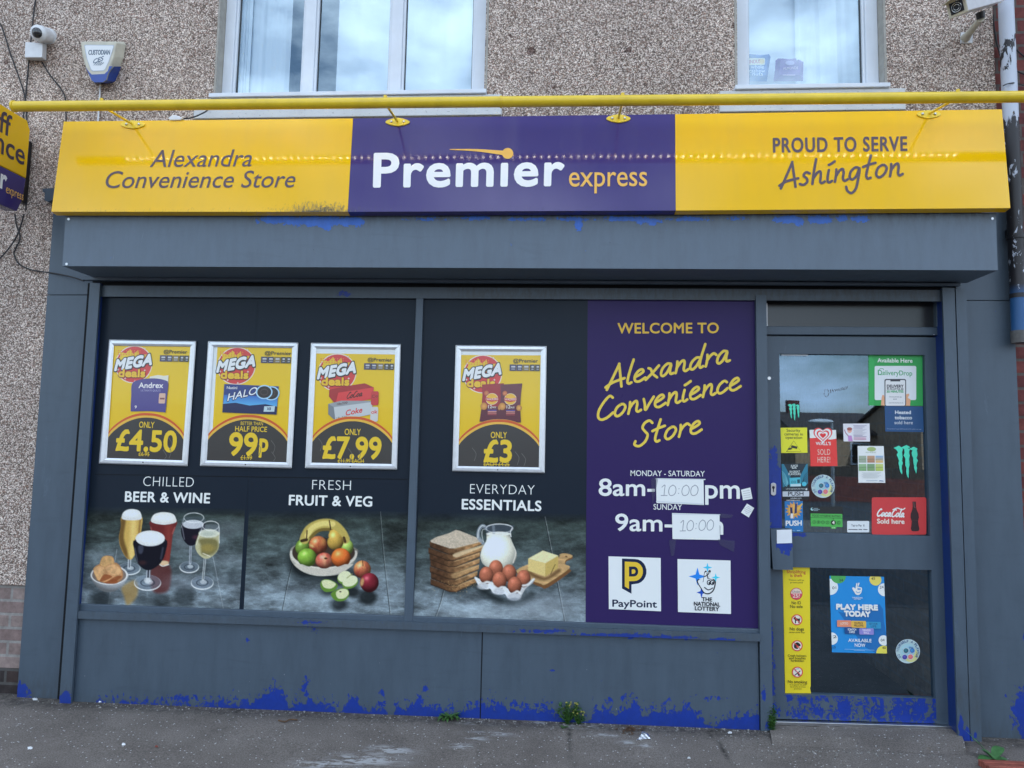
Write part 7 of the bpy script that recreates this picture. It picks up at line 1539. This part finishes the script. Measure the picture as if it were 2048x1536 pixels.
for dd, l_, w_, dr_, u0 in (((-1, .25), .155, .027, .25, 1.0), ((.55, .45), .12, .026, .5, .8), ((-1, -.35), .13, .026, .55, .42), ((.9, -.3), .09, .02, .5, .4), ((.2, -.6), .07, .016, .5, .4), ((-.4, .5), .08, .016, .5, .8)): blade(mb, c_, dd, l_, w_, dr_, 7, u0)
mb.build('leaves', MAT['leaf2'], t, smooth=True)
# foil wrapper, dead leaves, plank, crumbs of litter
def crumple(name, px, py, quad, h, mat, label, cat, seed=1, group=None):
    rn = random.Random(seed); q = [PG.at(*p_) for p_ in quad]; n_ = 7; mb = MB()
    def fn(u, v):
        p_ = (q[0] * (1 - u) + q[1] * u) * (1 - v) + (q[3] * (1 - u) + q[2] * u) * v; e = min(u, 1 - u, v, 1 - v); return p_ + np.array([rn.uniform(-.002, .002), rn.uniform(-.002, .002), .004 + h * (min(1, e * 4) * rn.uniform(.5, 1.1))])
    mb.grid(fn, n_, n_); o_ = mb.build(name, MAT[mat]); sm_ = o_.modifiers.new('thick', 'SOLIDIFY'); sm_.thickness = .001; tag(o_, label, cat, group); return centre(o_)
crumple('foil_wrapper', 0, 0, [(1282, 1468), (1296, 1469), (1301, 1479), (1274, 1481)], .018, 'foil', 'crumpled silver foil wrapper on the pavement below the riser', 'litter', 3)
mb = MB(); rn = random.Random(9)
for k in range(60):
    q = PG.at(rn.gauss(1262, 11), rn.gauss(1460, 4.5)); a_ = rn.uniform(0, 6.28); blade(mb, q + np.array([0, 0, rn.uniform(0, .008)]), (math.cos(a_), math.sin(a_)), rn.uniform(.02, .045), rn.uniform(.002, .006), .2, 3, .15)
gr = MB(); rn2 = random.Random(77)
for k in range(420):
    px = rn2.uniform(60, 1900); by = base_y(px) + (rn2.expovariate(1 / 5.0) + (6 if px > 1540 else 1)); q = PG.at(px, by if px < 1540 else by + 30); s__ = rn2.uniform(.0018, .0055)
    gr.ball(q + np.array([0, 0, s__ * .3]), s__, 6, (rn2.uniform(.8, 1.5), rn2.uniform(.7, 1.2), rn2.uniform(.5, .9)))
struct(gr.build('gravel', MAT['grit']), 'stuff')
o_ = mb.build('dead_leaves', MAT['dead']); struct(o_, 'stuff')
for (px, py, w_, seed, mt, lb_) in ((60, 1498, 7, 1, 'paper', 'long white paper scrap on the pavement at the far left'), (247, 1491, 5, 2, 'paper', 'pale paper scrap on the pavement near the left rail'), (313, 1495, 4, 3, 'terracotta', 'small orange fragment on the pavement left of centre'), (1460, 1467, 6, 4, 'stone', 'flat pale stone near the riser corner'), (1915, 1499, 5, 5, 'terracotta', 'small red petal beside the door step'), (1378, 1518, 4, 6, 'stone', 'pale chip lying at the front of the pavement'), (200, 1405, 4, 7, 'paper', 'white crumb at the foot of the left riser end'), (70, 1400, 7, 8, 'stone', 'grey stone chip at the foot of the left side panel'), (1890, 1497, 5, 9, 'concrete', 'grey pebble at the right end of the door step')):
    crumple('litter_scrap', 0, 0, [(px - (w_ := w_ * .7), py - w_ * .4), (px + w_ * .8, py - w_ * .5), (px + w_, py + w_ * .3), (px - w_ * .9, py + w_ * .45)], .006, mt, lb_, 'litter', seed, 'small scraps of litter on the pavement')
tw = MB().tube(spline([PG.at(557, 1443) + np.array([0, 0, .006]), PG.at(570, 1446) + np.array([0, 0, .007]), PG.at(580, 1443) + np.array([0, 0, .01]), PG.at(595, 1442) + np.array([0, 0, .006])], 4), .004, 6).build('twig', MAT['dead']); tag(tw, 'short dark twig lying on the pavement in front of the riser', 'twig'); centre(tw)
pk = MB(); a_ = PG.at(1956, 1530); b_ = PG.at(2075, 1534)
for k in range(4): y_ = a_[1] - k * .021; pk.box(a_[0] + .003 * (k % 2), b_[0] + .1, y_ - .0195, y_, gz(a_[0], y_) - .03, gz(a_[0], y_) + .028 + .004 * (k % 2))
o_ = pk.build('terracotta_plank', MAT['terracotta'], None, bevel=.003); tag(o_, 'ridged terracotta plank lying at the lower right corner', 'plank'); centre(o_)

# ================================================================== ACROSS THE STREET (seen in the door glass)
def mirrored(px, py, L_):
    q = at(px, py, Y_DG + L_); return np.array([q[0], 2 * Y_DG - q[1], q[2]])
def house(px0, px1, py_e, py_r, py_g, L_, depth, wallmat, label, wins, grp='houses across the street'):
    a_ = mirrored(px0, py_e, L_); b_ = mirrored(px1, py_e, L_); r_ = mirrored((px0 + px1) / 2, py_r, L_); zg_ = min(gz(a_[0], a_[1]), a_[2] - 2.5)
    x0, x1 = min(a_[0], b_[0]), max(a_[0], b_[0]); y = a_[1]; ze = a_[2]; zr = r_[2]
    t_ = thing('brick_house', label, 'house', ((x0 + x1) / 2, y - depth / 2, zg_), grp)
    mb = MB(); mb.prism([(x0, y, zg_), (x0, y, ze), (x0, y - depth / 2, zr), (x0, y - depth, ze), (x0, y - depth, zg_)], [(x1, y, zg_), (x1, y, ze), (x1, y - depth / 2, zr), (x1, y - depth, ze), (x1, y - depth, zg_)]); mb.build('wall', wallmat, t_)
    mb = MB(); s_ = (zr - ze) / (depth / 2)
    for sg in (1, -1):
        yc_ = y - depth / 2; P = [(x0 - .25, yc_ + sg * (depth / 2 + .35), ze - .35 * s_ + .03), (x1 + .25, yc_ + sg * (depth / 2 + .35), ze - .35 * s_ + .03), (x1 + .25, yc_ + sg * .002, zr + .03), (x0 - .25, yc_ + sg * .002, zr + .03)]; mb.prism(P, [(q[0], q[1], q[2] + .15) for q in P])
    rf_ = mb.build('roof', MAT['rooftile'], t_); mb = MB(); xc_ = x0 + (x1 - x0) * .2; mb.box(xc_ - .4, xc_ + .4, y - depth / 2 - .3, y - depth / 2 + .3, zr - .3, zr + 1.1); mb.build('chimney', MAT['brick_red'], rf_)
    for wx in wins:
        cx = x0 + (x1 - x0) * wx; mb = MB(); mb.box(cx - .65, cx + .65, y, y + .06, ze - 2.0, ze - .55); w__ = mb.build('window', MAT['upvc'], t_); mb = MB(); mb.box(cx - .55, cx - .03, y + .061, y + .07, ze - 1.9, ze - .65); mb.box(cx + .03, cx + .55, y + .061, y + .07, ze - 1.9, ze - .65); mb.build('pane', MAT['lens'], w__)
    return t_
house(1590, 1778, 868, 826, 940, 46, 9, MAT['brick_tan'], 'tan brick house with a dark tiled roof reflected in the door glass', (.3, .7))
house(1840, 2010, 852, 800, 950, 40, 9, MAT['brick_tan'], 'nearer tan brick house reflected at the right of the door glass', (.25, .6, .85))
house(1000, 1400, 870, 812, 940, 44, 9, MAT['brick_red'], 'long red brick house across the street facing the shop window', (.1, .3, .5, .7, .9))
house(560, 960, 868, 806, 940, 44, 9, MAT['brick_tan'], 'long tan brick house across the street facing the left of the shop', (.1, .3, .5, .7, .9))
house(40, 500, 860, 800, 940, 46, 9, MAT['brick_red'], 'red brick house across the street beyond the left of the shop', (.1, .3, .5, .7, .9))
house(1960, 2400, 850, 790, 940, 44, 9, MAT['brick_red'], 'red brick house across the street beyond the right of the shop', (.2, .5, .8))
a_ = mirrored(1540, 930, 27); b_ = mirrored(2000, 930, 27); mb = MB(); x0, x1 = min(a_[0], b_[0]), max(a_[0], b_[0]); nP = int((x1 - x0) / .155)
for k in range(nP): mb.box(x0 + k * .155, x0 + k * .155 + .145, a_[1] - .02 - .012 * (k % 2), a_[1] - .012 * (k % 2), gz(x0, a_[1]) - .2, a_[2] + .02 * math.sin(k * 1.7))
o_ = mb.build('timber_fence', MAT['timber']); tag(o_, 'dark close boarded timber fence across the street reflected in the door', 'fence'); centre(o_)
a_ = mirrored(1400, 960, 24); mb = MB(); mb.box(-22, 24, a_[1] - .22, a_[1], gz(0, a_[1]) - .2, gz(0, a_[1]) + .85); o_ = mb.build('garden_wall', MAT['brick_red']); tag(o_, 'low red brick garden wall across the street', 'wall'); centre(o_)
q = mirrored(1663, 846, 20); t = thing('street_lamp', 'grey street lamp across the road reflected in the door glass', 'street lamp', (q[0], q[1], gz(q[0], q[1])))
MB().tube([(q[0], q[1], gz(q[0], q[1]) - .1), (q[0], q[1], q[2] - .05)], [.07, .045], 12).build('post', MAT['steel'], t, smooth=True); mb = MB(); mb.ball((q[0] - .35, q[1], q[2]), .32, 12, (1.3, .5, .3)); mb.build('lamp_head', MAT['white'], t, smooth=True)
